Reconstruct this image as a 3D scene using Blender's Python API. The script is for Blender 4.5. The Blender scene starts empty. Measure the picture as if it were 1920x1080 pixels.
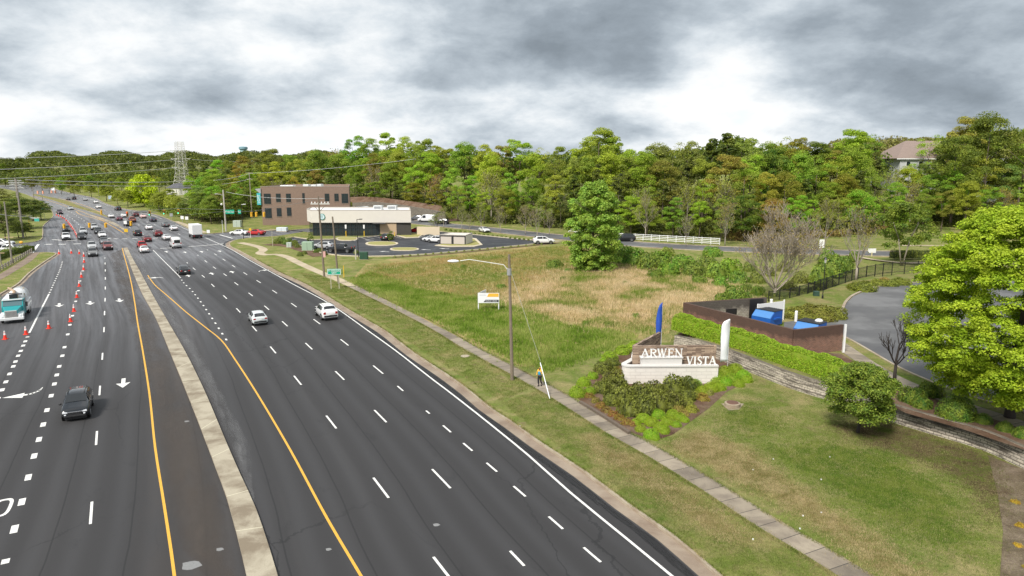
import bpy, math, random
import numpy as np
from mathutils import Vector, Matrix
from mathutils.geometry import delaunay_2d_cdt
S = bpy.context.scene
R = math.radians
# ------------------------------------------------------------------ camera
F, HOR, CH = 1300.0, 303.0, 19.5
PIT = math.atan((540 - HOR) / F)
cam = bpy.data.objects.new('camera', bpy.data.cameras.new('camera')); S.collection.objects.link(cam)
cam.location = (0, 0, CH); cam.rotation_euler = (R(90) - PIT, 0, 0)
cam.data.sensor_width = 36; cam.data.lens = F / 1920 * 36; cam.data.clip_end = 9000; cam.data.clip_start = .5
S.camera = cam
# ------------------------------------------------------------------ light
S.view_settings.view_transform = 'Standard'; S.view_settings.look = 'None'; S.view_settings.exposure = 0.2; S.view_settings.gamma = 1
S.cycles.max_bounces = 6; S.cycles.diffuse_bounces = 3; S.cycles.transparent_max_bounces = 6
SUN_EL, SUN_AZ = R(48), R(212)      # azimuth clockwise from +Y
sun = bpy.data.objects.new('sun', bpy.data.lights.new('sun', 'SUN')); S.collection.objects.link(sun)
sun.data.energy = 3.9; sun.data.angle = R(12); sun.data.color = (1, .95, .87)
sd = Vector((math.sin(SUN_AZ) * math.cos(SUN_EL), math.cos(SUN_AZ) * math.cos(SUN_EL), math.sin(SUN_EL)))
sun.rotation_euler = sd.to_track_quat('Z', 'Y').to_euler()
W = bpy.data.worlds.new('World'); S.world = W; W.use_nodes = True
def pdir(px, py):
    x = (px - 960) / F; y = -(py - 540) / F
    v = Vector((x, math.cos(PIT) + y * math.sin(PIT), -math.sin(PIT) + y * math.cos(PIT))); return v.normalized()
def nn(nt, t, **k):
    n = nt.nodes.new(t)
    for a, b in k.items(): setattr(n, a, b)
    return n
def math_(nt, op, a, b=None, c=None, clamp=False):
    n = nn(nt, 'ShaderNodeMath', operation=op); n.use_clamp = clamp
    for i, v in enumerate((a, b, c)):
        if v is None: continue
        if isinstance(v, (int, float)): n.inputs[i].default_value = v
        else: nt.links.new(v, n.inputs[i])
    return n.outputs[0]
def ramp(nt, fac, stops, interp='LINEAR'):
    n = nn(nt, 'ShaderNodeValToRGB'); e = n.color_ramp.elements; n.color_ramp.interpolation = interp
    while len(e) < len(stops): e.new(.5)
    for el, (p, c) in zip(e, stops):
        el.position = p; el.color = (c, c, c, 1) if isinstance(c, (int, float)) else (*c[:3], 1)
    nt.links.new(fac, n.inputs[0]); return n.outputs[0]
def mixc(nt, fac, a, b, mode='MIX'):
    n = nn(nt, 'ShaderNodeMix', data_type='RGBA', blend_type=mode)
    for s, v in ((0, fac), (6, a), (7, b)):
        if isinstance(v, (int, float)): n.inputs[s].default_value = v
        elif isinstance(v, tuple): n.inputs[s].default_value = (*v[:3], 1)
        else: nt.links.new(v, n.inputs[s])
    return n.outputs[2]
def noise(nt, vec, scale, detail=4, rough=.55, dist=0, out=0):
    n = nn(nt, 'ShaderNodeTexNoise'); n.inputs['Scale'].default_value = scale; n.inputs['Detail'].default_value = detail
    n.inputs['Roughness'].default_value = rough; n.inputs['Distortion'].default_value = dist
    if vec is not None: nt.links.new(vec, n.inputs['Vector'])
    return n.outputs[out]
def mapping(nt, vec, sc=(1, 1, 1), loc=(0, 0, 0), rot=(0, 0, 0)):
    n = nn(nt, 'ShaderNodeMapping'); n.inputs['Scale'].default_value = sc; n.inputs['Location'].default_value = loc
    n.inputs['Rotation'].default_value = rot; nt.links.new(vec, n.inputs['Vector']); return n.outputs[0]
def world():
    nt = W.node_tree; nt.nodes.clear()
    tc = nn(nt, 'ShaderNodeTexCoord'); d = tc.outputs['Generated']
    sep = nn(nt, 'ShaderNodeSeparateXYZ'); nt.links.new(d, sep.inputs[0])
    z = math_(nt, 'MAXIMUM', sep.outputs[2], 0.0)
    inv = math_(nt, 'DIVIDE', 1, math_(nt, 'ADD', z, .20))
    comb = nn(nt, 'ShaderNodeCombineXYZ')
    nt.links.new(math_(nt, 'MULTIPLY', sep.outputs[0], inv), comb.inputs[0]); nt.links.new(math_(nt, 'MULTIPLY', sep.outputs[1], inv), comb.inputs[1])
    uv = comb.outputs[0]
    n1 = noise(nt, mapping(nt, uv, (1, 1, 1), (CLX, CLY, 0)), .62, 3, .42, .1)
    i2 = math_(nt, 'DIVIDE', 1, math_(nt, 'ADD', z, .42)); c2 = nn(nt, 'ShaderNodeCombineXYZ')
    nt.links.new(math_(nt, 'MULTIPLY', sep.outputs[0], i2), c2.inputs[0]); nt.links.new(math_(nt, 'MULTIPLY', sep.outputs[1], i2), c2.inputs[1]); nt.links.new(math_(nt, 'MULTIPLY', z, 1.6), c2.inputs[2])
    n2 = noise(nt, mapping(nt, c2.outputs[0], (1, 1, 1), (3.1, 7.7, 0)), 4.6, 11, .60, .1)
    v = math_(nt, 'ADD', math_(nt, 'MULTIPLY', n1, 1.0), math_(nt, 'ADD', math_(nt, 'MULTIPLY', n2, .58), -.09))
    # v: thickness of the deck; bigger = thicker = darker base
    for (px, py, k, w) in BLOBS:
        t = pdir(px, py); dp = nn(nt, 'ShaderNodeVectorMath', operation='DOT_PRODUCT'); nt.links.new(d, dp.inputs[0]); dp.inputs[1].default_value = t
        g = math_(nt, 'POWER', math_(nt, 'MAXIMUM', dp.outputs['Value'], 0.0), k)
        v = math_(nt, 'ADD', v, math_(nt, 'MULTIPLY', g, w))
    hz = math_(nt, 'POWER', math_(nt, 'SUBTRACT', 1, z), 26)
    v = math_(nt, 'SUBTRACT', v, math_(nt, 'MULTIPLY', hz, .16))
    col = ramp(nt, v, [(.38, (.84, .90, .96)), (.50, (.97, .975, .97)), (.59, (.86, .885, .90)), (.68, (.66, .715, .76)), (.77, (.47, .53, .585)), (.89, (.31, .36, .41)), (1.0, (.23, .27, .31))])
    sky = nn(nt, 'ShaderNodeTexSky', sky_type='NISHITA'); sky.sun_disc = False; sky.sun_elevation = SUN_EL; sky.sun_rotation = SUN_AZ
    b1 = nn(nt, 'ShaderNodeBackground'); b1.inputs[1].default_value = .1; nt.links.new(sky.outputs[0], b1.inputs[0])
    b2 = nn(nt, 'ShaderNodeBackground'); b2.inputs[1].default_value = .97; nt.links.new(col, b2.inputs[0])
    mx = nn(nt, 'ShaderNodeMixShader'); nt.links.new(ramp(nt, v, [(.02, 0.0), (.15, 1.0)]), mx.inputs[0])
    nt.links.new(b1.outputs[0], mx.inputs[1]); nt.links.new(b2.outputs[0], mx.inputs[2])
    o = nn(nt, 'ShaderNodeOutputWorld'); nt.links.new(mx.outputs[0], o.inputs[0])
CLX, CLY = 1.3, 4.2
BLOBS = [(1080, -10, 30, .09), (1180, 70, 200, .07), (860, 0, 150, .06), (1760, 40, 60, .07), (1780, 190, 260, .07), (1385, 165, 300, -.17), (1290, 200, 500, -.05), (120, 60, 50, -.03), (330, 150, 300, .07), (480, 190, 900, -.10), (620, 240, 500, -.08), (90, 238, 900, .07), (1560, 215, 300, .03), (230, 225, 900, -.08)]
world()
# ------------------------------------------------------------------ helpers: picture point -> place on the ground
def G(px, py, z=0.0):
    x = (px - 960) / F; y = -(py - 540) / F
    d = (x, math.cos(PIT) + y * math.sin(PIT), -math.sin(PIT) + y * math.cos(PIT)); t = (z - CH) / d[2]
    return Vector((d[0] * t, d[1] * t, z))
def H(px, pyb, pyt, z=0.0):
    """height above z of a thing standing at (px, pyb) whose top reaches pyt"""
    return HY(G(px, pyb, z).y, pyt) - z
def HY(Y, pyt):
    k = (540 - pyt) / F; return CH + (k * Y * math.cos(PIT) - Y * math.sin(PIT)) / (math.cos(PIT) + k * math.sin(PIT))
def XY(px, Y, z=0.0):
    """world x for picture column px at depth Y, height z"""
    return (px - 960) / F * (Y * math.cos(PIT) + (CH - z) * math.sin(PIT))
class MB:
    def __init__(s): s.v = []; s.f = []
    def add(s, vs, fs):
        o = len(s.v); s.v += [tuple(v) for v in vs]; s.f += [tuple(i + o for i in f) for f in fs]; return s
    def box(s, x0, x1, y0, y1, z0, z1, M=None, taper=1.0):
        cx, cy = (x0 + x1) / 2, (y0 + y1) / 2; t = taper
        v = [(x0, y0, z0), (x1, y0, z0), (x1, y1, z0), (x0, y1, z0)] + [(cx + (x - cx) * t, cy + (y - cy) * t, z1) for x, y in ((x0, y0), (x1, y0), (x1, y1), (x0, y1))]
        if M is not None: v = [M @ Vector(p) for p in v]
        return s.add(v, [(0, 3, 2, 1), (4, 5, 6, 7), (0, 1, 5, 4), (1, 2, 6, 5), (2, 3, 7, 6), (3, 0, 4, 7)])
    def tube(s, a, b, r0, r1=None, n=6, cap=True):
        a = Vector(a); b = Vector(b); r1 = r0 if r1 is None else r1; d = (b - a)
        if d.length < 1e-6: return s
        q = d.to_track_quat('Z', 'Y'); vs = []
        for c, r in ((a, r0), (b, r1)):
            for i in range(n):
                t = 2 * math.pi * i / n; vs.append(c + q @ Vector((math.cos(t) * r, math.sin(t) * r, 0)))
        fs = [(i, (i + 1) % n, n + (i + 1) % n, n + i) for i in range(n)]
        if cap: fs += [tuple(range(n - 1, -1, -1)), tuple(range(n, 2 * n))]
        return s.add(vs, fs)
    def path(s, pts, r, n=6):
        for a, b in zip(pts[:-1], pts[1:]): s.tube(a, b, r, r, n)
        return s
    def prism(s, pts, z0, z1):
        n = len(pts); vs = [(p[0], p[1], z0) for p in pts] + [(p[0], p[1], z1) for p in pts]
        return s.add(vs, [tuple(range(n - 1, -1, -1)), tuple(range(n, 2 * n))] + [(i, (i + 1) % n, n + (i + 1) % n, n + i) for i in range(n)])
    def lathe(s, prof, n=16, c=(0, 0, 0), M=None):
        vs = []
        for r, z in prof:
            for i in range(n):
                t = 2 * math.pi * i / n; p = Vector((c[0] + r * math.cos(t), c[1] + r * math.sin(t), c[2] + z)); vs.append(M @ p if M is not None else p)
        m = len(prof); fs = [(k * n + i, k * n + (i + 1) % n, (k + 1) * n + (i + 1) % n, (k + 1) * n + i) for k in range(m - 1) for i in range(n)]
        fs += [tuple(range(n - 1, -1, -1)), tuple(range((m - 1) * n, m * n))]
        return s.add(vs, fs)
    def ball(s, c, r, n=10, m=6):
        if isinstance(r, (int, float)): r = (r, r, r)
        vs = [(c[0], c[1], c[2] - r[2])]
        for k in range(1, m):
            p = -math.pi / 2 + math.pi * k / m
            for i in range(n):
                t = 2 * math.pi * i / n; vs.append((c[0] + r[0] * math.cos(p) * math.cos(t), c[1] + r[1] * math.cos(p) * math.sin(t), c[2] + r[2] * math.sin(p)))
        vs.append((c[0], c[1], c[2] + r[2])); e = len(vs) - 1
        fs = [(0, 1 + (i + 1) % n, 1 + i) for i in range(n)] + [(1 + k * n + i, 1 + k * n + (i + 1) % n, 1 + (k + 1) * n + (i + 1) % n, 1 + (k + 1) * n + i) for k in range(m - 2) for i in range(n)]
        fs += [(1 + (m - 2) * n + i, 1 + (m - 2) * n + (i + 1) % n, e) for i in range(n)]
        return s.add(vs, fs)
    def build(s, name, mat, parent=None, smooth=False, bevel=0):
        me = bpy.data.meshes.new(name); me.from_pydata(s.v, [], s.f); me.update()
        return link(name, me, mat, parent, smooth, bevel)
def link(name, me, mat, parent=None, smooth=False, bevel=0):
    if mat is not None and not me.materials: me.materials.append(mat)
    if smooth: me.polygons.foreach_set('use_smooth', [True] * len(me.polygons))
    o = bpy.data.objects.new(name, me); S.collection.objects.link(o)
    if parent is not None: o.parent = parent
    if bevel:
        b = o.modifiers.new('bevel', 'BEVEL'); b.width = bevel; b.segments = 2; b.limit_method = 'ANGLE'
    return o
def npmesh(name, V, Fc, k):
    """fast mesh: V (n,3), Fc flat index array of k-gons"""
    me = bpy.data.meshes.new(name); V = np.asarray(V, np.float32); Fc = np.asarray(Fc, np.int32).ravel(); nf = len(Fc) // k
    me.vertices.add(len(V)); me.vertices.foreach_set('co', V.ravel()); me.loops.add(len(Fc)); me.loops.foreach_set('vertex_index', Fc)
    me.polygons.add(nf); me.polygons.foreach_set('loop_start', np.arange(nf, dtype=np.int32) * k); me.polygons.foreach_set('loop_total', np.full(nf, k, np.int32))
    me.update(calc_edges=True); return me
def thing(name, label, cat, loc=(0, 0, 0), rz=0, group=None):
    o = bpy.data.objects.new(name, None); S.collection.objects.link(o); o.location = loc; o.rotation_euler = (0, 0, rz); o.empty_display_size = .2
    return tag(o, label, cat, group)
def tag(o, label, cat, group=None):
    o['label'] = label; o['category'] = cat
    if group: o['group'] = group
    return o
def struct(o): o['kind'] = 'structure'; return o
def stuff(o, label, cat): o['kind'] = 'stuff'; o['label'] = label; o['category'] = cat; return o
def dup(root, loc, rz=0, label=None, group=None, scale=None, color=None, hide=()):
    def cp(o, par):
        c = o.copy(); S.collection.objects.link(c); c.parent = par
        if color is not None and o.get('painted'): c.color = (*color, 1)
        for ch in KIDS.get(o.name, ()):
            cp(ch, c)
        return c
    r = cp(root, None); r.location = loc; r.rotation_euler = (0, 0, rz)
    if label: r['label'] = label
    if group: r['group'] = group
    elif 'group' in r and label: pass
    if scale is not None: r.scale = (scale,) * 3 if isinstance(scale, (int, float)) else scale
    return r
KIDS = {}
def index_kids(root):
    KIDS[root.name] = list(root.children)
    for c in root.children: index_kids(c)
def smoothline(pts, step=2.0, closed=False):
    """Catmull-Rom through 3-D points, resampled about every step metres"""
    P = [np.array(p, float) for p in pts]; P = [2 * P[0] - P[1]] + P + [2 * P[-1] - P[-2]]; out = []
    for i in range(1, len(P) - 2):
        a, b, c, d = P[i - 1:i + 3]; n = max(2, int(np.linalg.norm(c - b) / step))
        ta = 0; tb = ta + max(1e-3, np.linalg.norm(b - a)) ** .5; tcc = tb + max(1e-3, np.linalg.norm(c - b)) ** .5; td = tcc + max(1e-3, np.linalg.norm(d - c)) ** .5
        for t in np.linspace(tb, tcc, n, endpoint=False):
            A1 = (tb - t) / (tb - ta) * a + (t - ta) / (tb - ta) * b; A2 = (tcc - t) / (tcc - tb) * b + (t - tb) / (tcc - tb) * c; A3 = (td - t) / (td - tcc) * c + (t - tcc) / (td - tcc) * d
            B1 = (tcc - t) / (tcc - ta) * A1 + (t - ta) / (tcc - ta) * A2; B2 = (td - t) / (td - tb) * A2 + (t - tb) / (td - tb) * A3
            out.append((tcc - t) / (tcc - tb) * B1 + (t - tb) / (tcc - tb) * B2)
    out.append(P[-2]); return np.array(out)
def L(pts, z=0.0, step=2.0): return smoothline([G(a, b, z) for a, b in pts], step)
def normals2(P):
    t = np.gradient(P[:, :2], axis=0); t /= np.linalg.norm(t, axis=1)[:, None] + 1e-9; return np.c_[-t[:, 1], t[:, 0]]
def strip(mb, P, w0, w1, z0=None):
    """flat ribbon along P between lateral offsets w0..w1 (left positive)"""
    n = normals2(P); a = P[:, :2] + n * w0; b = P[:, :2] + n * w1; z = P[:, 2] if z0 is None else np.full(len(P), z0)
    vs = [(*a[i], z[i]) for i in range(len(P))] + [(*b[i], z[i]) for i in range(len(P))]; m = len(P)
    up = w1 > w0
    mb.add(vs, [((i, i + 1, m + i + 1, m + i) if up else (i + 1, i, m + i, m + i + 1)) for i in range(m - 1)]); return mb
def kerb(mb, P, w0, w1, z0, z1):
    n = normals2(P); a = P[:, :2] + n * w0; b = P[:, :2] + n * w1; m = len(P)
    vs = [(*a[i], z0) for i in range(m)] + [(*a[i], z1) for i in range(m)] + [(*b[i], z1) for i in range(m)] + [(*b[i], z0) for i in range(m)]
    fs = []
    for i in range(m - 1):
        for k in range(3): fs.append((k * m + i, k * m + i + 1, (k + 1) * m + i + 1, (k + 1) * m + i))
    fs += [(0, m, 2 * m, 3 * m), (m - 1, 4 * m - 1, 3 * m - 1, 2 * m - 1)]
    mb.add(vs, fs); return mb
def cut(P, s0, s1):
    d = np.r_[0, np.cumsum(np.linalg.norm(np.diff(P[:, :2], axis=0), axis=1))]; s0 = max(s0, 0); s1 = min(s1, d[-1])
    if s1 - s0 < .1: return None
    ss = np.r_[s0, d[(d > s0 + .05) & (d < s1 - .05)], s1]; return np.array([[np.interp(s, d, P[:, k]) for k in range(3)] for s in ss])
def length(P): return float(np.linalg.norm(np.diff(P[:, :2], axis=0), axis=1).sum())
def sheet(name, poly, mat, zf, step, bbox=None, holes=(), uvref=None):
    """polygon filled with a grid, height zf(x,y); poly/holes are lists of 2-D points"""
    pts = [tuple(p[:2]) for p in poly]; edges = [(i, (i + 1) % len(pts)) for i in range(len(pts))]
    P = np.array(pts); x0, y0, x1, y1 = bbox or (P[:, 0].min(), P[:, 1].min(), P[:, 0].max(), P[:, 1].max())
    gx, gy = np.meshgrid(np.arange(x0, x1, step), np.arange(y0, y1, step)); g = np.c_[gx.ravel(), gy.ravel()].astype(float)
    g[:, 0] += (np.arange(len(g)) % 7) * .01 * step
    ins = inside(g, P); g = g[ins]
    allp = [Vector(p) for p in pts] + [Vector((float(a), float(b))) for a, b in g]
    v, e, f, *_ = delaunay_2d_cdt(allp, edges, [], 1, 1e-4)
    V = [(p.x, p.y, zf(p.x, p.y)) for p in v]
    me = bpy.data.meshes.new(name); me.from_pydata(V, [], [tuple(x) for x in f]); me.update()
    if uvref is not None:
        s, t = project_ref(np.array(V)[:, :2], uvref); uv = me.uv_layers.new(name='road'); li = np.zeros(len(me.loops), np.int32); me.loops.foreach_get('vertex_index', li)
        uv.data.foreach_set('uv', np.c_[s[li], t[li]].astype(np.float32).ravel())
    return link(name, me, mat, smooth=True)
def inside(g, P):
    r = np.zeros(len(g), bool); j = len(P) - 1
    for i in range(len(P)):
        xi, yi = P[i]; xj, yj = P[j]
        c = ((yi > g[:, 1]) != (yj > g[:, 1])) & (g[:, 0] < (xj - xi) * (g[:, 1] - yi) / ((yj - yi) or 1e-9) + xi); r ^= c; j = i
    return r
def project_ref(q, Rf):
    A = Rf[:-1, :2]; B = Rf[1:, :2]; D = B - A; ln = np.linalg.norm(D, axis=1); cs = np.r_[0, np.cumsum(ln)]; best = np.full(len(q), 1e9); s = np.zeros(len(q)); t = np.zeros(len(q))
    for i in range(len(A)):
        w = q - A[i]; u = (w @ D[i]) / ln[i] ** 2; uc = np.clip(u, 0 if i else -9, 1 if i < len(A) - 1 else 9); d = np.linalg.norm(w - uc[:, None] * D[i], axis=1); m = d < best
        best[m] = d[m]; s[m] = cs[i] + uc[m] * ln[i]; t[m] = ((D[i, 0] * w[:, 1] - D[i, 1] * w[:, 0]) / ln[i])[m]
    return s, t
# ------------------------------------------------------------------ materials
MATS = {}
def mat(name, col=(.5, .5, .5), rough=.7, metal=0, spec=.5, var=0, vscale=3.0, bump=0, emit=0, painted=False, coat=0, trans=0):
    if name in MATS: return MATS[name]
    m = bpy.data.materials.new(name); m.use_nodes = True; nt = m.node_tree; b = nt.nodes['Principled BSDF']
    b.inputs['Base Color'].default_value = (*col, 1); b.inputs['Roughness'].default_value = rough; b.inputs['Metallic'].default_value = metal; b.inputs['Specular IOR Level'].default_value = spec
    b.inputs['Coat Weight'].default_value = coat
    if painted:
        oi = nn(nt, 'ShaderNodeObjectInfo'); nt.links.new(oi.outputs['Color'], b.inputs['Base Color'])
    if var:
        tc = nn(nt, 'ShaderNodeTexCoord'); n = noise(nt, tc.outputs['Object'], vscale, 5, .6)
        f = math_(nt, 'ADD', math_(nt, 'MULTIPLY', n, 2 * var), 1 - var); src = b.inputs['Base Color'].links[0].from_socket if painted else tuple(col)
        nt.links.new(mixc(nt, 1.0, src, f, 'MULTIPLY'), b.inputs['Base Color'])
    if bump:
        tc = nn(nt, 'ShaderNodeTexCoord'); bp = nn(nt, 'ShaderNodeBump'); bp.inputs['Strength'].default_value = bump; bp.inputs['Distance'].default_value = .03
        nt.links.new(noise(nt, tc.outputs['Object'], vscale * 8, 4), bp.inputs['Height']); nt.links.new(bp.outputs[0], b.inputs['Normal'])
    if emit: b.inputs['Emission Color'].default_value = (*col, 1); b.inputs['Emission Strength'].default_value = emit
    MATS[name] = m; return m
def nodemat(name):
    m = bpy.data.materials.new(name); m.use_nodes = True; MATS[name] = m; return m, m.node_tree, m.node_tree.nodes['Principled BSDF']
def pos(nt): return nn(nt, 'ShaderNodeNewGeometry').outputs['Position']
def m_grass(name, cols, dry, bare, sc=1.0, thr=(.42, .6)):
    m, nt, b = nodemat(name); p = pos(nt)
    c = ramp(nt, noise(nt, p, .16 * sc, 6, .65), [(.32, cols[0]), (.5, cols[1]), (.68, cols[2])])
    c = mixc(nt, ramp(nt, noise(nt, mapping(nt, p, loc=(31, 7, 0)), .3 * sc, 7, .7, .4), [(thr[0], 0.0), (thr[1], .9)]), c, dry)
    c = mixc(nt, ramp(nt, noise(nt, mapping(nt, p, loc=(3, 57, 0)), .5 * sc, 7, .75, .3), [(.56, 0.0), (.68, .75)]), c, bare)
    c = mixc(nt, ramp(nt, noise(nt, mapping(nt, p, loc=(13, 5, 0)), 2.2, 8, .85, .2), [(.50, 0.0), (.66, .6)]), c, bare)
    f = math_(nt, 'ADD', math_(nt, 'MULTIPLY', noise(nt, p, 6.0, 6, .85), 2.0), .02)
    c = mixc(nt, 1.0, c, f, 'MULTIPLY')
    nt.links.new(c, b.inputs['Base Color']); b.inputs['Roughness'].default_value = .95; b.inputs['Specular IOR Level'].default_value = .15
    bp = nn(nt, 'ShaderNodeBump'); bp.inputs['Strength'].default_value = .8; bp.inputs['Distance'].default_value = .12
    nt.links.new(noise(nt, p, 9, 5, .8), bp.inputs['Height']); nt.links.new(bp.outputs[0], b.inputs['Normal']); return m
def m_leaf(name, sc=.6, trans=.34, var=.38, tip=None):
    """foliage: the object's own colour varied leaf by leaf (a stored random value) and clump by clump"""
    m, nt, b = nodemat(name); oi = nn(nt, 'ShaderNodeObjectInfo'); tc = nn(nt, 'ShaderNodeTexCoord'); at = nn(nt, 'ShaderNodeAttribute'); at.attribute_name = 'rnd'
    c = mixc(nt, ramp(nt, noise(nt, tc.outputs['Object'], sc, 3), [(.35, 0.0), (.65, .55)]), oi.outputs['Color'], (.36, .40, .05) if tip is None else tip)
    f = math_(nt, 'ADD', math_(nt, 'MULTIPLY', at.outputs['Fac'], 2 * var), 1 - var)
    c = mixc(nt, 1.0, c, f, 'MULTIPLY')
    nt.links.new(c, b.inputs['Base Color']); b.inputs['Roughness'].default_value = .6; b.inputs['Specular IOR Level'].default_value = .25
    tr = nn(nt, 'ShaderNodeBsdfTranslucent'); nt.links.new(mixc(nt, 1.0, c, (1.2, 1.25, .6), 'MULTIPLY'), tr.inputs[0]); mx = nn(nt, 'ShaderNodeMixShader'); mx.inputs[0].default_value = trans
    nt.links.new(b.outputs[0], mx.inputs[1]); nt.links.new(tr.outputs[0], mx.inputs[2]); nt.links.new(mx.outputs[0], nt.nodes['Material Output'].inputs[0]); return m
def m_concrete(name, col, stain, sc=.8, joint=None):
    m, nt, b = nodemat(name); p = pos(nt)
    c = mixc(nt, ramp(nt, noise(nt, p, sc, 7, .65, .5), [(.42, 0.0), (.62, .85)]), col, stain)
    c = mixc(nt, 1.0, c, math_(nt, 'ADD', math_(nt, 'MULTIPLY', noise(nt, p, 14, 4, .7), .5), .75), 'MULTIPLY')
    if joint:
        uv = nn(nt, 'ShaderNodeUVMap'); uv.uv_map = 'road'; sp = nn(nt, 'ShaderNodeSeparateXYZ'); nt.links.new(uv.outputs[0], sp.inputs[0])
        cell = math_(nt, 'DIVIDE', sp.outputs[0], joint); fr = math_(nt, 'FRACT', cell); wn = nn(nt, 'ShaderNodeTexWhiteNoise', noise_dimensions='1D'); nt.links.new(math_(nt, 'FLOOR', cell), wn.inputs['W'])
        c = mixc(nt, 1.0, c, math_(nt, 'ADD', math_(nt, 'MULTIPLY', wn.outputs['Value'], .4), .8), 'MULTIPLY')
        c = mixc(nt, math_(nt, 'LESS_THAN', fr, .03), c, (.05, .045, .04))
    nt.links.new(c, b.inputs['Base Color']); b.inputs['Roughness'].default_value = .85; return m
def m_asphalt(name, base, tint, wet):
    m, nt, b = nodemat(name); p = pos(nt); uv = nn(nt, 'ShaderNodeUVMap'); uv.uv_map = 'road'; u = uv.outputs[0]
    st = noise(nt, mapping(nt, u, (.02, .5, 1)), 1.0, 3, .5, 0)
    st2 = noise(nt, mapping(nt, u, (.035, 1.5, 1), (9, 4, 0)), 1.0, 4, .6)
    c = ramp(nt, st, [(.3, base), (.6, tuple(x * 1.12 for x in base)), (.85, tint)])
    sp = nn(nt, 'ShaderNodeSeparateXYZ'); nt.links.new(u, sp.inputs[0])
    # wheel tracks worn paler, two per lane
    tr = math_(nt, 'ABSOLUTE', math_(nt, 'SINE', math_(nt, 'MULTIPLY', math_(nt, 'ADD', sp.outputs[1], .4), math.pi / 1.83)))
    c = mixc(nt, math_(nt, 'MULTIPLY', math_(nt, 'POWER', tr, 3), .28), c, (.062, .062, .066))
    # sealed cracks, long seams and an odd patch in the older lanes
    vo = nn(nt, 'ShaderNodeTexVoronoi'); vo.feature = 'DISTANCE_TO_EDGE'; vo.inputs['Scale'].default_value = 1.0; wv = nn(nt, 'ShaderNodeVectorMath', operation='ADD'); nt.links.new(mapping(nt, u, (.06, .16, 1)), wv.inputs[0]); wn2 = nn(nt, 'ShaderNodeVectorMath', operation='SCALE'); nt.links.new(noise(nt, u, .6, 4, .6, out=1), wn2.inputs[0]); wn2.inputs['Scale'].default_value = .16; nt.links.new(wn2.outputs[0], wv.inputs[1]); nt.links.new(wv.outputs[0], vo.inputs['Vector'])
    crack = math_(nt, 'MULTIPLY', math_(nt, 'LESS_THAN', vo.outputs['Distance'], .006), ramp(nt, noise(nt, mapping(nt, u, (.03, .12, 1), (5, 5, 0)), 1.0, 3), [(.47, 0.0), (.62, .5)]))
    c = mixc(nt, crack, c, (.008, .008, .009))
    seam = math_(nt, 'LESS_THAN', math_(nt, 'ABSOLUTE', math_(nt, 'SUBTRACT', math_(nt, 'FRACT', math_(nt, 'DIVIDE', math_(nt, 'ADD', sp.outputs[1], math_(nt, 'MULTIPLY', noise(nt, mapping(nt, u, (.1, 0, 1)), 1.0, 3), .3)), 3.66)), .5)), .012)
    c = mixc(nt, math_(nt, 'MULTIPLY', seam, .6), c, (.012, .012, .013))
    oil = ramp(nt, noise(nt, mapping(nt, u, (.25, .6, 1), (7, 1, 0)), 1.0, 5, .7), [(.60, 0.0), (.72, .35)]); c = mixc(nt, oil, c, (.014, .014, .015))
    # brown silt washed along the median
    silt = math_(nt, 'MULTIPLY', ramp(nt, math_(nt, 'ABSOLUTE', math_(nt, 'DIVIDE', math_(nt, 'SUBTRACT', sp.outputs[1], 20.5), 10.0)), [(.0, 1.0), (.32, 0.0)]), ramp(nt, noise(nt, mapping(nt, u, (.12, .5, 1), (1, 8, 0)), 1.0, 5, .65), [(.35, .1), (.65, .75)])); c = mixc(nt, silt, c, (.062, .048, .038))
    # old, wet surface round the junction (s about 120-230 m) : worn streaks and wet sheen put into a paler colour, plus a smoother film of water
    s = sp.outputs[0]; zone = math_(nt, 'MULTIPLY', ramp(nt, math_(nt, 'DIVIDE', s, 600.0), [(WET0, 0.0), (WET1, 1.0)]), 1.0)
    lf = ramp(nt, math_(nt, 'DIVIDE', sp.outputs[1], 60.0), [(.20, 0.0), (.3, .75)])
    zone = math_(nt, 'MAXIMUM', zone, math_(nt, 'MULTIPLY', lf, ramp(nt, math_(nt, 'DIVIDE', s, 600.0), [(.09, 0.0), (.17, .8)])))
    c = mixc(nt, math_(nt, 'MULTIPLY', zone, ramp(nt, st2, [(.38, .25), (.64, .75)])), c, (.20, .20, .215)); c = mixc(nt, ramp(nt, math_(nt, 'DIVIDE', s, 900.0), [(.28, 0.0), (.36, .5)]), c, (.22, .215, .21))  # far road paled as well: its wet gloss is put into the colour
    c = mixc(nt, 1.0, c, math_(nt, 'ADD', math_(nt, 'MULTIPLY', noise(nt, p, 22, 4, .8), .6), .7), 'MULTIPLY')
    nt.links.new(c, b.inputs['Base Color'])
    rg = math_(nt, 'SUBTRACT', .78, math_(nt, 'MULTIPLY', math_(nt, 'MULTIPLY', zone, ramp(nt, noise(nt, mapping(nt, u, (.05, .7, 1), (2, 2, 0)), 1.0, 5, .6), [(.4, 0.0), (.6, 1.0)])), wet))
    nt.links.new(rg, b.inputs['Roughness']); b.inputs['Specular IOR Level'].default_value = .5
    bp = nn(nt, 'ShaderNodeBump'); bp.inputs['Strength'].default_value = .25; bp.inputs['Distance'].default_value = .01; nt.links.new(noise(nt, p, 60, 2, .7), bp.inputs['Height']); nt.links.new(bp.outputs[0], b.inputs['Normal'])
    return m
WET0, WET1 = .19, .26
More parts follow.
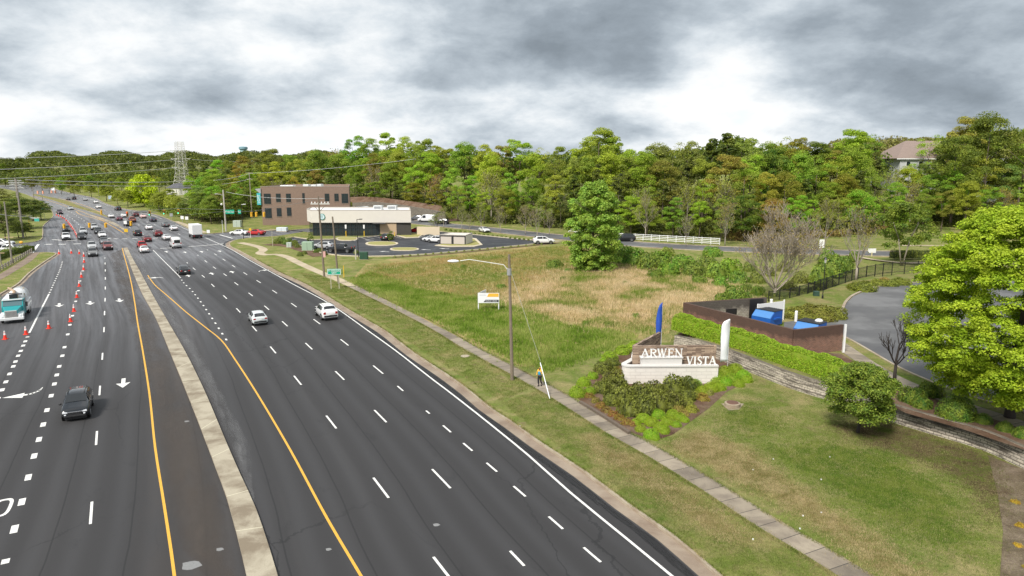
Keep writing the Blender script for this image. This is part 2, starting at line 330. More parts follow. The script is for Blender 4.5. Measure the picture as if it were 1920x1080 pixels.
def m_brick(name, c1, c2, mortar, w=.22, h=.075, var=.3, stain=None, off=.5, streak=None):
    m, nt, b = nodemat(name); tc = nn(nt, 'ShaderNodeTexCoord'); n = nn(nt, 'ShaderNodeTexBrick'); uv = nn(nt, 'ShaderNodeUVMap'); uv.uv_map = 'wall'
    nt.links.new(uv.outputs[0], n.inputs['Vector']); n.inputs['Scale'].default_value = 1; n.inputs['Brick Width'].default_value = w; n.inputs['Row Height'].default_value = h; n.inputs['Mortar Size'].default_value = h * .09
    n.offset = off
    n.inputs['Color1'].default_value = (*c1, 1); n.inputs['Color2'].default_value = (*c2, 1); n.inputs['Mortar'].default_value = (*mortar, 1)
    c = mixc(nt, 1.0, n.outputs['Color'], math_(nt, 'ADD', math_(nt, 'MULTIPLY', noise(nt, tc.outputs['Object'], 1.5, 6, .7), 2 * var), 1 - var), 'MULTIPLY')
    if stain:
        sp = nn(nt, 'ShaderNodeSeparateXYZ'); nt.links.new(uv.outputs[0], sp.inputs[0]); g = math_(nt, 'ADD', sp.outputs[1], math_(nt, 'MULTIPLY', noise(nt, tc.outputs['Object'], 1.2, 6, .7), 1.6))
        c = mixc(nt, ramp(nt, math_(nt, 'DIVIDE', g, 4.0), [(stain[0], 0.0), (stain[1], .85)]), c, stain[2])
    if streak: c = mixc(nt, ramp(nt, noise(nt, mapping(nt, uv.outputs[0], (.55, 4.2, 1)), 1.0, 5, .7, .3), [(.50, 0.0), (.58, .85)]), c, streak)
    nt.links.new(c, b.inputs['Base Color']); b.inputs['Roughness'].default_value = .9
    bp = nn(nt, 'ShaderNodeBump'); bp.inputs['Strength'].default_value = .5; bp.inputs['Distance'].default_value = .02; bp.invert = True; nt.links.new(n.outputs['Fac'], bp.inputs['Height']); nt.links.new(bp.outputs[0], b.inputs['Normal']); return m
def wallmesh(name, m, parent, pts, z0, z1, thick, closed=False, cap=True):
    """vertical wall along 2-D points, with 'wall' UVs in metres; z0/z1 numbers or lists"""
    P = np.array([p[:2] for p in pts], float); n = normals2(P); A = P + n * thick / 2; B = P - n * thick / 2; k = len(P); z0 = np.full(k, z0) if np.isscalar(z0) else np.array(z0); z1 = np.full(k, z1) if np.isscalar(z1) else np.array(z1)
    s = np.r_[0, np.cumsum(np.linalg.norm(np.diff(P, axis=0), axis=1))]; V = []; Fs = []; UV = []
    def q(a, b, c, d, ua, ub, uc, ud):
        o = len(V); V.extend([a, b, c, d]); Fs.append((o, o + 1, o + 2, o + 3)); UV.extend([ua, ub, uc, ud])
    for i in range(k - 1):
        j = i + 1
        for Q, fl in ((B, 0), (A, 1)):
            a, b, c, d = (*Q[i], z0[i]), (*Q[j], z0[j]), (*Q[j], z1[j]), (*Q[i], z1[i]); u = [(s[i], z0[i]), (s[j], z0[j]), (s[j], z1[j]), (s[i], z1[i])]
            if fl: q(b, a, d, c, u[1], u[0], u[3], u[2])
            else: q(a, b, c, d, *u)
        q((*B[i], z1[i]), (*B[j], z1[j]), (*A[j], z1[j]), (*A[i], z1[i]), (s[i], 9), (s[j], 9), (s[j], 9 + thick), (s[i], 9 + thick))
    for i in (0, k - 1): q((*A[i], z0[i]), (*B[i], z0[i]), (*B[i], z1[i]), (*A[i], z1[i]), (0, z0[i]), (thick, z0[i]), (thick, z1[i]), (0, z1[i]))
    me = bpy.data.meshes.new(name); me.from_pydata(V, [], Fs); uv = me.uv_layers.new(name='wall')
    for i, t in enumerate(UV): uv.data[i].uv = t
    return link(name, me, m, parent)
# ------------------------------------------------------------------ terrain
FRONT = [(-400, 345), (0, 335), (60, 339), (107, 350), (200, 368), (262, 387), (300, 398), (340, 412), (400, 424), (470, 408), (560, 396), (660, 390), (760, 398), (850, 416), (940, 425), (1060, 433), (1160, 441), (1350, 455), (1500, 452), (1650, 440), (1800, 436), (1920, 436), (2400, 440)]
FW = [G(a, b) for a, b in FRONT]; FAZ = np.array([p.x / p.y for p in FW]); FY = np.array([p.y for p in FW])
def yfront(x, y): return float(np.interp(x / max(y, 1), FAZ, FY))
RISE = np.array([[-.9, 0], [-.55, .3], [-.45, .6], [-.38, 3], [-.2, 6], [.1, 6], [.35, 9], [.5, 12], [.9, 12]])
def smooth(a, b, x): t = min(1, max(0, (x - a) / (b - a))); return t * t * (3 - 2 * t)
def zt(x, y):
    if y < 60: return .13
    d = y - yfront(x, y); a = x / y
    z = .13 + float(np.interp(a, RISE[:, 0], RISE[:, 1])) * smooth(4, 75, d)
    return z + 14 * smooth(450, 1100, y) * smooth(20, 300, d)
def field(x, y):
    z = zt(x, y); return z
# ------------------------------------------------------------------ road lines (picture points)
EDGE = [(1860, 1580), (1560, 1329), (1260, 1080), (1180, 1014), (1070, 924), (990, 853), (940, 812), (890, 772), (840, 733), (812, 712), (780, 687), (740, 656), (690, 620), (637, 582), (607, 563), (550, 533), (517, 515), (475, 492), (430, 466), (395, 450), (352, 431), (322, 418), (282, 403), (250, 396), (212, 388), (175, 375), (140, 366), (107, 358), (80, 351), (50, 346.5), (0, 341), (-60, 336)]
REF = L(EDGE, 0.0, 3.0)
KERB_R = [(1960, 1590), (1655, 1334), (1350, 1080), (1260, 1004), (1180, 948), (1100, 888), (1015, 832), (965, 796), (917, 764), (885, 737), (835, 701), (780, 665), (722, 621), (683, 598), (647, 577), (607, 552), (567, 530), (527, 512), (480, 487), (450, 471), (433, 462), (432, 456), (445, 450), (470, 446.5), (520, 443), (560, 437)]
KR = L(KERB_R, 0.0, 2.0)
KERB_R2 = [(520, 431), (460, 433), (415, 437), (385, 439), (368, 436), (350, 427), (325, 415), (290, 402), (262, 396), (230, 391), (200, 382), (175, 370.5), (140, 363.5), (107, 355.5), (87, 350), (50, 344), (0, 338.5), (-60, 334)]
KR2 = L(KERB_R2, 0.0, 3.0)
KERB_L1 = [(-140, 690), (-60, 600), (0, 554), (33, 535), (55, 514), (77, 497), (95, 485), (103, 480), (106, 476.5), (101, 474.5), (80, 474), (60, 475.5), (20, 479), (-80, 485)]
KL1 = L(KERB_L1, 0.0, 1.5)
KERB_L2 = [(-200, 470), (-60, 463), (0, 460), (40, 457), (65, 454), (77, 450), (81, 440), (82, 424), (92, 414), (100, 406), (98, 396), (88, 384), (66, 372), (40, 362), (0, 353), (-60, 347)]
KL2 = L(KERB_L2, 0.0, 3.0)
ground = struct(sheet('ground', [(-7000, -300), (7000, -300), (7000, 8000), (-7000, 8000)], m_grass('meadow', [(.035, .06, .014), (.06, .09, .02), (.09, .11, .03)], (.12, .11, .05), (.09, .07, .04), .05), lambda x, y: -.6 + 14 * smooth(450, 1100, y) - (2 if y < 1500 else 0), 400))
ROADM = m_asphalt('asphalt', (.0285, .0272, .0282), (.047, .045, .0455), .42)
road = struct(sheet('road', [G(-700, 2000), G(2300, 2100), G(2000, 1590), G(1360, 1080), G(1270, 1000), G(840, 695), G(660, 577), G(540, 510), G(470, 474), G(575, 442), G(560, 425), G(400, 433), G(300, 400), G(200, 378), G(110, 352), G(60, 341), G(0, 335), G(-90, 331), G(-90, 352), G(30, 364), G(60, 385), G(50, 450), G(-300, 474), G(-300, 482), G(40, 484), G(-40, 560), G(-400, 800)], ROADM, lambda x, y: 0.0, 1.7, (-230, 8, 60, 420), uvref=REF))
LAWN = m_grass('lawn_grass', [(.10, .155, .024), (.145, .185, .036), (.195, .22, .055)], (.31, .265, .12), (.20, .15, .085), 1.3, (.44, .66))
def land(name, poly, step, bbox=None, m=None): return struct(sheet(name, poly, m or LAWN, field, step, bbox))
SEAM = [tuple(G(575, 434)[:2]), tuple(G(700, 420)[:2]), tuple(G(860, 424)[:2]), (150, 190), (400, 180)]
def xy(P): return [(float(p[0]), float(p[1])) for p in P]
# retaining wall line: foot of wall, from its buried left end to beyond the frame
WALLB = [(1262, 652), (1300, 660), (1350, 676), (1413, 701), (1470, 724), (1520, 741), (1575, 757), (1640, 781), (1735, 811), (1840, 843), (1925, 882), (2080, 950)]
WB = L(WALLB, .13, 1.0); UZ = 1.4
wpoly = xy(cut(WB, 0, 200))
# lawn + field + forest floor, right of the road (stops at the retaining wall, whose upper ground is its own sheet)
UPB = [G(1300, 575, 1.4), G(1400, 548, 1.4), G(1500, 535, 1.4), G(1600, 505, 1.4), G(1700, 490, 1.4), G(1960, 480, 1.4), G(2500, 480, 1.4)]
land('verge_lawn', xy(KR) + SEAM + [(400, 4)], 3.0, (-120, 4, 180, 240))
FLOOR = m_grass('forest_floor', [(.09, .12, .02), (.12, .13, .03), (.14, .12, .05)], (.12, .08, .045), (.15, .085, .05), .8)
land('forest_ground', SEAM + [(900, 500), (900, 1500), (-1800, 1500), (-1800, 900)] + xy(KR2[::-1]), 14, (-900, 160, 500, 900))
land('verge_ground', xy(KL1) + [(-400, 180), (-400, -20)], 4, (-130, 40, 0, 175))
land('corner_ground', xy(KL2) + [(-1400, 700), (-700, 200)], 8, (-400, 150, -50, 500))
# kerbs and gutters
CONC = m_concrete('kerb_concrete', (.40, .345, .26), (.27, .20, .14), .5)
GUT = m_concrete('gutter_concrete', (.31, .25, .19), (.20, .145, .105), .35)
kb = MB(); kerb(kb, KR, .0, .17, -.05, .15); kerb(kb, KR2, -.0, .17, -.05, .15); kerb(kb, KL1, -.0, .25, -.05, .17); kerb(kb, KL2, 0, .2, -.05, .15)
struct(kb.build('kerb', CONC))
gb = MB(); KRg = KR.copy(); strip(gb, KRg, .17, .95, .006); strip(gb, KL1, -.5, 0, .006); struct(gb.build('gutter', GUT))
# ------------------------------------------------------------------ median islands
MEDL = L([(478, 1180), (462, 1080), (425, 935), (405, 880), (390, 840), (352, 742), (315, 652), (292, 597), (267, 552), (250, 513), (240, 486), (231, 466)])
MEDR = L([(545, 1180), (520, 1080), (480, 957), (452, 895), (430, 845), (385, 738), (348, 662), (320, 613), (288, 557), (260, 505), (248, 484), (239, 465)])
MEDM = m_concrete('median_concrete', (.40, .355, .27), (.18, .14, .095), .4)
def island(name, A, B, m, z=.14):
    poly = [tuple(p[:2]) for p in A] + [tuple(p[:2]) for p in B[::-1]]; mb = MB()
    n = len(poly); vs = [(*p, -.03) for p in poly]
    o = sheet(name, poly, m, lambda x, y: z, 2.0); sk = MB(); sk.add([(*p, -.03) for p in poly] + [(*p, z) for p in poly], [(i, (i + 1) % n, n + (i + 1) % n, n + i) for i in range(n)]); k = sk.build(name + '_edge', CONC); k.parent = o
    return struct(o)
island('median', MEDL, MEDR, MEDM)
J = MB()
for k in range(26):     # expansion joints across the island
    f = (k + .5) / 26; a = MEDL[int(f * (len(MEDL) - 1))]; b = MEDR[int(f * (len(MEDR) - 1))]
    d = Vector((b[0] - a[0], b[1] - a[1], 0)).normalized(); q = Vector((-d.y, d.x, 0)) * .03; a = Vector((a[0], a[1], .144)); b = Vector((b[0], b[1], .144)); J.add([a - q, b - q, b + q, a + q], [(0, 1, 2, 3)])
struct(J.build('median_joint', mat('joint', (.6, .56, .42), .9)))
island('median', L([(239, 436), (220, 425), (202, 417), (185, 411), (160, 401)]), L([(237, 432), (226, 424.5), (208, 415), (188, 409), (160, 399)]), MEDM)
island('median', L([(205, 409), (172, 398), (140, 389), (112, 380), (90, 373), (60, 366)]), L([(200, 405), (180, 396), (152, 387), (128, 378), (98, 370.5), (64, 364)]), m_grass('median_grass', [(.11, .13, .03), (.16, .16, .05), (.2, .19, .06)], (.26, .24, .1), (.3, .22, .12)), .12)
# ------------------------------------------------------------------ painted markings
WP, YP = mat('white_paint', (.74, .73, .70), .6, var=.16, vscale=6), mat('yellow_paint', (.70, .38, .045), .6, var=.12, vscale=4)
wm, ym = MB(), MB()
def solid(mb, pts, w=.14, z=.005): strip(mb, L(pts), -w / 2, w / 2, z)
def dashes(mb, pts, ln=3.0, w=.14, z=.005):
    P = L(pts)
    d = np.r_[0, np.cumsum(np.linalg.norm(np.diff(P[:, :2], axis=0), axis=1))]
    for p in pts:
        g = G(*p); i = int(np.argmin((P[:, 0] - g.x) ** 2 + (P[:, 1] - g.y) ** 2)); c = cut(P, d[i] - ln / 2, d[i] + ln / 2)
        if c is not None: strip(mb, c, -w / 2, w / 2, z)
def every(mb, pts, ln, gap, w=.14, z=.005):
    P = L(pts); s = 0; T = length(P)
    while s < T:
        c = cut(P, s, s + ln)
        if c is not None: strip(mb, c, -w / 2, w / 2, z)
        s += ln + gap
strip(wm, cut(REF, 0, 235), -.08, .08, .005)
strip(wm, cut(REF, 262, 900), -.08, .08, .005)
solid(wm, [(337, 519), (310, 492), (287, 469)])
every(wm, [(425, 638), (417, 626), (402, 603), (389, 584), (378, 568), (367, 554), (357, 542), (345, 531), (337, 519)], .75, 2.3, .2)
L1 = [(350, 492), (364, 504), (381, 518), (399, 535), (422, 557), (447, 582), (477, 616), (512, 656), (558, 713), (621, 791), (714, 914), (835, 1073), (1010, 1290)]
L2 = [(370, 478), (386, 490), (402, 502), (422, 515), (443, 532), (470, 552), (500, 577), (534, 607), (579, 649), (637, 704), (713, 780), (827, 897), (983, 1061)]
L3 = [(404, 477), (420, 487), (438, 499), (460, 513), (485, 528), (515, 547), (551, 572), (594, 603), (646, 642), (709, 693), (756, 733)]
dashes(wm, L1); dashes(wm, L2); dashes(wm, L3); dashes(wm, [(799, 770), (838, 804), (877, 838), (922, 876), (974, 921), (1042, 980), (1110, 1040), (1200, 1115)], 1.5)
dashes(wm, [(347, 462), (362, 470), (375, 480)][:0] + [(388, 468), (404, 477)], 2.6)
M1 = [(193, 468), (196.5, 483), (197, 494), (197.4, 507), (197.4, 522), (197.4, 540), (197, 562), (196, 587), (195, 618), (192, 668), (187, 732), (181, 821), (171, 961), (158, 1140)]
dashes(wm, M1[1:], 2.9)
dashes(wm, [(157, 490), (155, 508), (150, 527), (147, 545), (142, 565), (136, 592), (131, 609), (127, 627), (121, 651), (117, 667), (111, 687), (106.5, 703), (102, 720), (96, 742), (88, 769), (81, 796), (73, 824), (64, 855), (53, 895), (41, 941), (27, 992), (9, 1057)], .95, .34)
solid(wm, [(55, 624), (73, 588), (92, 551)], .2)
every(wm, [(93, 549), (102, 529), (108, 516), (113, 504), (117, 490)], .8, 1.6, .22)
dashes(wm, [(52, 631), (47.5, 640), (43.5, 648), (39, 658), (34, 667), (29, 678), (25, 687), (18, 701), (11, 716), (4, 731), (-4, 748)], .9, .34)
def arrow(mb, px, py, ang, kind='straight', s=1.0, z=.005):
    c = G(px, py, z); q = Matrix.Rotation(ang, 4, 'Z'); T = Matrix.Translation(c) @ q @ Matrix.Scale(s, 4)
    if kind == 'straight': P = [[(-.14, -1.3), (.14, -1.3), (.14, .1), (-.14, .1)], [(-.5, .0), (-.1, .1), (0, 1.3)], [(-.1, .1), (.1, .1), (0, 1.3)], [(.1, .1), (.5, 0), (0, 1.3)]]
    else:
        m = -1 if kind == 'left' else 1
        arc = [(m * (1 - math.cos(t)) * 1.0, -1.2 + 1.5 * math.sin(t)) for t in np.linspace(0, math.pi / 2, 7)]; P = []
        for (a, b), (c2, d) in zip(arc[:-1], arc[1:]): P.append([(a - .1, b - .16), (a - .1, b + .2), (c2, d + .2), (c2, d - .16)] if m > 0 else [(a, b + .2), (a, b - .16), (c2, d - .16), (c2, d + .2)])
        P.append([(m * 1.0, -.3), (m * 2.4, .35), (m * 1.0, 1.0)])
    for p in P:
        v = [T @ Vector((a, b, 0)) for a, b in p]
        if (v[1] - v[0]).cross(v[2] - v[0]).z < 0: v = v[::-1]
        mb.add(v, [tuple(range(len(v)))])
def rdir(px, py):
    g = G(px, py); i = int(np.argmin((REF[:, 0] - g.x) ** 2 + (REF[:, 1] - g.y) ** 2)); i = max(1, min(len(REF) - 2, i)); d = REF[i + 1] - REF[i - 1]; return math.atan2(d[1], d[0]) - math.pi / 2
for px, py in ((111, 572), (169, 568), (224, 563), (231, 718)): arrow(wm, px, py, rdir(px, py) + math.pi, 'straight', 1.15)
arrow(wm, 74, 735, rdir(55, 738) + math.pi, 'right', 1.08)
for px, py, k in ((397, 513, 'straight'), (435, 510, 'straight'), (353, 517, 'straight'), (484, 508, 'right'), (312, 472, 'straight'), (347, 473, 'straight'), (378, 472, 'straight'), (412, 471, 'straight'), (305, 520, 'left')): arrow(wm, px, py, rdir(px, py), k, 1.0)
# the O of a lane word near the lower left corner
c0 = G(3, 952, .005); ob = MB(); a0 = rdir(3, 952) + math.pi
for k in range(20):
    t0, t1 = 2 * math.pi * k / 20, 2 * math.pi * (k + 1) / 20; v = []
    for t, r in ((t0, 1), (t1, 1), (t1, 0), (t0, 0)):
        e = 3.2; cx = abs(math.cos(t)) ** (2 / e) * math.copysign(1, math.cos(t)); sy = abs(math.sin(t)) ** (2 / e) * math.copysign(1, math.sin(t)); p = Vector(((.5 if r else .32) * cx, (1.2 if r else .98) * sy, 0)); v.append(c0 + Matrix.Rotation(a0, 3, 'Z') @ p)
    wm.add(v, [(0, 1, 2, 3)])
# yellow edge lines beside the median
solid(ym, [(336, 1180), (327, 1080), (309, 955), (291, 840), (281, 745), (268, 660), (258, 605), (253, 570), (247, 535), (240, 505), (233, 480), (229, 465)], .15)
solid(ym, [(735, 1180), (677, 1080), (615, 975), (545, 845), (482, 738), (440, 673), (415, 638), (383, 612), (350, 586), (327, 566), (305, 547), (293, 537), (283, 525), (277, 516)], .15)
solid(ym, [(232, 437), (205, 421), (190, 413), (167, 407), (150, 402), (142, 396)], .2); solid(ym, [(200, 412), (160, 399), (130, 389), (100, 379), (60, 368)], .2); solid(ym, [(192, 400), (165, 388), (140, 380), (110, 371.5)], .25)
# lane lines beyond the junction
for pts in ([(338, 440), (300, 425), (262, 412), (220, 401), (170, 387), (130, 376)], [(305, 441), (270, 426), (230, 411), (190, 400), (150, 388), (110, 376)], [(270, 440), (246, 428), (215, 413), (175, 398)]): every(wm, pts, 3, 9, .15)
for pts in ([(190, 440), (172, 424), (152, 410), (132, 398), (110, 388)], [(165, 440), (152, 426), (138, 412), (122, 402)]): every(wm, pts, 3, 6, .15)
# stop lines and crosswalk bars at the junction
solid(wm, [(300, 466), (340, 463.5), (385, 460), (420, 457)], .45); solid(wm, [(98, 449), (130, 451), (160, 449)], .5)
solid(wm, [(60, 474), (72, 458)], .55); solid(wm, [(412, 440), (436, 447)], .4); solid(wm, [(440, 439), (470, 445)], .3)
every(wm, [(85, 458), (115, 458), (150, 457), (185, 455)], 1.6, 1.6, .9); every(wm, [(200, 447), (230, 448), (262, 447), (300, 446), (340, 443)], 1.2, 1.2, .7)
struct(wm.build('white_road_marking', WP)); struct(ym.build('yellow_road_marking', YP))
def m_film(name, col, lo, hi, sc):
    m, nt, b = nodemat(name); p = pos(nt); b.inputs['Base Color'].default_value = (*col, 1); b.inputs['Roughness'].default_value = .55
    uv = nn(nt, 'ShaderNodeUVMap'); uv.uv_map = 'road'; sp = nn(nt, 'ShaderNodeSeparateXYZ'); nt.links.new(uv.outputs[0], sp.inputs[0]); edge = math_(nt, 'MULTIPLY', math_(nt, 'MULTIPLY', sp.outputs[1], math_(nt, 'SUBTRACT', 1, sp.outputs[1])), 4)
    f = ramp(nt, math_(nt, 'MULTIPLY', noise(nt, mapping(nt, uv.outputs[0], (.12, 1.3, 1)), sc, 6, .7), math_(nt, 'POWER', edge, .35)), [(lo, 0.0), (hi, .85)])
    tr = nn(nt, 'ShaderNodeBsdfTransparent'); mx = nn(nt, 'ShaderNodeMixShader'); nt.links.new(f, mx.inputs[0]); nt.links.new(tr.outputs[0], mx.inputs[1]); nt.links.new(b.outputs[0], mx.inputs[2]); nt.links.new(mx.outputs[0], nt.nodes['Material Output'].inputs[0]); return m
def film(P, w0, w1, m, z=.0035):
    n = normals2(P); k = len(P); s_ = np.r_[0, np.cumsum(np.linalg.norm(np.diff(P[:, :2], axis=0), axis=1))]; tp = np.clip(np.minimum(s_, s_[-1] - s_) / 9, .02, 1)[:, None]; md = (w1 if abs(w1) < abs(w0) else w0); a = P[:, :2] + n * (md + (w0 - md) * tp); b_ = P[:, :2] + n * (md + (w1 - md) * tp); me = bpy.data.meshes.new('silt_film')
    me.from_pydata([(*q, z) for q in a] + [(*q, z) for q in b_], [], [(i, i + 1, k + i + 1, k + i) for i in range(k - 1)]); u = me.uv_layers.new(name='road')
    for f in me.polygons:
        for li in f.loop_indices: vi = me.loops[li].vertex_index; u.data[li].uv = (s_[vi % k], 0 if vi < k else 1)
    struct(link('silt_film', me, m))
film(MEDL, .0, 3.3, m_film('brown_silt', (.085, .066, .052), .34, .75, 1.0)); film(MEDR[5:], -1.5, -.02, m_film('pale_silt', (.16, .158, .16), .34, .72, 1.0), .004); film(KR[2:90], .95, 1.7, m_film('dark_edge', (.014, .013, .013), .34, .5, 2.2))
# patches, manhole covers, oil marks
pm = MB()
for px, py, r in ((358, 1060, .5), (818, 984, .2), (412, 1030, .2), (616, 1030, .16), (350, 790, .2)):
    c = G(px, py, .006); pm.add([c + Vector((r * math.cos(t) * random.Random(int(t * 9)).uniform(.75, 1.2), r * .8 * math.sin(t), 0)) for t in np.linspace(0, 2 * math.pi, 12, endpoint=False)], [tuple(range(12))])
struct(pm.build('road_patch', mat('patch', (.22, .22, .22), .7, var=.3, vscale=9)))
# ------------------------------------------------------------------ pavements
def draped(name, pts, w, m, dz=.012, z=None, step=1.2, uv=True, side=None):
    P = L(pts, 0 if z is None else z, step); n = normals2(P); k = len(P); s = np.r_[0, np.cumsum(np.linalg.norm(np.diff(P[:, :2], axis=0), axis=1))]
    ww = w if hasattr(w, '__len__') else (w, w); wid = np.linspace(ww[0], ww[1], k)[:, None]; a = P[:, :2] + n * wid / 2; b = P[:, :2] - n * wid / 2
    zz = lambda q: [(float(x), float(y), (zt(x, y) if z is None else z) + dz) for x, y in q]
    me = bpy.data.meshes.new(name); me.from_pydata(zz(b) + zz(a), [], [(i, i + 1, k + i + 1, k + i) for i in range(k - 1)])
    u = me.uv_layers.new(name='road')
    for f in me.polygons:
        for li in f.loop_indices: vi = me.loops[li].vertex_index; u.data[li].uv = (s[vi % k], 0 if vi < k else 1)
    return struct(link(name, me, m))
SW = m_concrete('sidewalk_concrete', (.29, .245, .185), (.165, .135, .105), .45, 1.5)
SW2 = m_concrete('path_concrete', (.48, .40, .28), (.36, .29, .2), .3)
sidewalk = [(1880, 1255), (1598, 1080), (1520, 1032), (1440, 985), (1330, 914), (1228, 852), (1152, 810), (1095, 774), (1040, 740), (968, 700), (930, 680), (885, 656), (826, 620), (755, 583), (687, 550), (655, 535)]
draped('sidewalk', sidewalk, 1.55, SW); draped('sidewalk', [(662, 538), (640, 528), (600, 512), (560, 494), (535, 482), (515, 478), (500, 479), (487, 476), (494, 470), (488, 465), (470, 460), (450, 456)], (1.6, 1.9), SW2, .014)
draped('sidewalk', [(-60, 552), (0, 521), (30, 503), (52, 489), (62, 479), (66, 475)], 1.7, m_concrete('brown_path', (.25, .19, .14), (.17, .12, .09), .5), .012)
draped('sidewalk', [(385, 437), (365, 430), (345, 421), (330, 416)], 1.6, SW2, .014); draped('sidewalk', [(430, 437.5), (480, 434.5), (540, 430)], 1.6, SW2, .02)
DARK = m_asphalt2 = None
m, nt, b = nodemat('street_asphalt'); p_ = pos(nt); nt.links.new(mixc(nt, 1.0, ramp(nt, noise(nt, p_, .14, 6, .6), [(.36, (.085, .085, .09)), (.52, (.11, .11, .112)), (.62, (.16, .16, .162))]), math_(nt, 'ADD', math_(nt, 'MULTIPLY', noise(nt, p_, 15, 4, .8), .5), .75), 'MULTIPLY'), b.inputs['Base Color']); b.inputs['Roughness'].default_value = .8; STREET = m
m, nt, b = nodemat('new_asphalt'); p_ = pos(nt); nt.links.new(mixc(nt, 1.0, ramp(nt, noise(nt, p_, .12, 6, .6), [(.35, (.020, .022, .028)), (.7, (.04, .042, .05))]), math_(nt, 'ADD', math_(nt, 'MULTIPLY', noise(nt, p_, 15, 4, .8), .5), .75), 'MULTIPLY'), b.inputs['Base Color'])
nt.links.new(ramp(nt, noise(nt, p_, .15, 4, .6), [(.4, .75), (.65, .45)]), b.inputs['Roughness']); LOTM = m
sstreet = [(560, 434), (620, 429), (700, 420), (760, 415), (800, 419), (860, 425), (920, 431), (1000, 440), (1060, 446), (1150, 455), (1250, 462), (1350, 467), (1500, 472), (1650, 476), (1800, 479), (1920, 482), (2100, 486)]
draped('side_street', sstreet, 9, STREET, .03, step=4)
skb = MB(); SP = L(sstreet, .13, 4); kerb(skb, SP, 4.5, 4.75, .1, .3); kerb(skb, SP, -4.75, -4.5, .1, .3); struct(skb.build('street_kerb', CONC))
draped('far_street', [(255, 397), (290, 397.5), (330, 399)], 8, STREET, .03, step=6)
# parking lot of the cafe
LOT = [(606, 477), (640, 481), (680, 482.5), (740, 481.5), (800, 478), (850, 473.5), (930, 466), (1000, 459), (1052, 453.5), (998, 451.5), (940, 446.5), (887, 441), (840, 437), (795, 433), (770, 436), (716, 443), (650, 449), (585, 451), (552, 446), (535, 449), (565, 463)]
lot = struct(sheet('parking_lot', [G(a, b) for a, b in LOT], LOTM, lambda x, y: .155, 6))
lk = MB(); LP = np.array([[*G(a, b)[:2], 0] for a, b in LOT + LOT[:1]]); kerb(lk, LP, -.15, .15, .12, .30); struct(lk.build('lot_kerb', mat('pale_kerb', (.55, .48, .36), .9, var=.12)))
def isl(pts, grass=True):
    poly = [tuple(G(a, b)[:2]) for a, b in pts]; n = len(poly); mb = MB().prism(poly, .12, .30); o = mb.build('parking_island', mat('pale_kerb')); struct(o)
    c = (sum(p[0] for p in poly) / n, sum(p[1] for p in poly) / n); q = [(c[0] + (p[0] - c[0]) * .86, c[1] + (p[1] - c[1]) * .8) for p in poly]; g = MB().prism(q, .29, .34).build('island_grass', mat('dry_turf', (.30, .28, .09), .95, var=.25), o)
def oval(x0, x1, y0, y1, n=14): return [((x0 + x1) / 2 + (x1 - x0) / 2 * math.copysign(abs(math.cos(t)) ** .7, math.cos(t)), (y0 + y1) / 2 + (y1 - y0) / 2 * math.sin(t)) for t in np.linspace(0, 2 * math.pi, n, endpoint=False)]
isl(oval(685, 747, 454.5, 462.5)); isl(oval(731, 786, 466, 472)); isl(oval(630, 672, 446, 453)); isl([(815, 462), (830, 459), (880, 447), (893, 449), (905, 461), (890, 464), (840, 464.5)]); isl([(742, 443), (775, 438), (795, 440), (785, 447), (760, 448)])
pl = MB()
for a, b in (((660, 446), (672, 451)), ((672, 445), (688, 450)), ((684, 444.5), (702, 449)), ((698, 443.5), (716, 448)), ((738, 444), (752, 448)), ((788, 446), (800, 452)), ((545, 452), (556, 449)), ((550, 456), (562, 453)), ((556, 460), (568, 457))): strip(pl, np.array([[*G(*a)[:2], 0], [*G(*b)[:2], 0]]), -.06, .06, .165)
for x, y in ((659, 451), (692, 450), (720, 471.5), (798, 468), (833, 466)): arrow(pl, x, y, 1.2, 'straight', 1.0, .165)
struct(pl.build('parking_marking', WP))
# mulch bed strip along the lot's field side and shrubs bank
MULCH = m_grass('mulch', [(.09, .05, .032), (.13, .075, .048), (.16, .10, .07)], (.2, .14, .10), (.07, .045, .03))
draped('planting_bed', [(735, 484), (800, 480.5), (850, 476), (930, 468.5), (1000, 461.5), (1048, 456.5)], 1.3, MULCH, .03); draped('planting_bed', [(600, 482), (570, 470), (540, 462), (500, 459)], (3, 3.5), MULCH, .022)
draped('planting_bed', [(890, 444), (940, 448), (1000, 453)], .1, MULCH, .03)
# ------------------------------------------------------------------ foliage tools
RG = np.random.default_rng(7)
LEAF = m_leaf('leaf'); FINELEAF = m_leaf('fine_leaf', 2.5, .2, .4); BARK = mat('bark', (.13, .10, .075), .95, var=.3, vscale=5); PALEBARK = mat('pale_bark', (.30, .26, .21), .9, var=.3, vscale=5); DARKBARK = mat('dark_bark', (.05, .04, .035), .95, var=.3, vscale=5)
def leafmesh(name, P, N, size, jit=.7, rg=RG, core=None, wide=1.0):
    n = len(P); N = N + rg.normal(0, jit, (n, 3)); N /= np.linalg.norm(N, axis=1)[:, None] + 1e-9
    a = rg.normal(0, 1, (n, 3)); u = np.cross(N, a); u /= np.linalg.norm(u, axis=1)[:, None] + 1e-9; v = np.cross(N, u)
    s = (size * rg.uniform(.6, 1.35, n))[:, None]; V = np.stack([P - u * s * .6, P + v * s * .42 * wide, P + u * s * .6, P - v * s * .42 * wide], 1).reshape(-1, 3)
    k = n
    rnd = rg.uniform(0, 1, n)
    if core is not None:
        cv, cf = core; base = len(V); V = np.r_[V, cv]; Fc = np.r_[np.arange(n * 4), (np.array(cf) + base).ravel()]; rnd = np.r_[rnd, np.full(len(cf), .05)]  # core takes a dark leaf tone: inner shade put into its colour
    else: Fc = np.arange(n * 4)
    me = npmesh(name, V, Fc, 4); at = me.attributes.new('rnd', 'FLOAT', 'FACE'); at.data.foreach_set('value', rnd.astype(np.float32)); return me
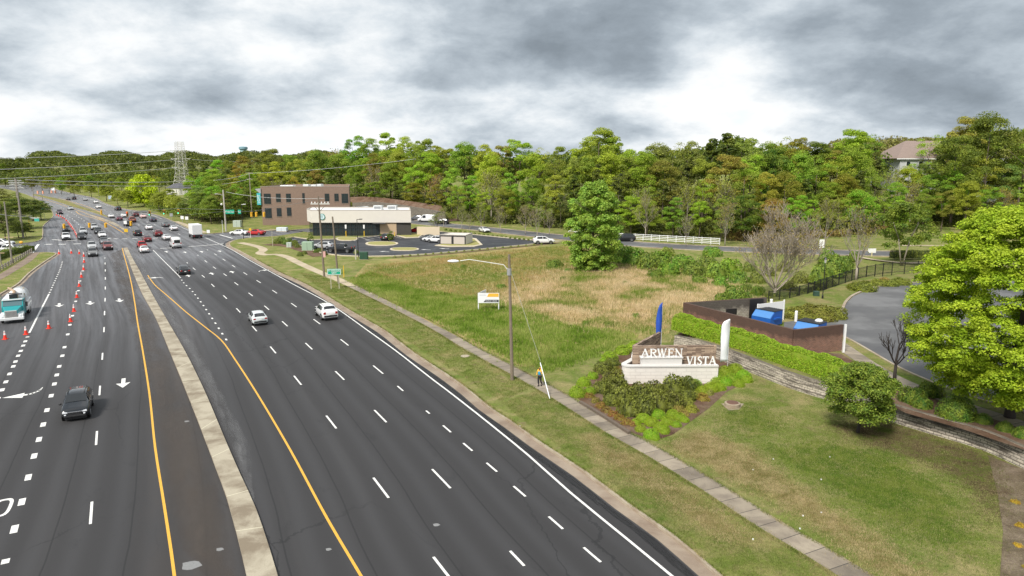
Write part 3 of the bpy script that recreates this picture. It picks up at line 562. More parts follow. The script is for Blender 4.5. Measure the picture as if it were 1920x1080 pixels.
def sph(n, rg=RG):
    d = rg.normal(0, 1, (n, 3)); return d / np.linalg.norm(d, axis=1)[:, None]
def clumps(n, h0, h1, rw, prof, rg):
    """clump centres inside a crown from height h0 to h1 with half width rw*prof(t)"""
    out = []
    while len(out) < n:
        t = rg.uniform(0, 1); r = math.sqrt(rg.uniform(.12, 1)); a = rg.uniform(0, 6.283); w = rw * prof(t)
        out.append((w * r * math.cos(a), w * r * math.sin(a), h0 + (h1 - h0) * t, r))
    return np.array(out)
def crown(name, nc, per, h0, h1, rw, prof, cr, leaf, seed, flat=.7, jit=.7, droop=0):
    rg = np.random.default_rng(seed); C = clumps(nc, h0, h1, rw, prof, rg); P = []; N = []
    for c in C:
        r = cr * rg.uniform(.6, 1.3); d = sph(per, rg); d[:, 2] = np.where(d[:, 2] < -.35, -d[:, 2], d[:, 2]); q = d * (r * rg.uniform(.55, 1.08, per)[:, None]); q[:, 2] *= flat
        q += c[:3]; q[:, 2] -= droop * (np.hypot(q[:, 0], q[:, 1])) * .3
        P.append(q); N.append(d + np.array([0, 0, .45]))
    return leafmesh(name, np.concatenate(P), np.concatenate(N), leaf, jit, rg)
OV = lambda t: math.sin(math.pi * min(1, max(0, .08 + .84 * t))) ** .6
CONE = lambda t: (1 - t) ** .75 * (.35 + .65 * min(1, t * 6)) + .03
DOME = lambda t: math.sqrt(max(0.02, 1 - (t * .98) ** 2.2)) * (.75 + .25 * min(1, t * 4))
RMIN = .016
def branches(mb, p, d, ln, r, depth, rg, spread=.5, up=.15, n=5, kids=3, tips=None, taper=.62, bend=.12):
    seg = 3; q = Vector(p); d = Vector(d).normalized()
    for i in range(seg):
        d = (d + Vector(rg.normal(0, bend, 3)) + Vector((0, 0, up * .3))).normalized(); e = q + d * ln / seg; r1 = r * (1 - (1 - taper) * (i + 1) / seg)
        mb.tube(q, e, max(RMIN, r * (1 - (1 - taper) * i / seg)), max(RMIN, r1), n if r > .03 else 3, cap=False); q = e
        if depth > 0 and i >= 1:
            for k in range(max(1, kids - 1) if i < seg - 1 else kids):
                a = rg.uniform(0, 6.283); ax = d.orthogonal().normalized(); ax.rotate(Matrix.Rotation(a, 3, d)); nd = (d + ax * rg.uniform(.5, 1.2) * spread * 2 + Vector((0, 0, up))).normalized()
                branches(mb, q, nd, ln * rg.uniform(.5, .8), r1 * .62, depth - 1, rg, spread, up, n, kids, tips, taper, bend)
    if tips is not None and depth <= 1: tips.append(tuple(q))
def tree_proto(kind, seed, cat='tree'):
    rg = np.random.default_rng(seed); root = bpy.data.objects.new(kind, None); S.collection.objects.link(root); root['category'] = cat
    return root, rg
def mk(mb, name, m, parent): return mb.build(name, m, parent, smooth=True)
def leafobj(me, parent, name='crown', m=None):
    o = link(name, me, m or LEAF, parent); o['painted'] = 1; return o
PROTO = {}
def decid(key, seed, h=18, rw=4.8, base=.28, nc=60, per=420, cr=1.4, leaf=.225, prof=OV):
    root, rg = tree_proto('leafy_tree', seed); leafobj(crown('crown', nc, per, h * base, h, rw, prof, cr, leaf, seed), root)
    t = MB(); t.tube((0, 0, -1.5), (rg.normal(0, .2), rg.normal(0, .2), h * .45), .26, .17, 7); t.tube((0, 0, h * .42), (rg.normal(0, .5), rg.normal(0, .5), h * .85), .17, .05, 5)
    for k in range(8):
        z = h * rg.uniform(.3, .7); a = rg.uniform(0, 6.28); t.tube((0, 0, z), (rw * .7 * math.cos(a), rw * .7 * math.sin(a), z + h * .15), .09, .02, 4)
    mk(t, 'trunk', BARK, root); index_kids(root); PROTO[key] = (root, h)
decid('d0', 1); decid('d1', 2, rw=4.2, nc=40, cr=1.4); decid('d2', 3, rw=5.4, nc=56, cr=1.7, prof=DOME); decid('d3', 4, rw=3.6, base=.2, nc=44, cr=1.25); decid('d4', 5, rw=5.0, nc=30, cr=1.35, per=120); decid('d5', 6, rw=4.4, base=.4, nc=34, cr=1.4)
def conifer(key, seed, h=16, rw=2.6):
    root, rg = tree_proto('evergreen_tree', seed); leafobj(crown('crown', 70, 90, h * .12, h, rw, CONE, .8, .36, seed, .6, .8, .3), root)
    t = MB(); t.tube((0, 0, -1), (0, 0, h * .9), .2, .04, 6); mk(t, 'trunk', BARK, root); index_kids(root); PROTO[key] = (root, h)
conifer('c0', 11); conifer('c1', 12, rw=3.4)
def pine(key, seed, h=20):
    root, rg = tree_proto('pine_tree', seed); leafobj(crown('crown', 26, 110, h * .55, h, 3.0, DOME, 1.15, .36, seed, .5), root)
    t = MB(); t.tube((0, 0, -1), (.2, .1, h * .95), .24, .06, 6)
    for k in range(7):
        z = h * rg.uniform(.5, .85); a = rg.uniform(0, 6.28); t.tube((0, 0, z), (2.2 * math.cos(a), 2.2 * math.sin(a), z + 1), .07, .02, 4)
    mk(t, 'trunk', BARK, root); index_kids(root); PROTO[key] = (root, h)
pine('p0', 21); pine('p1', 22)
def bare(key, seed, h=9, depth=3, leaf=500, name='budding_tree', bark=None, spread=.38, up=.35, kids=3, r=.12, first=.28, col=None, low=4, lf=.17, rmin=.018):
    root, rg = tree_proto(name, seed); t = MB(); tips = []; z0 = h * first
    t.tube((0, 0, -.4), (0, 0, z0), r * 1.25, r, 7)
    branches(t, (0, 0, z0), (0, 0, 1), h * .42, r * .9, depth, rg, spread, up, 5, kids, tips, .6, .07)
    for k in range(low):
        a = 6.28 * k / low + rg.uniform(-.4, .4); branches(t, (0, 0, z0 * rg.uniform(.85, 1.3)), (math.cos(a) * .8, math.sin(a) * .8, .9), h * .34, r * .55, depth - 1, rg, spread, up, 4, kids, tips, .6, .09)
    V = np.array(t.v); s = h / max(V[:, 2].max(), 1e-3); t.v = [tuple(v) for v in V * np.array([s, s, np.where(1, s, 1)])]
    mk(t, 'trunk', bark or PALEBARK, root)
    if leaf:
        T = np.array(tips) * s; P = T[rg.integers(0, len(T), leaf)] + rg.normal(0, h * .035, (leaf, 3)); leafobj(leafmesh('crown', P, sph(leaf, rg), lf * h / 9, rg=rg), root)
    index_kids(root); PROTO[key] = (root, h); return root
bare('b0', 31, leaf=900); bare('b1', 32, leaf=500, spread=.45); bare('b2', 33, leaf=1500, spread=.34)
FIRST = set()
def place(key, loc, h, label, group=None, color=None, rz=None, rnd=random.Random(5), wide=1.0, cat='tree'):
    root, ph = PROTO[key]; s = h / ph; sc = (s * wide, s * wide, s); rz = rnd.uniform(0, 6.28) if rz is None else rz
    if key not in FIRST:
        FIRST.add(key); root.location = loc; root.rotation_euler = (0, 0, rz); root.scale = sc; root['label'] = label; root['category'] = cat
        if group: root['group'] = group
        for c in root.children:
            if c.get('painted') and color: c.color = (*color, 1)
        return root
    r = dup(root, loc, rz, label, group, sc, color); r['category'] = cat
    return r
def at(px, Y, dz=0.0):
    z = 0
    for _ in range(3): x = XY(px, Y, z); z = zt(x, Y)
    return Vector((x, Y, z + dz))
# ------------------------------------------------------------------ the wood behind the street
SKY = [(-60, 305), (240, 300), (300, 300), (350, 312), (400, 312), (440, 300), (500, 290), (560, 283), (620, 270), (700, 263), (760, 258), (800, 268), (860, 263), (930, 272), (1000, 277), (1060, 270), (1100, 262), (1130, 236), (1160, 268), (1200, 275), (1260, 268), (1320, 262), (1370, 240), (1420, 266), (1470, 252), (1520, 272), (1560, 268), (1600, 234), (1640, 262), (1660, 282), (1720, 282), (1745, 248), (1800, 232), (1850, 224), (1890, 240), (1930, 236), (2000, 250)]
GREENS = [('bright green', (.27, .42, .04)), ('mid green', (.19, .31, .035)), ('yellow-green', (.38, .45, .05)), ('dark green', (.08, .15, .022)), ('olive', (.22, .24, .035)), ('russet budding', (.33, .24, .06)), ('grey-green', (.22, .28, .08))]
rw = random.Random(42); BACK = {}
def where(px):
    for x, s in ((150, 'beyond the road bend'), (300, 'past the round yellow-green tree'), (400, 'by the round-roofed building'), (485, 'behind the signal pole'), (660, 'behind the brick office'), (790, 'behind the cafe roof'), (940, 'beyond the parked vans'), (1070, 'beyond the young street trees'), (1160, 'behind the round field tree'), (1360, 'behind the white rail fence'), (1530, 'behind the big bare tree'), (1660, 'behind the budding trees'), (2100, 'by the apartment house')):
        if px < x: return s
def wood(px, row, dY, hpx_top, sizes, keys, weights):
    Y = yfront((px - 960) / F * 200, 200) + dY; p = at(px, Y); h = HY(Y, hpx_top) - p.z; h = max(5, h)
    k = rw.choices(keys, weights)[0]
    if k[0] in 'cp': nm, col = rw.choice([('dark', (.035, .058, .02)), ('deep green', (.045, .075, .022))])
    elif k[0] == 'b': nm, col = rw.choice([('pale budding', (.30, .28, .08)), ('pale budding', (.30, .28, .08)), ('russet budding', (.28, .2, .07))])
    else: nm, col = rw.choices(GREENS, [8, 7, 6, 3, 3, 1.1, 2])[0]
    col = tuple(c * rw.uniform(.8, 1.25) for c in col)
    kind = {'c': 'cone-shaped evergreen', 'p': 'tall pine', 'b': 'bare-branched tree', 'd': 'leafy tree'}[k[0]]
    lab = f'{nm} {kind}, {["wood front", "middle of wood", "deep in wood", "on the skyline"][min(row, 3)]}, {where(px)}'
    s = rw.uniform(.85, 1.2) * (1.25 if h < 12 and k[0] == 'd' else 1); place(k, p, h, lab, 'trees of the roadside wood', col, wide=s)
SX = [a for a, b in SKY]; SYv = [b for a, b in SKY]
def sky_at(x): return float(np.interp(x, SX, SYv))
for row, (dY, step, frac) in enumerate(((3, 40, .42), (12, 36, .62), (24, 36, .84), (42, 34, 1.0))):
    px = 492 + rw.uniform(0, 30)
    while px < 2010:
        a = yfront((px - 960) / F * 200, 200); base = 303 + 19.3 * F / (a + dY); sk = sky_at(px); top = base + (sk - base) * frac * rw.uniform(.86, 1.06) if row < 3 else sk + rw.uniform(-2, 17) - (rw.random() < .2) * 10
        if row == 3 and 1652 < px < 1722: px += 12; continue
        if row == 2 and 1640 < px < 1735: top = max(top, 312)
        if row == 1 and 1600 < px < 1740: top = max(top, 318)
        wood(px, row, dY + rw.uniform(-3, 3), max(top, sk - 12), None, ['d0', 'd1', 'd2', 'd3', 'd4', 'd5', 'c0', 'c1', 'p0', 'p1', 'b0', 'b2'], [5, 5, 4, 5, 3, 3, 1.6, 1.4, .8, .8, 3 if row < 2 else .5, 2.5 if row < 2 else .3]); px += step * rw.uniform(.7, 1.3)
# wood between the road bend and the brick office
for row, (dY, step, t0, t1) in enumerate(((4, 17, 378, 358), (16, 17, 362, 340), (36, 18, 345, 325), (70, 20, 330, 308), (120, 22, 312, 296))):
    px = 352 if row == 0 else 366
    while px < 492:
        if row < 2 and px < 352: px += 10; continue
        top = t0 + (t1 - t0) * (px - 300) / 190 + rw.uniform(-7, 6); wood(px, row, dY, top, None, ['d0', 'd1', 'd2', 'd3', 'd5', 'c1', 'p0'], [5, 4, 4, 4, 2, 1.5, .8]); px += step * rw.uniform(.7, 1.3)
# far wooded hillside across the left, tree by tree at the front, one mass behind
for row, (Y, step, top) in enumerate(((430, 22, 350), (480, 20, 338), (560, 19, 325), (680, 18, 312), (820, 17, 300))):
    px = (92, 60, 10, -15, -15)[row]
    while px < (345 if row < 2 else 480):
        p = at(px, Y + rw.uniform(-12, 12)); h = max(9, HY(Y, top + rw.uniform(-5, 6)) - p.z); nm, col = rw.choice(GREENS[:5] + GREENS[3:4] * (row + 1)); f = .40 if row > 1 else .7  # ranks darkened by f: cloud shade over the hill put into leaf colour
        lab = f'{nm} tree, far hillside, {("front rank", "second rank", "third rank", "fourth rank", "hilltop")[row]}, {where(px)}'
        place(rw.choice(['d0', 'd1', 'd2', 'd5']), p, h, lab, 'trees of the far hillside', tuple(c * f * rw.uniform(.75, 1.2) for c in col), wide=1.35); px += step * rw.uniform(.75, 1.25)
def mass(name, x0, x1, Y0, Y1, n, top, size, col, label, seed, rel=False):
    rg = np.random.default_rng(seed); px = rg.uniform(x0, x1, n); Y = rg.uniform(Y0, Y1, n); P = []; N = []
    for a, y in zip(px, Y):
        y = y + yfront((a - 960) / F * 200, 200) if rel else y; p = at(a, y); hh = max(2.0, HY(y, top(a)) - p.z) * rg.uniform(.55, 1.0); r = size * rg.uniform(.7, 1.3) * 5
        d = sph(60, rg); d[:, 2] = abs(d[:, 2]) - .15; q = d * r; q[:, 2] *= .8; q += np.array([p.x, p.y, p.z + hh - r * .6]); P.append(q); N.append(d + np.array([0, 0, .4]))
    o = link(name, leafmesh(name, np.concatenate(P), np.concatenate(N), size * 1.1, .6, rg), LEAF); o.color = (*col, 1); return stuff(o, label, 'woodland')
mass('distant_wood', -120, 640, 760, 1500, 1500, lambda a: 287 + 5 * math.sin(a * .05) + (8 if a < 60 else 0), 1.7, (.022, .040, .022), 'dark mass of woodland on the far horizon hill', 3)  # cloud shade on the hill put into this dark leaf colour
mass('distant_wood', 0, 520, 500, 760, 700, lambda a: 318 + 6 * math.sin(a * .07), 1.2, (.035, .065, .022), 'shaded woodland filling the slope under the skyline', 4)  # darkened colour carries the cloud shade on the slope
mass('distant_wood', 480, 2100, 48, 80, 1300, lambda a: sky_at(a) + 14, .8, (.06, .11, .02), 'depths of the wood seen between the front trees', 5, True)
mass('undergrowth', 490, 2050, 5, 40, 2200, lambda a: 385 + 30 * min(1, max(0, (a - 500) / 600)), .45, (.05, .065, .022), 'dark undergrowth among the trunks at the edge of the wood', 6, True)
mass('distant_hill_wood', 1560, 1960, 420, 520, 500, lambda a: 262 - 6 * math.exp(-((a - 1680) / 90) ** 2), 1.3, (.17, .14, .075), 'brownish leafless wood on the distant ridge beyond the roofs', 8)
for k, (px, py) in enumerate(((140, 362), (172, 364), (200, 372), (222, 380), (240, 384), (318, 388), (336, 396), (300, 392))):
    p = G(px, py + 6); p.z = zt(p.x, p.y); place('d2', p, 6 + (k % 3), ['low sunlit bush tree on the verge beyond the junction', 'pale green scrub tree by the road bend'][k % 2] + ', ' + ['first', 'second', 'third', 'fourth', 'fifth', 'sixth', 'seventh', 'eighth'][k] + ' from the bend', 'scrub trees along the far verge', (.26, .30, .04), wide=1.6)  # sunlight on the verge put into the bushes' yellowish colour
# round tree beyond the junction, sunlight put into its brighter leaf colour
decid('yellow', 77, h=11, rw=6.2, base=.06, nc=60, per=170, cr=1.9, leaf=.5, prof=DOME); p = G(271, 388); p.z = zt(p.x, p.y)
place('yellow', p, HY(p.y, 333) - p.z, 'round glowing yellow-green tree beside the far carriageway', color=(.50, .62, .02), wide=.95)
# trees on the left, behind the crossing street
for px, py, tp, c, key in ((6, 432, 385, (.10, .13, .03), 'd4'), (40, 430, 384, (.04, .07, .02), 'd2'), (62, 415, 386, (.035, .06, .02), 'd2'), (78, 412, 388, (.04, .07, .02), 'd2'), (12, 405, 372, (.15, .15, .06), 'd1'), (-10, 415, 365, (.12, .12, .05), 'd0'), (30, 400, 372, (.08, .11, .03), 'd1'), (10, 452, 415, (.03, .05, .015), 'd2'), (36, 447, 425, (.035, .055, .015), 'd2'), (50, 446, 428, (.03, .05, .015), 'd2')):
    p = G(px, py); place(key, p, HY(p.y, tp - 10), 'small green tree on the corner lawn, ' + {6: 'pale and loose at the frame edge', 40: 'dark, behind the twin poles', 62: 'dark, beside the single thin pole', 78: 'dark, nearest the green street sign', 12: 'yellowish, back of the clump', -10: 'pale, outermost', 30: 'mid green, back of the clump', 10: 'dark and low by the white pickup', 36: 'dark and low at the foot of the poles', 50: 'lowest dark bush by the pole foot'}[px], 'trees on the corner across the street', tuple(v * 1.8 for v in c), wide=1.9)
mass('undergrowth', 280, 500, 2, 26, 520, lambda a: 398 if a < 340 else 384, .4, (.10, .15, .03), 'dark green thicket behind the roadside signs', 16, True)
mass('scrub', 108, 330, 8, 60, 520, lambda a: 352 + (a - 108) * .06, .5, (.30, .34, .05), 'sunlit yellowish scrub on the bank beyond the junction', 17, True)  # sunlight on the bank put into the scrub's bright colour
mass('brush', 1370, 1660, 1, 14, 420, lambda a: 438, .25, (.24, .13, .07), 'reddish brush at the foot of the wood across the street', 18, True)
mass('scrub', 655, 850, 1, 10, 260, lambda a: 386 + (a - 655) * .09, .25, (.14, .15, .04), 'low shrubs along the top of the earth bank', 19, True)
# ------------------------------------------------------------------ street trees
STT = [(1210, 447, 362, 'b0', (.16, .14, .05)), (1286, 462, 400, 'b1', (.14, .15, .05)), (1359, 461, 378, 'b0', (.18, .14, .05)), (1545, 470, 372, 'b2', (.15, .14, .04)), (866, 430, 385, 'b2', (.13, .15, .03)), (902, 428, 380, 'b2', (.12, .14, .03)), (938, 436, 383, 'b1', (.15, .11, .06)), (985, 440, 383, 'b0', (.15, .11, .07)), (1007, 446, 385, 'b1', (.14, .11, .06)), (832, 428, 388, 'b2', (.13, .15, .03)), (1030, 440, 392, 'b1', (.14, .12, .05)), (880, 436, 400, 'b1', (.15, .12, .06)), (815, 438, 402, 'b2', (.12, .16, .03))]
for i, (px, py, tp, k, c) in enumerate(STT):
    p = G(px, py, .13); place(k, p, HY(p.y, tp), f'young pale-barked street tree, {["by the fence, tallest", "short, in front of the fence", "at the fence end", "by the white sign board", "past the lone white sedan", "opposite the white sedan", "behind the lot kerb shrubs", "bare, near the white sport wagon", "bare, beside its taller twin", "green-budded, by the vans", "grey, nearest the wood", "slender, behind the bin store", "smallest, by the red car"][i]}', 'young trees along the side street', tuple(v * 1.6 for v in c))
# round, dense field tree
decid('field', 91, h=15, rw=5.0, base=.02, nc=240, per=230, cr=1.0, leaf=.26, prof=lambda t: (.72 + .28 * min(1, t * 3)) * math.sqrt(max(.05, 1 - max(0, (t - .35) / .65) ** 2.4)))
p = G(1111, 507); place('field', p, HY(p.y, 346), 'oval bright mid-green tree standing alone in the rough field', color=(.25, .42, .07), rz=.4, wide=1.0)
# big bare tree behind the bin enclosure
RMIN = .028
bare('bigbare', 55, h=15, depth=4, leaf=2600, lf=.085, low=10, name='bare_tree', bark=mat('grey_bark', (.34, .29, .23), .95, var=.3), spread=.5, up=.42, kids=3, r=.22, first=.12)
RMIN = .018
p = G(1452, 562, .2); place('bigbare', p, HY(p.y, 372), 'wide bare-branched tree with reddish buds behind the brick enclosure', color=(.36, .24, .12), rz=1.0, wide=1.15, cat='tree')
p = G(1605, 524, 1.3); bare('slim', 57, h=10, depth=3, leaf=700, name='bare_tree', spread=.4, up=.45, r=.17, first=.2); place('slim', p, HY(p.y, 382) - 1.3, 'slim grey-trunked budding tree inside the iron fence', color=(.2, .16, .05), rz=0)
# multi-stem green tree past the fence
root, rg = tree_proto('leafy_tree', 61); leafobj(crown('crown', 60, 130, 3.0, 9.5, 4.6, DOME, 1.1, .26, 61), root); t = MB()
for k in range(4): a = 1.57 * k + .4; t.tube((.15 * math.cos(a), .15 * math.sin(a), -.3), (1.2 * math.cos(a), 1.2 * math.sin(a), 4.2), .13, .08, 6); t.tube((1.2 * math.cos(a), 1.2 * math.sin(a), 4.2), (2.6 * math.cos(a), 2.6 * math.sin(a), 7), .08, .03, 5)
mk(t, 'trunk', PALEBARK, root); index_kids(root); PROTO['multi'] = (root, 9.5); p = G(1691, 494, .6); place('multi', p, HY(p.y, 388) - .6, 'spreading multi-stem green tree beyond the black iron fence', color=(.10, .17, .025))
for px, py, tp, key, c, lab in ((1835, 425, 224, 'd2', (.10, .14, .025), 'tallest broad dark-green tree in front of the apartment house'), (1780, 430, 262, 'd0', (.11, .16, .025), 'broad green tree beside the tallest one by the apartments'), (1905, 430, 245, 'd4', (.17, .17, .05), 'loose olive tree in front of the white gable')):
    p = G(px, py); p.z = zt(p.x, p.y); place(key, p, HY(p.y, tp) - p.z, lab, None, c, wide=1.0)
# ------------------------------------------------------------------ big maple on the planting bed
def bigtree():
    root, rg = tree_proto('maple_tree', 101); Hh = 15.2; R0 = 6.4
    C = []; 
    while len(C) < 1250:
        t = rg.uniform(0, 1); a = rg.uniform(0, 6.283); w = R0 * (math.sin(math.pi * (.16 + .80 * t)) ** .55) * (1.0 if t > .15 else .85); r = rg.uniform(.35, 1.0) ** .45 if rg.uniform() < .78 else rg.uniform(.2, .8)
        C.append((w * r * math.cos(a), w * r * math.sin(a), 1.7 + (Hh - 2.3) * t, r))
    P = []; N = []
    for c in C:
        rr = rg.uniform(.35, .8); m = 270; d = sph(m, rg); d[:, 2] = np.where(d[:, 2] < -.3, -d[:, 2], d[:, 2]); q = d * (rr * rg.uniform(.6, 1.1, m)[:, None]); q[:, 2] *= .72; P.append(q + np.array(c[:3])); N.append(d + np.array([0, 0, .5]))
    me = leafmesh('crown', np.concatenate(P), np.concatenate(N), .12, .6, rg); o = leafobj(me, root, m=m_leaf('maple_leaf', .9, .3, .3, (.56, .62, .05))); o.color = (.27, .40, .02, 1)
    t = MB(); t.tube((0, 0, -.3), (.05, .05, 1.0), .36, .27, 10); t.tube((.05, .05, 1.0), (.1, .1, 5), .27, .22, 9)
    for k in range(9):
        a = k * .75; z = 2.4 + k * .5; t.tube((.1, .1, z), (3.4 * math.cos(a), 3.4 * math.sin(a), z + 2.6), .13, .05, 6)
    t.tube((.1, .1, 5), (0, 0, 13), .22, .05, 7); mk(t, 'trunk', DARKBARK, root); index_kids(root); PROTO['maple'] = (root, Hh)
bigtree(); p = G(1893, 783, UZ); place('maple', p, HY(p.y, 381) - UZ, 'large bright lime-green maple on the mulch bed above the retaining wall', rz=.3, wide=1.12)
p = G(1677, 711, UZ); bare('redbare', 66, h=5, depth=3, leaf=0, name='bare_tree', bark=DARKBARK, spread=.42, up=.5, r=.15, first=.28); place('redbare', p, HY(p.y, 590) - UZ, 'small dark leafless tree between the driveway and the hedge', rz=2)
root, rg = tree_proto('small_tree', 71); leafobj(crown('crown', 95, 380, 1.5, 5.1, 2.5, lambda t: DOME(t) * (1 + .2 * math.sin(t * 11)), .72, .11, 75, .6), root, m=FINELEAF); t = MB(); t.tube((0, 0, -.2), (.1, 0, 2.0), .13, .1, 7)
for k in range(6): a = k * 1.05; t.tube((.1, 0, 1.6), (1.5 * math.cos(a), 1.5 * math.sin(a), 3.4), .06, .02, 5)
mk(t, 'trunk', DARKBARK, root); index_kids(root); PROTO['small'] = (root, 5.2)
p = G(1608, 812, .13); place('small', p, HY(p.y, 692), 'small round green tree on the lawn at the foot of the stone wall', color=(.10, .175, .022), rz=0, wide=1.08)

def fix_labels():
    by = {}
    for o in S.objects:
        if o.parent is None and o.get('group') in ('trees of the roadside wood', 'trees of the far hillside') and 'label' in o: by.setdefault(o['label'], []).append(o)
    for k, v in by.items():
        if len(v) > 1:
            v.sort(key=lambda o: (o.location.x / o.location.y))
            for i, o in enumerate(v): o['label'] = f'{k}, {ORD[i % 20]} from the road'
# ------------------------------------------------------------------ shrubs
def mound(key, seed, n=1500, leaf=.07, flat=.85, lump=.12, name='shrub', top=False):
    rg = np.random.default_rng(seed); d = sph(n, rg); d[:, 2] = np.abs(d[:, 2]); k = sph(9, rg); r = 1 + lump * np.max((d @ k.T) ** 6, 1) - lump * .5; q = d * (r * rg.uniform(.9, 1.03, n))[:, None]; q[:, 2] *= flat
    mb = MB().ball((0, 0, 0), (.86, .86, .86 * flat), 12, 8); quads = [f for f in mb.f if len(f) == 4]; me = leafmesh('foliage', q, d, leaf, .45, rg, (np.array(mb.v), quads))
    o = link(name, me, FINELEAF); o['painted'] = 1; PROTO[key] = o; return o
mound('m0', 1, 2600, .055, .85, .10); mound('m1', 2, 1800, .075, .75, .3); mound('m2', 3, 1800, .085, .7, .45); mound('m3', 5, 1300, .11, .8, .6)
USED = set()
def shrub(key, loc, r, label, color, group, sz=1.0, name=None, rot=None, rr=random.Random(3)):
    o = PROTO[key]
    if key not in USED: USED.add(key); c = o
    else: c = o.copy(); S.collection.objects.link(c)
    if name: c.name = name
    c.location = loc; c.scale = (r[0], r[1], r[0] * sz) if isinstance(r, tuple) else (r, r, r * sz); c.rotation_euler = (0, 0, rr.uniform(0, 6.28) if rot is None else rot); c.color = (*color, 1); return tag(c, label, 'shrub', group)
def ppm(py, z=0): return F / G(960, py, z).y * .97
ORD = ['first', 'second', 'third', 'fourth', 'fifth', 'sixth', 'seventh', 'eighth', 'ninth', 'tenth', 'eleventh', 'twelfth', 'thirteenth', 'fourteenth', 'fifteenth', 'sixteenth', 'seventeenth', 'eighteenth', 'nineteenth', 'twentieth']
def row(lst, key, color, what, group, z=.13, sz=1.0, name='shrub', jitter=.12):
    rr = random.Random(len(lst))
    for i, (px, py, rp) in enumerate(lst):
        r = rp / ppm(py, z); p = G(px, py + rp * .62, z); p.z = z - .05
        c = tuple(v * 1.45 * rr.uniform(1 - jitter, 1 + jitter) for v in color); shrub(key if isinstance(key, str) else rr.choice(key), p, r, f'{what}, {ORD[i % 20]}' + (' in line' if i < 20 else ' past twenty'), c, group, sz * 1.5, name)
LIME = (.17, .29, .012)
row([(1083, 731, 17), (1106, 730, 12), (1095, 713, 14), (1111, 702, 11)], 'm0', LIME, 'clipped lime-green ball shrub by the sidewalk end of the sign bed', 'lime shrubs nearest the sidewalk', sz=.95, name='boxwood_shrub')
row([(1144, 663, 15), (1167, 652, 16), (1188, 643, 14), (1132, 672, 8)], 'm1', LIME, 'clipped lime-green shrub behind the sign, on the field side', 'lime shrubs on the field side of the sign', sz=.8, name='boxwood_shrub')
row([(1201, 800, 12), (1221, 809, 16), (1207, 780, 15), (1222, 787, 15), (1240, 797, 16), (1234, 773, 15), (1251, 785, 14), (1261, 772, 13), (1274, 778, 13), (1228, 817, 10), (1246, 806, 10), (1192, 788, 11), (1212, 768, 11), (1284, 784, 10), (1268, 792, 11)], 'm0', LIME, 'clipped lime-green shrub in the front corner cluster below the sign', 'lime shrubs in the front corner of the bed', sz=.85, name='boxwood_shrub')
row([(1302, 716, 15), (1318, 728, 14), (1400, 708, 12), (1385, 716, 12), (1325, 693, 18), (1343, 704, 19), (1360, 693, 18), (1378, 688, 17), (1373, 706, 17), (1394, 699, 15), (1333, 722, 16), (1349, 722, 13), (1312, 706, 14), (1360, 712, 14)], 'm0', LIME, 'lime-green shrub in the mound under the word VISTA', 'lime shrubs beside the stone wall', sz=.85, name='boxwood_shrub', jitter=.18)
row([(1133, 688, 17), (1148, 676, 14), (1150, 708, 24), (1132, 722, 19), (1150, 742, 22), (1172, 740, 25), (1200, 735, 24), (1182, 762, 22), (1205, 760, 24), (1228, 727, 24), (1236, 752, 25), (1262, 722, 25), (1262, 750, 23), (1290, 716, 21), (1286, 738, 19), (1158, 724, 24)], ['m2', 'm3'], (.055, .062, .017), 'bronze-green shrub in the dark hedge around the white sign base', 'dark shrubs round the sign base', sz=1.0, name='dark_shrub')
row([(1105, 739, 9), (1116, 748, 9), (1127, 757, 10), (1139, 766, 10), (1150, 773, 10), (1162, 780, 10), (1174, 788, 10), (1186, 791, 9), (1166, 699, 9), (1158, 690, 8)], 'm3', (.17, .085, .028), 'low rust-leaved shrub edging the sign bed', 'rust coloured edging shrubs', sz=.8, name='rust_shrub', jitter=.25)
row([(1271, 764, 11), (1288, 752, 12), (1302, 738, 12), (1318, 742, 12), (1296, 764, 12), (1330, 734, 9), (1283, 772, 10)], 'm3', (.22, .17, .04), 'yellow-mottled shrub on the lawn side of the sign bed', 'mottled yellow shrubs', sz=.85, name='mottled_shrub', jitter=.3)
row([(1903, 937, 9), (1912, 980, 10), (1908, 1018, 9), (1925, 1060, 9)], 'm3', (.38, .22, .02), 'orange-yellow low shrub in the mulch at the right', 'orange shrubs in the mulch', sz=.6, name='orange_shrub', jitter=.2)
row([(1713, 738, 24), (1745, 727, 22), (1728, 752, 18)], 'm2', (.04, .085, .012), 'dark green rounded shrub above the wall beside the small lawn tree', 'round shrubs above the wall', UZ, 1.1)
row([(1793, 760, 34)], 'm0', (.045, .10, .012), 'widest dense green shrub above the wall', 'round shrubs above the wall', UZ, .95)
row([(1843, 782, 16), (1884, 797, 16), (1918, 808, 18)], 'm0', (.06, .12, .017), 'small green ball shrub in the mulch below the maple', 'ball shrubs below the maple', UZ, .95)
row([(1497, 580, 24), (1528, 577, 26), (1562, 580, 24), (1512, 590, 18), (1546, 588, 20)], 'm2', (.095, .085, .018), 'olive-bronze mound by the driveway lamp', 'bronze mounds inside the driveway bend', UZ, .75)
row([(1618, 531, 22), (1648, 525, 16), (1668, 526, 15), (1690, 524, 15), (1600, 533, 11)], 'm2', (.085, .10, .016), 'olive-green mound on the kerb island before the iron fence', 'olive mounds by the iron fence', UZ, .7)
row([(1657, 527, 11)], 'm3', (.25, .11, .05), 'pinkish-red shrub among the olive mounds', 'pink shrub', UZ, .9, 'red_shrub')
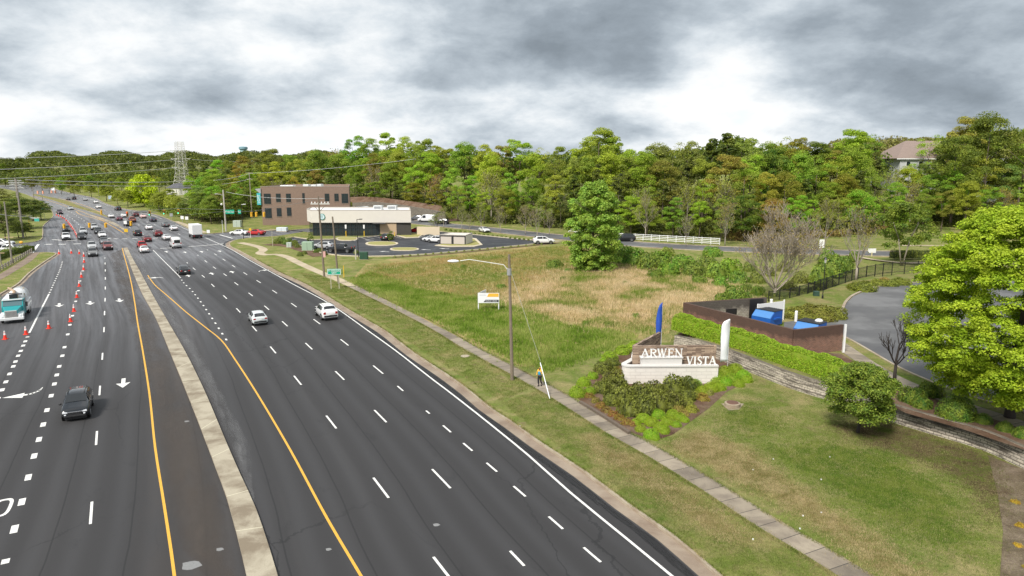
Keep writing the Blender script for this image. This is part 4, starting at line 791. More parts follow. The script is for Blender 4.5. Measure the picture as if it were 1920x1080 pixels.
# wild bushes in front of the street
WILD = [(1165, 478, 22), (1190, 482, 22), (1214, 490, 22), (1240, 486, 20), (1255, 503, 20), (1280, 488, 20), (1298, 502, 22), (1322, 496, 20), (1342, 508, 22), (1366, 500, 20), (1335, 470, 16), (1250, 472, 12), (1385, 520, 16), (1228, 512, 14), (1310, 522, 14), (1350, 528, 14), (1148, 470, 14)]
row([(a, b, r) for a, b, r in WILD], ['m2', 'm3'], (.085, .16, .02), 'tangled green bush in the wild hedge below the white fence', 'wild bushes across the field', .1, .95, 'wild_bush', .3)
row([(1375, 552, 20), (1355, 560, 14), (1392, 556, 14), (1420, 545, 12), (1400, 540, 10)], 'm3', (.06, .12, .018), 'fresh green bush growing against the bin enclosure', 'bushes behind the bin enclosure', .1, 1.0, 'wild_bush', .2)
row([(1560, 500, 22), (1535, 515, 18), (1580, 495, 16), (1548, 480, 14), (1600, 480, 10)], 'm3', (.07, .13, .02), 'light green bush behind the lamp post and fence', 'bushes outside the iron fence', .6, 1.1, 'wild_bush', .2)
row([(1040, 492, 14), (1064, 505, 7), (1172, 528, 5), (1193, 518, 4), (1140, 606, 10), (1098, 604, 9), (1192, 590, 9), (1056, 520, 6), (940, 535, 9), (868, 498, 6)], 'm3', (.06, .13, .02), 'green weed clump in the tan field grass', 'weed clumps in the field', .1, .7, 'weed_bush', .2)
row([(x, y, 2.6) for x, y in [(890 + i * 8.4, 437.5 + i * .97) for i in range(14)]] + [(836 + i * 9, 430 + i * 1.2, 3) for i in range(6)], 'm0', (.07, .10, .02), 'little round shrub in the row between parking lot and street', 'shrub row along the lot kerb', .15, 1.1)
row([(740 + i * 14.5, 481.5 - i * 1.25, 2.2) for i in range(20)], 'm3', (.13, .15, .05), 'sapling shrub in the mulch strip below the lot', 'saplings along the lot edge', .15, 1.3)
row([(563, 476, 6), (571, 473, 5), (600, 469, 6), (608, 474, 6), (592, 470, 5), (540, 452, 9), (552, 455, 8), (528, 449, 8), (520, 452, 7), (558, 460, 6), (668, 472, 5)], 'm3', (.055, .08, .02), 'clump in the roadside planting before the cafe', 'planting before the cafe', .15, .9, 'planted_shrub', .3)
row([(714, 440, 3), (722, 440, 3), (748, 440, 3), (758, 439, 3), (765, 439, 3)], 'm0', (.04, .07, .02), 'low shrub at the foot of the grey cafe wall', 'shrubs against the cafe', .2, 1)
for px, py, tp in ((733, 455, 433), (583, 462, 438)):
    p = G(px, py); place('d3', p, HY(p.y, tp), 'sapling on a parking island beside the ' + ('black wagon' if px > 700 else 'green cabinet'), 'saplings in the cafe lot', (.09, .16, .03), wide=1.3)
row([(1450, 556, 13), (1468, 560, 12), (1486, 556, 13), (1504, 550, 13), (1522, 545, 14), (1540, 538, 13), (1556, 532, 12)], 'm2', (.02, .035, .012), 'dark bush along the black fence behind the enclosure', 'dark bushes along the fence', .5, 1.1)
row([(1420, 520, 14), (1440, 508, 12), (1405, 500, 12), (1470, 500, 12), (1500, 520, 14), (1480, 535, 12)], 'm3', (.08, .10, .03), 'loose olive bush under the big bare tree', 'bushes under the bare tree', .2, 1.0, 'wild_bush', .25)
# long hedge on the upper level
def hedge(name, pts, w, h, z, n, leaf, color, label, lump=.12, seed=9, m=None):
    P = smoothline([G(a, b, z) for a, b in pts], .5); rg = np.random.default_rng(seed); nrm = normals2(P); s = rg.uniform(0, len(P) - 1.001, n); i = s.astype(int); f = (s - i)[:, None]; c = P[i] * (1 - f) + P[i + 1] * f; nr = nrm[i]
    t = rg.uniform(0, 1, n); side = rg.uniform(0, w + 2 * h, n); off = np.where(side < h, -w / 2, np.where(side < h + w, side - h - w / 2, w / 2)); zz = np.where(side < h, side, np.where(side < h + w, h, side - h - w))
    lum = lump * (np.sin(s * .9) + np.sin(s * 2.3 + 1) * .6 + np.sin(s * .37 + off * 2)); rad = 1 - .18 * (np.abs(off) / (w / 2)) ** 3 * (zz / h) ** 2
    q = np.c_[c[:, 0] + nr[:, 0] * (off * rad + lum * .3 * np.sign(off)), c[:, 1] + nr[:, 1] * (off * rad + lum * .3 * np.sign(off)), z + zz * (1 + .0 * t) * rad + lum * (zz / h)]; q += rg.normal(0, .03, q.shape)
    N = np.c_[nr[:, 0] * np.where(side < h, -1, np.where(side < h + w, 0, 1)), nr[:, 1] * np.where(side < h, -1, np.where(side < h + w, 0, 1)), np.where((side > h) & (side < h + w), 1, .25)]
    mb = MB(); kerb(mb, P, -w / 2 * .85, w / 2 * .85, z, z + h * .86); fs = [g for g in mb.f if len(g) == 4]
    o = link(name, leafmesh(name, q, N, leaf, .5, rg, (np.array(mb.v), fs)), m or FINELEAF); o.color = (*color, 1); return tag(o, label, 'hedge')
hedge('hedge', [(1270, 616), (1330, 634), (1400, 655), (1470, 679), (1530, 699), (1598, 722)], 1.75, 1.65, UZ, 60000, .085, (.24, .40, .018), 'long clipped bright green hedge between stone wall and brick enclosure', .075)
hedge('hedge', [(1672, 484), (1720, 483), (1765, 484)], 1.6, 1.5, .5, 4000, .14, (.025, .045, .014), 'dark clipped hedge beyond the iron fence', .05, 10)
for px in (1640,): pass
shrub('m3', G(1600, 716, UZ), .9, 'grey-green feathery bush at the end of the long hedge', (.09, .11, .045), 'hedge end bush', 1.1, 'feathery_bush')
# ------------------------------------------------------------------ upper level, wall, driveway
WB2 = WB[:, :2] + normals2(WB) * .28
LEFTB = [tuple(WB2[0]), tuple(G(1262, 612, 1.4)[:2]), tuple(G(1275, 590, 1.4)[:2])]
BORD = np.array(LEFTB + [tuple(p[:2]) for p in UPB])
def bdist(x, y):
    A = BORD[:-1]; D = BORD[1:] - A; w = np.array([x, y]) - A; u = np.clip((w * D).sum(1) / (D ** 2).sum(1), 0, 1); return float(np.min(np.hypot(*(w - u[:, None] * D).T)))
def zu(x, y): return .1 + (UZ - .1) * smooth(0, 1.6 if y < 85 else 5, bdist(x, y))
upoly = [tuple(p) for p in WB2] + [(400, 24), (400, 105)] + [tuple(p) for p in BORD[::-1][:-1]]
UP = struct(sheet('upper_lawn', upoly, m_grass('upper_grass', [(.10, .155, .02), (.13, .18, .03), (.18, .22, .04)], (.27, .23, .10), (.12, .085, .05)), zu, 1.5, (0, 30, 120, 110)))
bed = [G(a, b, 1.41) for a, b in [(1264, 617), (1370, 652), (1470, 683), (1590, 723), (1700, 775), (1800, 803), (1940, 850), (2060, 890), (2060, 850), (1930, 800), (1850, 770), (1760, 744), (1700, 722), (1640, 700), (1578, 664), (1495, 655), (1290, 600)]]
struct(sheet('mulch_bed', bed, MULCH, lambda x, y: zu(x, y) + .015, 1.5))
STONE = m_brick('stone_block', (.56, .50, .41), (.44, .39, .32), (.06, .05, .04), .5, .2, .65, (.40, .85, (.12, .10, .075)), .5, (.09, .075, .06))
def pieces():
    root = thing('retaining_wall', 'weathered grey-tan stacked block retaining wall below the hedge', 'wall', (0, 0, 0))
    n = len(WB); nr = normals2(WB)
    for k, (z0, z1, off) in enumerate(((-.1, .42, .0), (.42, .93, .11), (.93, UZ + .04, .22))):
        q = WB[:, :2] + nr * (off + .15); wallmesh('course', STONE, root, q, z0, z1, .34)
    # loose caps
pieces()
DRV = [(2300, 545), (1960, 527), (1850, 527), (1741, 529), (1686, 532), (1654, 537), (1627, 544), (1601, 555), (1588, 567), (1578, 585), (1560, 594), (1542, 600), (1505, 600), (1470, 604), (1470, 618), (1510, 628), (1560, 622), (1582, 630), (1602, 640), (1640, 662), (1690, 690), (1752, 717), (1835, 747), (1920, 772), (2100, 830), (2500, 900)]
drv = [G(a, b, 1.41) for a, b in DRV]
struct(sheet('driveway', [tuple(p[:2]) for p in drv], STREET, lambda x, y: UZ + .02, 3))
kb2 = MB(); kerb(kb2, L([(a, b) for a, b in DRV[:13]], UZ, 1), -.3, .02, UZ - .05, UZ + .14); kerb(kb2, L(DRV[17:], UZ, 1), -.2, .02, UZ - .05, UZ + .06)
struct(kb2.build('driveway_kerb', CONC))
draped('upper_path', [(1560, 636), (1600, 664), (1640, 690), (1690, 716), (1760, 744), (1850, 775), (1940, 805), (2050, 850)], 1.6, SW, .03, UZ)
dm = MB()
for a, b in (((1753, 714), (1800, 709)), ((1790, 728), (1830, 722)), ((1840, 600), (1900, 610))): strip(dm, np.array([[*G(*a, UZ)[:2], 0], [*G(*b, UZ)[:2], 0]]), -.06, .06, UZ + .026)
struct(dm.build('driveway_marking', WP))
for a, b in (((1675, 470), (1765, 471)), ((1650, 488), (1600, 482))): pass
draped('garden_path', [(1590, 478), (1640, 487), (1700, 493), (1760, 492)], 1.3, SW2, .05, .3); draped('garden_path', [(1690, 462), (1770, 462), (1860, 463)], 1.5, SW2, .06)
# sign bed mulch and timber border
struct(sheet('sign_bed', [tuple(G(a, b)[:2]) for a, b in [(1072, 738), (1090, 756), (1140, 788), (1185, 815), (1228, 830), (1262, 818), (1330, 768), (1362, 738), (1412, 712), (1350, 676), (1240, 668), (1190, 655), (1140, 680), (1105, 702), (1090, 715)]], MULCH, lambda x, y: .15, 1.0))
tb = MB(); kerb(tb, L([(1088, 756), (1110, 769), (1140, 788), (1180, 814)], .13, 1), -.12, .12, .1, .34); tag(tb.build('timber_edging', mat('old_timber', (.13, .10, .075), .95, var=.4, vscale=3)), 'dark weathered timber edging along the sign bed and sidewalk', 'edging')
# ------------------------------------------------------------------ sign monument
SIGN = thing('monument_sign', 'low white stone wall with stacked wood backing and raised white name lettering', 'sign', (0, 0, 0))
SC = G(1180, 685, 1.8); SCb = G(1187, 648, 3.35); SE = G(1346, 684, 1.8); SW_ = G(1237, 622, 3.35)
wdir = (Vector((SW_.x, SW_.y, 0)) - Vector((SCb.x, SCb.y, 0))).normalized(); fdir = (Vector((SE.x, SE.y, 0)) - Vector((SC.x, SC.y, 0))).normalized()
WST = m_brick('white_stone', (.76, .72, .67), (.72, .68, .63), (.66, .62, .58), .9, .3, .12); WCAP = mat('white_cap', (.62, .60, .58), .8, var=.08)
c1 = Vector((SC.x, SC.y, 0)) - fdir * .0; cL = c1 + wdir * .7 - fdir * .75; back = cL + wdir * 5.4
arcp = [back, cL + wdir * .6, cL, cL.lerp(c1, .45) - (fdir + wdir).normalized() * .22, c1 + fdir * .1, c1 + fdir * .8, c1 + fdir * ((Vector((SE.x, SE.y, 0)) - c1).length)]
arc = smoothline([tuple(p) for p in arcp], .25); wallmesh('base_wall', WST, SIGN, arc, -.05, 1.68, .35); mb = MB(); kerb(mb, arc, -.24, .24, 1.68, 1.82); mb.build('cap', WCAP, SIGN)
WOOD = m_brick('stacked_wood', (.50, .37, .27), (.17, .115, .085), (.08, .06, .045), .8, .12, .5, None, .37)
bo = Vector((-fdir.y, fdir.x, 0)) * .75
b0 = Vector((SCb.x, SCb.y, 0)); b1 = b0 + fdir * 7.45; wallmesh('wood_panel', WOOD, SIGN, [b0, b0.lerp(b1, .5), b1], .2, 3.35, .3); bw = Vector((SW_.x, SW_.y, 0)); wallmesh('wood_panel', WOOD, SIGN, [b0 + wdir * .18, b0.lerp(bw, .5), bw], .2, 3.33, .28)
rz = math.atan2(fdir.y, fdir.x)
M0 = Matrix.Translation(c1) @ Matrix.Rotation(rz, 4, 'Z'); k0 = 1.05; mbx = MB().box(k0, k0 + 3.62, .02, .55, 1.82, 2.42, M0); pb = mbx.build('raised_block', WCAP, SIGN); mbx = MB().box(k0 - .08, k0 + 3.70, -.04, .6, 2.42, 2.52, M0); mbx.build('cap', WCAP, SIGN)
GL = {'A': [(0, 0, .5, 1, .06), (.45, 1, .93, 0, .15), (.2, .36, .75, .36, .055), (-.08, .02, .18, .02, .05), (.72, .02, 1.08, .02, .05)], 'R': [(.18, 0, .18, 1, .14), (0, .02, .38, .02, .05), (0, .98, .5, .98, .05), (.5, .98, .76, .88, .07), (.76, .88, .82, .74, .13), (.82, .74, .74, .58, .12), (.74, .58, .2, .5, .06), (.45, .52, .86, .03, .13), (.8, .02, 1.0, .02, .05)],
      'W': [(.02, 1, .32, 0, .14), (.32, 0, .56, 1, .055), (.52, .98, .82, 0, .14), (.82, 0, 1.08, 1, .055), (-.1, .98, .18, .98, .05), (.42, .98, .66, .98, .05), (.94, .98, 1.2, .98, .05)], 'E': [(.2, 0, .2, 1, .14), (.04, .02, .8, .02, .055), (.04, .98, .76, .98, .055), (.2, .5, .62, .5, .05), (.79, 0, .82, .22, .05), (.75, 1, .77, .8, .05), (.62, .4, .62, .6, .05)],
      'N': [(.12, 0, .12, 1, .055), (.08, .98, .86, .02, .14), (.86, 0, .86, 1, .055), (0, .02, .26, .02, .05), (-.06, .98, .2, .98, .05), (.72, .98, 1.0, .98, .05)], 'V': [(.04, 1, .46, 0, .14), (.46, 0, .86, 1, .055), (-.1, .98, .22, .98, .05), (.7, .98, 1.0, .98, .05)], 'I': [(.2, 0, .2, 1, .14), (.02, .02, .38, .02, .05), (.02, .98, .38, .98, .05)],
      'S': [(.66, .8, .62, .94, .06), (.64, .93, .4, 1, .06), (.42, .99, .16, .88, .08), (.16, .9, .12, .7, .12), (.14, .68, .58, .4, .14), (.6, .42, .66, .2, .13), (.66, .22, .46, .03, .08), (.48, .02, .16, .05, .06), (.14, .04, .08, .24, .06)], 'T': [(.42, 0, .42, 1, .14), (.24, .02, .62, .02, .05), (0, .97, .86, .97, .06), (.02, 1, 0, .78, .05), (.84, 1, .86, .78, .05)]}
LW = {'A': 1.0, 'R': .95, 'W': 1.2, 'E': .9, 'N': 1.0, 'V': .92, 'I': .44, 'S': .76, 'T': .92}
LM = mat('letter_white', (.86, .86, .86), .5)
def letters(word, M, h, width, th=.07):
    tot = sum(LW[c] for c in word); x = 0; gap = .16; sx = width / (tot + gap * (len(word) - 1))
    for c in word:
        mb = MB()
        for j, (ax, ay, bx, by, w) in enumerate(GL[c]):
            a = Vector(((x + ax) * sx, 0, ay * h)); b = Vector(((x + bx) * sx, 0, by * h)); d = (b - a).normalized(); q = Vector((-d.z, 0, d.x)) * w * .62 * h; o = th + j * .003
            v = [a - q, b - q, b + q, a + q]; v = [Vector((p.x, -o, p.z)) for p in v] + [Vector((p.x, .0, p.z)) for p in v]; mb.add([M @ p for p in v], [(0, 1, 2, 3), (7, 6, 5, 4), (0, 4, 5, 1), (1, 5, 6, 2), (2, 6, 7, 3), (3, 7, 4, 0)])
        mb.build('letter', LM, SIGN); x += LW[c] + gap
letters('ARWEN', M0 @ Matrix.Translation((k0 + .02, .12, 2.52)), .74, 3.62); letters('VISTA', M0 @ Matrix.Translation((k0 + 4.05, .0, 1.83)), .74, 2.55)
rzw = math.atan2(-wdir.y, -wdir.x); MW = Matrix.Translation(Vector((SW_.x, SW_.y, 0)) - fdir * .5 + wdir * .3) @ Matrix.Rotation(rzw, 4, 'Z')
letters('ARWEN', MW @ Matrix.Translation((.2, .25, 2.45)), .74, 3.0); letters('VISTA', MW @ Matrix.Translation((3.4, .1, 2.1)), .7, 2.2)
# feather flags
def feather(px, py, top, z, m, label, w=.62, tp=.8, s=1):
    p = G(px, py, z); h = HY(p.y, top) - z; f = thing('feather_flag', label, 'flag', p); MB().tube((0, 0, 0), (0, 0, h * .98), .025, .012, 6).build('pole', mat('flag_pole', (.6, .6, .62), .4), f)
    n = 18; V = []; zs = np.linspace(.12 * h, h, n)
    for i, zz in enumerate(zs):
        t = i / (n - 1); ww = w * math.sqrt(max(.004, 1 - max(0, (t - tp) / (1 - tp)) ** 2)) * (.9 + .1 * t); V += [(0, .03 * math.sin(t * 9), zz), (-ww * .5 * s, .05 * math.sin(t * 9 + 1) - .03, zz), (-ww * s, .05 * math.sin(t * 11 + 2), zz - (.12 if i == 0 else 0))]
    Fs = [(3 * i + k, 3 * i + k + 1, 3 * i + k + 4, 3 * i + k + 3) for i in range(n - 1) for k in range(2)]; b = MB().add(V, Fs).build('banner', m, f, True); so = b.modifiers.new('t', 'SOLIDIFY'); so.thickness = .012
    return f
feather(1364, 688, 598, .9, mat('flag_white', (.78, .80, .84), .7), 'tall white feather flag by the right end of the sign', .78, .8); feather(1239, 655, 567, .5, mat('flag_blue', (.02, .08, .42), .6, var=.3, vscale=4), 'tall royal-blue feather flag behind the sign wings', .62, .5)
# manhole riser in the lawn
p = G(1373, 762, .12); mh = thing('manhole_riser', 'concrete manhole riser with rusty cover set in the lawn', 'manhole', p); MB().lathe([(.62, -.1), (.62, .30), (.5, .33)], 20).build('riser', CONC, mh); MB().lathe([(.46, .32), (.46, .36), (.4, .37)], 18).build('cover', mat('rusty_iron', (.14, .07, .05), .8, var=.4, vscale=4), mh)
struct(sheet('concrete_apron', [tuple(G(a, b)[:2]) for a, b in ((1352, 760), (1395, 760), (1385, 772), (1366, 773))], CONC, lambda x, y: .16, 1)) 
# ------------------------------------------------------------------ bin enclosure
BR = m_brick('brick', (.27, .125, .08), (.16, .075, .05), (.30, .24, .20), .30, .10, .4, (.88, 1.2, (.07, .04, .03)))
A_, B_, C_, D_ = [G(*q, 4.0) for q in ((1283, 567), (1489, 618), (1580, 608), (1436, 557))]
EN = thing('brick_enclosure', 'open-topped dark red brick enclosure round two blue dumpsters', 'enclosure', (0, 0, 0))
wallmesh('brick_wall', BR, EN, [A_, A_.lerp(B_, .5), B_], .6, 4.0, .3); wallmesh('brick_wall', BR, EN, [B_, B_.lerp(C_, .5), C_], .6, 3.985, .28); wallmesh('brick_wall', BR, EN, [D_, D_.lerp(A_, .5), A_], .6, 3.97, .28)
inn = (B_ - A_).normalized(); nin = Vector((-inn.y, inn.x, 0)); dd = (D_ - A_).normalized(); ni = Vector((dd.y, -dd.x, 0)) * .19
BLK = m_brick('pale_block', (.42, .38, .32), (.34, .30, .25), (.2, .17, .14), .4, .2, .4, (.8, 1.0, (.05, .04, .035)))
wallmesh('inner_wall', BLK, EN, [A_ + ni + dd * .2, (A_ + D_) / 2 + ni, D_ + ni], 1.3, 3.94, .06)
mb = MB(); q = A_.lerp(D_, .56) + ni * 1.35; a = math.atan2(dd.y, dd.x); MB().box(-.7, .7, -.03, .03, 2.3, 2.95, Matrix.Translation((q.x, q.y, 0)) @ Matrix.Rotation(a, 4, 'Z')).build('opening', mat('black_opening', (.012, .01, .01), .9), EN)
q = A_.lerp(D_, .86) + ni * 2; MB().box(-.9, .9, -.04, .04, 1.4, 3.95, Matrix.Translation((q.x, q.y, 0)) @ Matrix.Rotation(a, 4, 'Z')).build('gate', mat('black_metal', (.015, .015, .017), .5), EN)
WH = mat('white_metal', (.80, .80, .80), .45, var=.04)
ga, gb_ = G(1419, 607, UZ), G(1468, 600, UZ); gd = (gb_ - ga); Mg = Matrix.Translation(ga) @ Matrix.Rotation(math.atan2(gd.y, gd.x), 4, 'Z'); MB().box(0, gd.length, -.04, .04, .15, 2.25, Mg).box(-.06, .06, -.06, .06, 0, 2.3, Mg).box(gd.length - .06, gd.length + .06, -.06, .06, 0, 2.4, Mg).build('gate_leaf', WH, EN)
p = G(1577, 661, UZ); MB().box(p.x - .08 + .2, p.x + .1 + .2, p.y - .08, p.y + .08, UZ - .1, 4.2).build('gate_post', WH, EN)
for px, py, t, l in ((1444, 600, 561, 'white pipe bollard behind the open white gate leaf'), (1492, 603, 583, 'short white bollard beside the second dumpster')):
    p = G(px, py, UZ); h = HY(p.y, t) - UZ; b = MB().lathe([(.16, 0), (.16, h - .05), (.12, h), (.03, h + .03)], 14).build('bollard', WH); b.location = p; tag(b, l, 'bollard', 'white bollards by the enclosure')
BL = mat('dumpster_blue', (.012, .10, .42), .45, var=.2); LB = mat('faded_blue', (.07, .22, .52), .5, var=.1); BK = mat('black_lid', (.028, .03, .034), .55, var=.3)
def dumpster(px, py, rz, label):
    d = thing('dumpster', label, 'dumpster', G(px, py, UZ), rz, 'blue dumpsters'); d.scale = (1.25, 1.25, 1.1)
    w, l, h = .95, .95, 1.35; MB().add([(-w, -l, .15), (w, -l, .15), (w, l, .15), (-w, l, .15), (-w, -l, .95), (w, -l, .95), (w, l, h + .25), (-w, l, h + .25), (-w, -.35, h + .2), (w, -.35, h + .2)], [(0, 3, 2, 1), (0, 1, 5, 4), (2, 3, 7, 6), (1, 2, 6, 9, 5), (3, 0, 4, 8, 7), (4, 5, 9, 8), (8, 9, 6, 7)]).build('bin', BL, d, bevel=.02)
    MB().add([(-w + .05, -l - .02, .97), (w - .05, -l - .02, .97), (w - .05, -.38, h + .2), (-w + .05, -.38, h + .2), (-w + .05, -l + .02, .93), (w - .05, -l + .02, .93)], [(0, 1, 2, 3), (4, 0, 3), (5, 2, 1)]).build('sloped_panel', LB, d)
    for s in (-1, 1):
        lid = MB().box(min(0, s * w * 1.03) + .01, max(0, s * w * 1.03) - .01, -.42, l + .03, h + .235, h + .29).build('lid', BK, d); g = MB()
        for k in range(4): g.box(s * (.12 + .22 * k) - .02, s * (.12 + .22 * k) + .02, -.38, l, h + .29, h + .315)
        g.build('rib', BK, lid)
        MB().box(s * w - .05, s * w + .12 * s + .05, -.5, .5, .8, .95).build('lift_pocket', BL, d)
    return d
dumpster(1437, 609, R(-52), 'blue dumpster with black lid beside the open white gate leaf'); dumpster(1517, 634, R(-50), 'blue dumpster half hidden by the brick wall, white bag on its lid')
p = G(1533, 634, UZ); tag(MB().ball((p.x, p.y, UZ + 1.83), (.42, .36, .26), 12, 7).build('rubbish_bag', mat('white_bag', (.75, .75, .74), .5), smooth=True), 'full white rubbish bag lying on the dumpster lid', 'bag')
# iron fence, lamp, transformer
IR = mat('black_iron', (.012, .012, .013), .45)
fz = .9; FP = smoothline([G(a, b, fz) for a, b in ((1440, 572), (1480, 566), (1514, 556), (1560, 540), (1608, 524), (1640, 517), (1672, 513), (1720, 510), (1760, 508), (1850, 508))], 2.2); fe = thing('iron_fence', 'black iron picket fence curving behind the driveway', 'fence', (0, 0, 0)); pk = MB(); 
for i, q in enumerate(FP):
    MB().box(q[0] - .05, q[0] + .05, q[1] - .05, q[1] + .05, fz - .4, fz + 1.95).build('post', IR, fe) if i % 1 == 0 and i < 60 else None
for a, b in zip(FP[:-1], FP[1:]):
    for zz in (.25, 1.75): pk.tube((a[0], a[1], fz + zz), (b[0], b[1], fz + zz), .03, .03, 4)
    for k in range(1, 12): t = k / 12; x, y = a[0] + (b[0] - a[0]) * t, a[1] + (b[1] - a[1]) * t; pk.tube((x, y, fz + .05), (x, y, fz + 1.88), .022, .022, 3, False)
pk.build('pickets', IR, fe)
p = G(1542, 561, UZ - .1); h = HY(p.y, 482) - p.z; la = thing('lamp_post', 'black lantern lamp post among the bronze shrubs', 'lamp post', p); MB().lathe([(.13, 0), (.12, .5), (.06, .6), (.05, h - .8)], 10).build('pole', IR, la); MB().lathe([(.1, h - .8), (.2, h - .3)], 8).build('lantern', mat('lantern_glass', (.45, .45, .42), .3), la); MB().lathe([(.25, h - .3), (.12, h - .08), (.03, h)], 8).build('lantern_cap', IR, la)
p = G(1530, 556, UZ - .1); tag(MB().box(p.x - .35, p.x + .35, p.y - .3, p.y + .3, p.z, p.z + .75).build('utility_box', mat('box_green', (.03, .07, .05), .6), bevel=.04), 'small dark green utility box beside the lamp post', 'utility box')
# white rail fence
wf = thing('rail_fence', 'white four-rail plank fence along the side street', 'fence', (0, 0, 0)); FWp = [G(1161, 449.5), G(1349, 460)]
n = 13; rl = MB(); dv = (FWp[1] - FWp[0]); 
for i in range(n):
    q = FWp[0] + dv * i / (n - 1); MB().box(q.x - .07, q.x + .07, q.y - .07, q.y + .07, .0, 1.75).build('post', WH, wf)
for zz in (.4, .8, 1.2, 1.6): rl.tube(FWp[0] + Vector((0, -.09, zz)), FWp[1] + Vector((0, -.09, zz)), .075, .075, 4)
rl.build('rails', WH, wf); q0 = G(1066, 436); q1 = G(1105, 441); w2 = thing('rail_fence', 'short white rail fence stretch glimpsed behind the oval tree', 'fence', (0, 0, 0)); rl = MB()
for zz in (.5, 1.0, 1.5): rl.tube(q0 + Vector((0, 0, zz)), q1 + Vector((0, 0, zz)), .075, .075, 4)
rl.build('rails', WH, w2)
for i in range(4): q = q0.lerp(q1, i / 3); MB().box(q.x - .07, q.x + .07, q.y, q.y + .14, 0, 1.7).build('post', WH, w2)
for px, py, t, l, wd in ((1539, 480, 449, 'white notice board on a pale post across the street', 1.0), (1634, 482, 466, 'small white sign near the iron fence', 1.6), (829, 380, 365, 'small pale sign in the wood behind the vans', 1.5)):
    p = G(px, py); h = HY(p.y, t); b = thing('sign_post', l, 'sign', p, 0, 'small white signs across the street'); MB().box(-.09, .09, -.09, .09, 0, h * .6).build('post', mat('cream_post', (.6, .52, .32), .7), b); MB().box(-wd / 2, wd / 2, -.05, .05, h * .5, h).build('panel', WH, b)
# ------------------------------------------------------------------ buildings
GLS = mat('dark_glass', (.02, .03, .034), .12, spec=.7); FR = mat('dark_frame', (.03, .03, .032), .5)
def rect(px0, px1, py0, py1, Y):
    """picture rectangle on the vertical plane y = Y -> x0, x1, z0, z1"""
    zt_, zb = HY(Y, py0), HY(Y, py1); zm = (zt_ + zb) / 2; return XY(px0, Y, zm), XY(px1, Y, zm), zb, zt_
OB = thing('office_building', 'two-storey brown brick office with dark square windows', 'building', (0, 0, 0))
Yo = G(494, 423).y; x0, x1, _, zr = rect(491, 656, 350, 423, Yo); OBM = m_brick('office_brick', (.245, .165, .125), (.205, .14, .108), (.27, .2, .16), .4, .12, .12)
wallmesh('wall', OBM, OB, [(x0, Yo), (x1, Yo)], -.5, zr, .4); wallmesh('wall', OBM, OB, [(x1 - .2, Yo + .2), (XY(655, Yo + 24, 10), Yo + 24)], -.5, zr - .02, .4); wallmesh('wall', OBM, OB, [(x0 + .2, Yo + 24), (x0 + .2, Yo + .2)], -.5, zr - .02, .4); wallmesh('wall', OBM, OB, [(XY(655, Yo + 24, 10), Yo + 24.2), (x0, Yo + 24.2)], -.5, zr - .04, .4)
rf = MB().prism([(x0 + .4, Yo + .2), (x1 - .4, Yo + .2), (XY(655, Yo + 24, 10) - .4, Yo + 24), (x0 + .4, Yo + 24)], zr - 1.1, zr - .7).build('roof', mat('membrane', (.62, .62, .60), .8), OB); MB().box(x0 - .05, x1 + .05, Yo - .25, Yo + .25, zr, zr + .12).build('coping', mat('coping', (.30, .25, .21), .6), OB)
WIN = [(495, 508, 363, 382.5), (517.5, 526.5, 363, 379), (536.5, 545.5, 363, 379), (567, 571.5, 362, 381.5), (609, 617.5, 363, 377.5), (627, 635, 363, 377.5), (640.5, 653, 363, 381), (497, 509.5, 390, 409), (519, 528, 390, 406), (538, 546.5, 389, 405), (627, 635, 388, 402), (641, 653, 388, 403)]
for a, b, c, d in WIN:
    u0, u1, w0, w1 = rect(a, b, c, d, Yo - .2); w = MB().box(u0, u1, Yo - .26, Yo - .215, w0, w1).build('window', FR, OB); MB().box(u0 + .1, (u0 + u1) / 2 - .05, Yo - .285, Yo - .265, w0 + .9, w1 - .1).box((u0 + u1) / 2 + .05, u1 - .1, Yo - .285, Yo - .265, w0 + .9, w1 - .1).box(u0 + .1, u1 - .1, Yo - .285, Yo - .265, w0 + .1, w0 + .8).build('pane', GLS, w)
    MB().box(u0 - .1, u1 + .1, Yo - .32, Yo - .21, w0 - .14, w0 - .01).build('sill', mat('stone_sill', (.26, .2, .16), .8), w)
for a, b, t in ((525, 549, 347.5), (568, 578, 346), (583, 592, 346.5), (594, 602, 345.5)):
    u0, u1, _, z1 = rect(a, b, t, 352, Yo + 6); MB().box(u0, u1, Yo + 6, Yo + 9, zr - .8, z1).build('roof_unit', mat('galvanised', (.62, .63, .63), .45, .3), OB, bevel=.05)
u0, u1, z0_, z1_ = rect(482, 489, 362, 384, Yo - .6); bs = MB().box(u0, u1, Yo - .7, Yo - .5, z0_, z1_).build('blade_sign', mat('cyan_sign', (.05, .42, .45), .5), OB)
def text(s, M, h, m, parent, name='lettering', wmax=None):
    c = bpy.data.curves.new('t', 'FONT'); c.body = s; c.size = h * 1.4; c.extrude = .01; c.align_x = 'CENTER'; c.align_y = 'CENTER'; o = bpy.data.objects.new('t', c); S.collection.objects.link(o); dg = bpy.context.evaluated_depsgraph_get(); me = bpy.data.meshes.new_from_object(o.evaluated_get(dg)); bpy.data.objects.remove(o)
    xs = [v.co.x for v in me.vertices]; k = 1
    if wmax and xs and max(xs) - min(xs) > wmax: k = wmax / (max(xs) - min(xs))
    me.transform(M @ Matrix.Diagonal((k, 1, 1, 1))); me.materials.clear(); return link(name, me, m, parent)
UPR = Matrix.Rotation(R(90), 4, 'X')
text('LOFT', Matrix.Translation(((u0 + u1) / 2, Yo - .73, (z0_ + z1_) / 2)) @ UPR @ Matrix.Rotation(R(90), 4, 'Z'), .8, WH, bs, wmax=(z1_ - z0_) * .85)
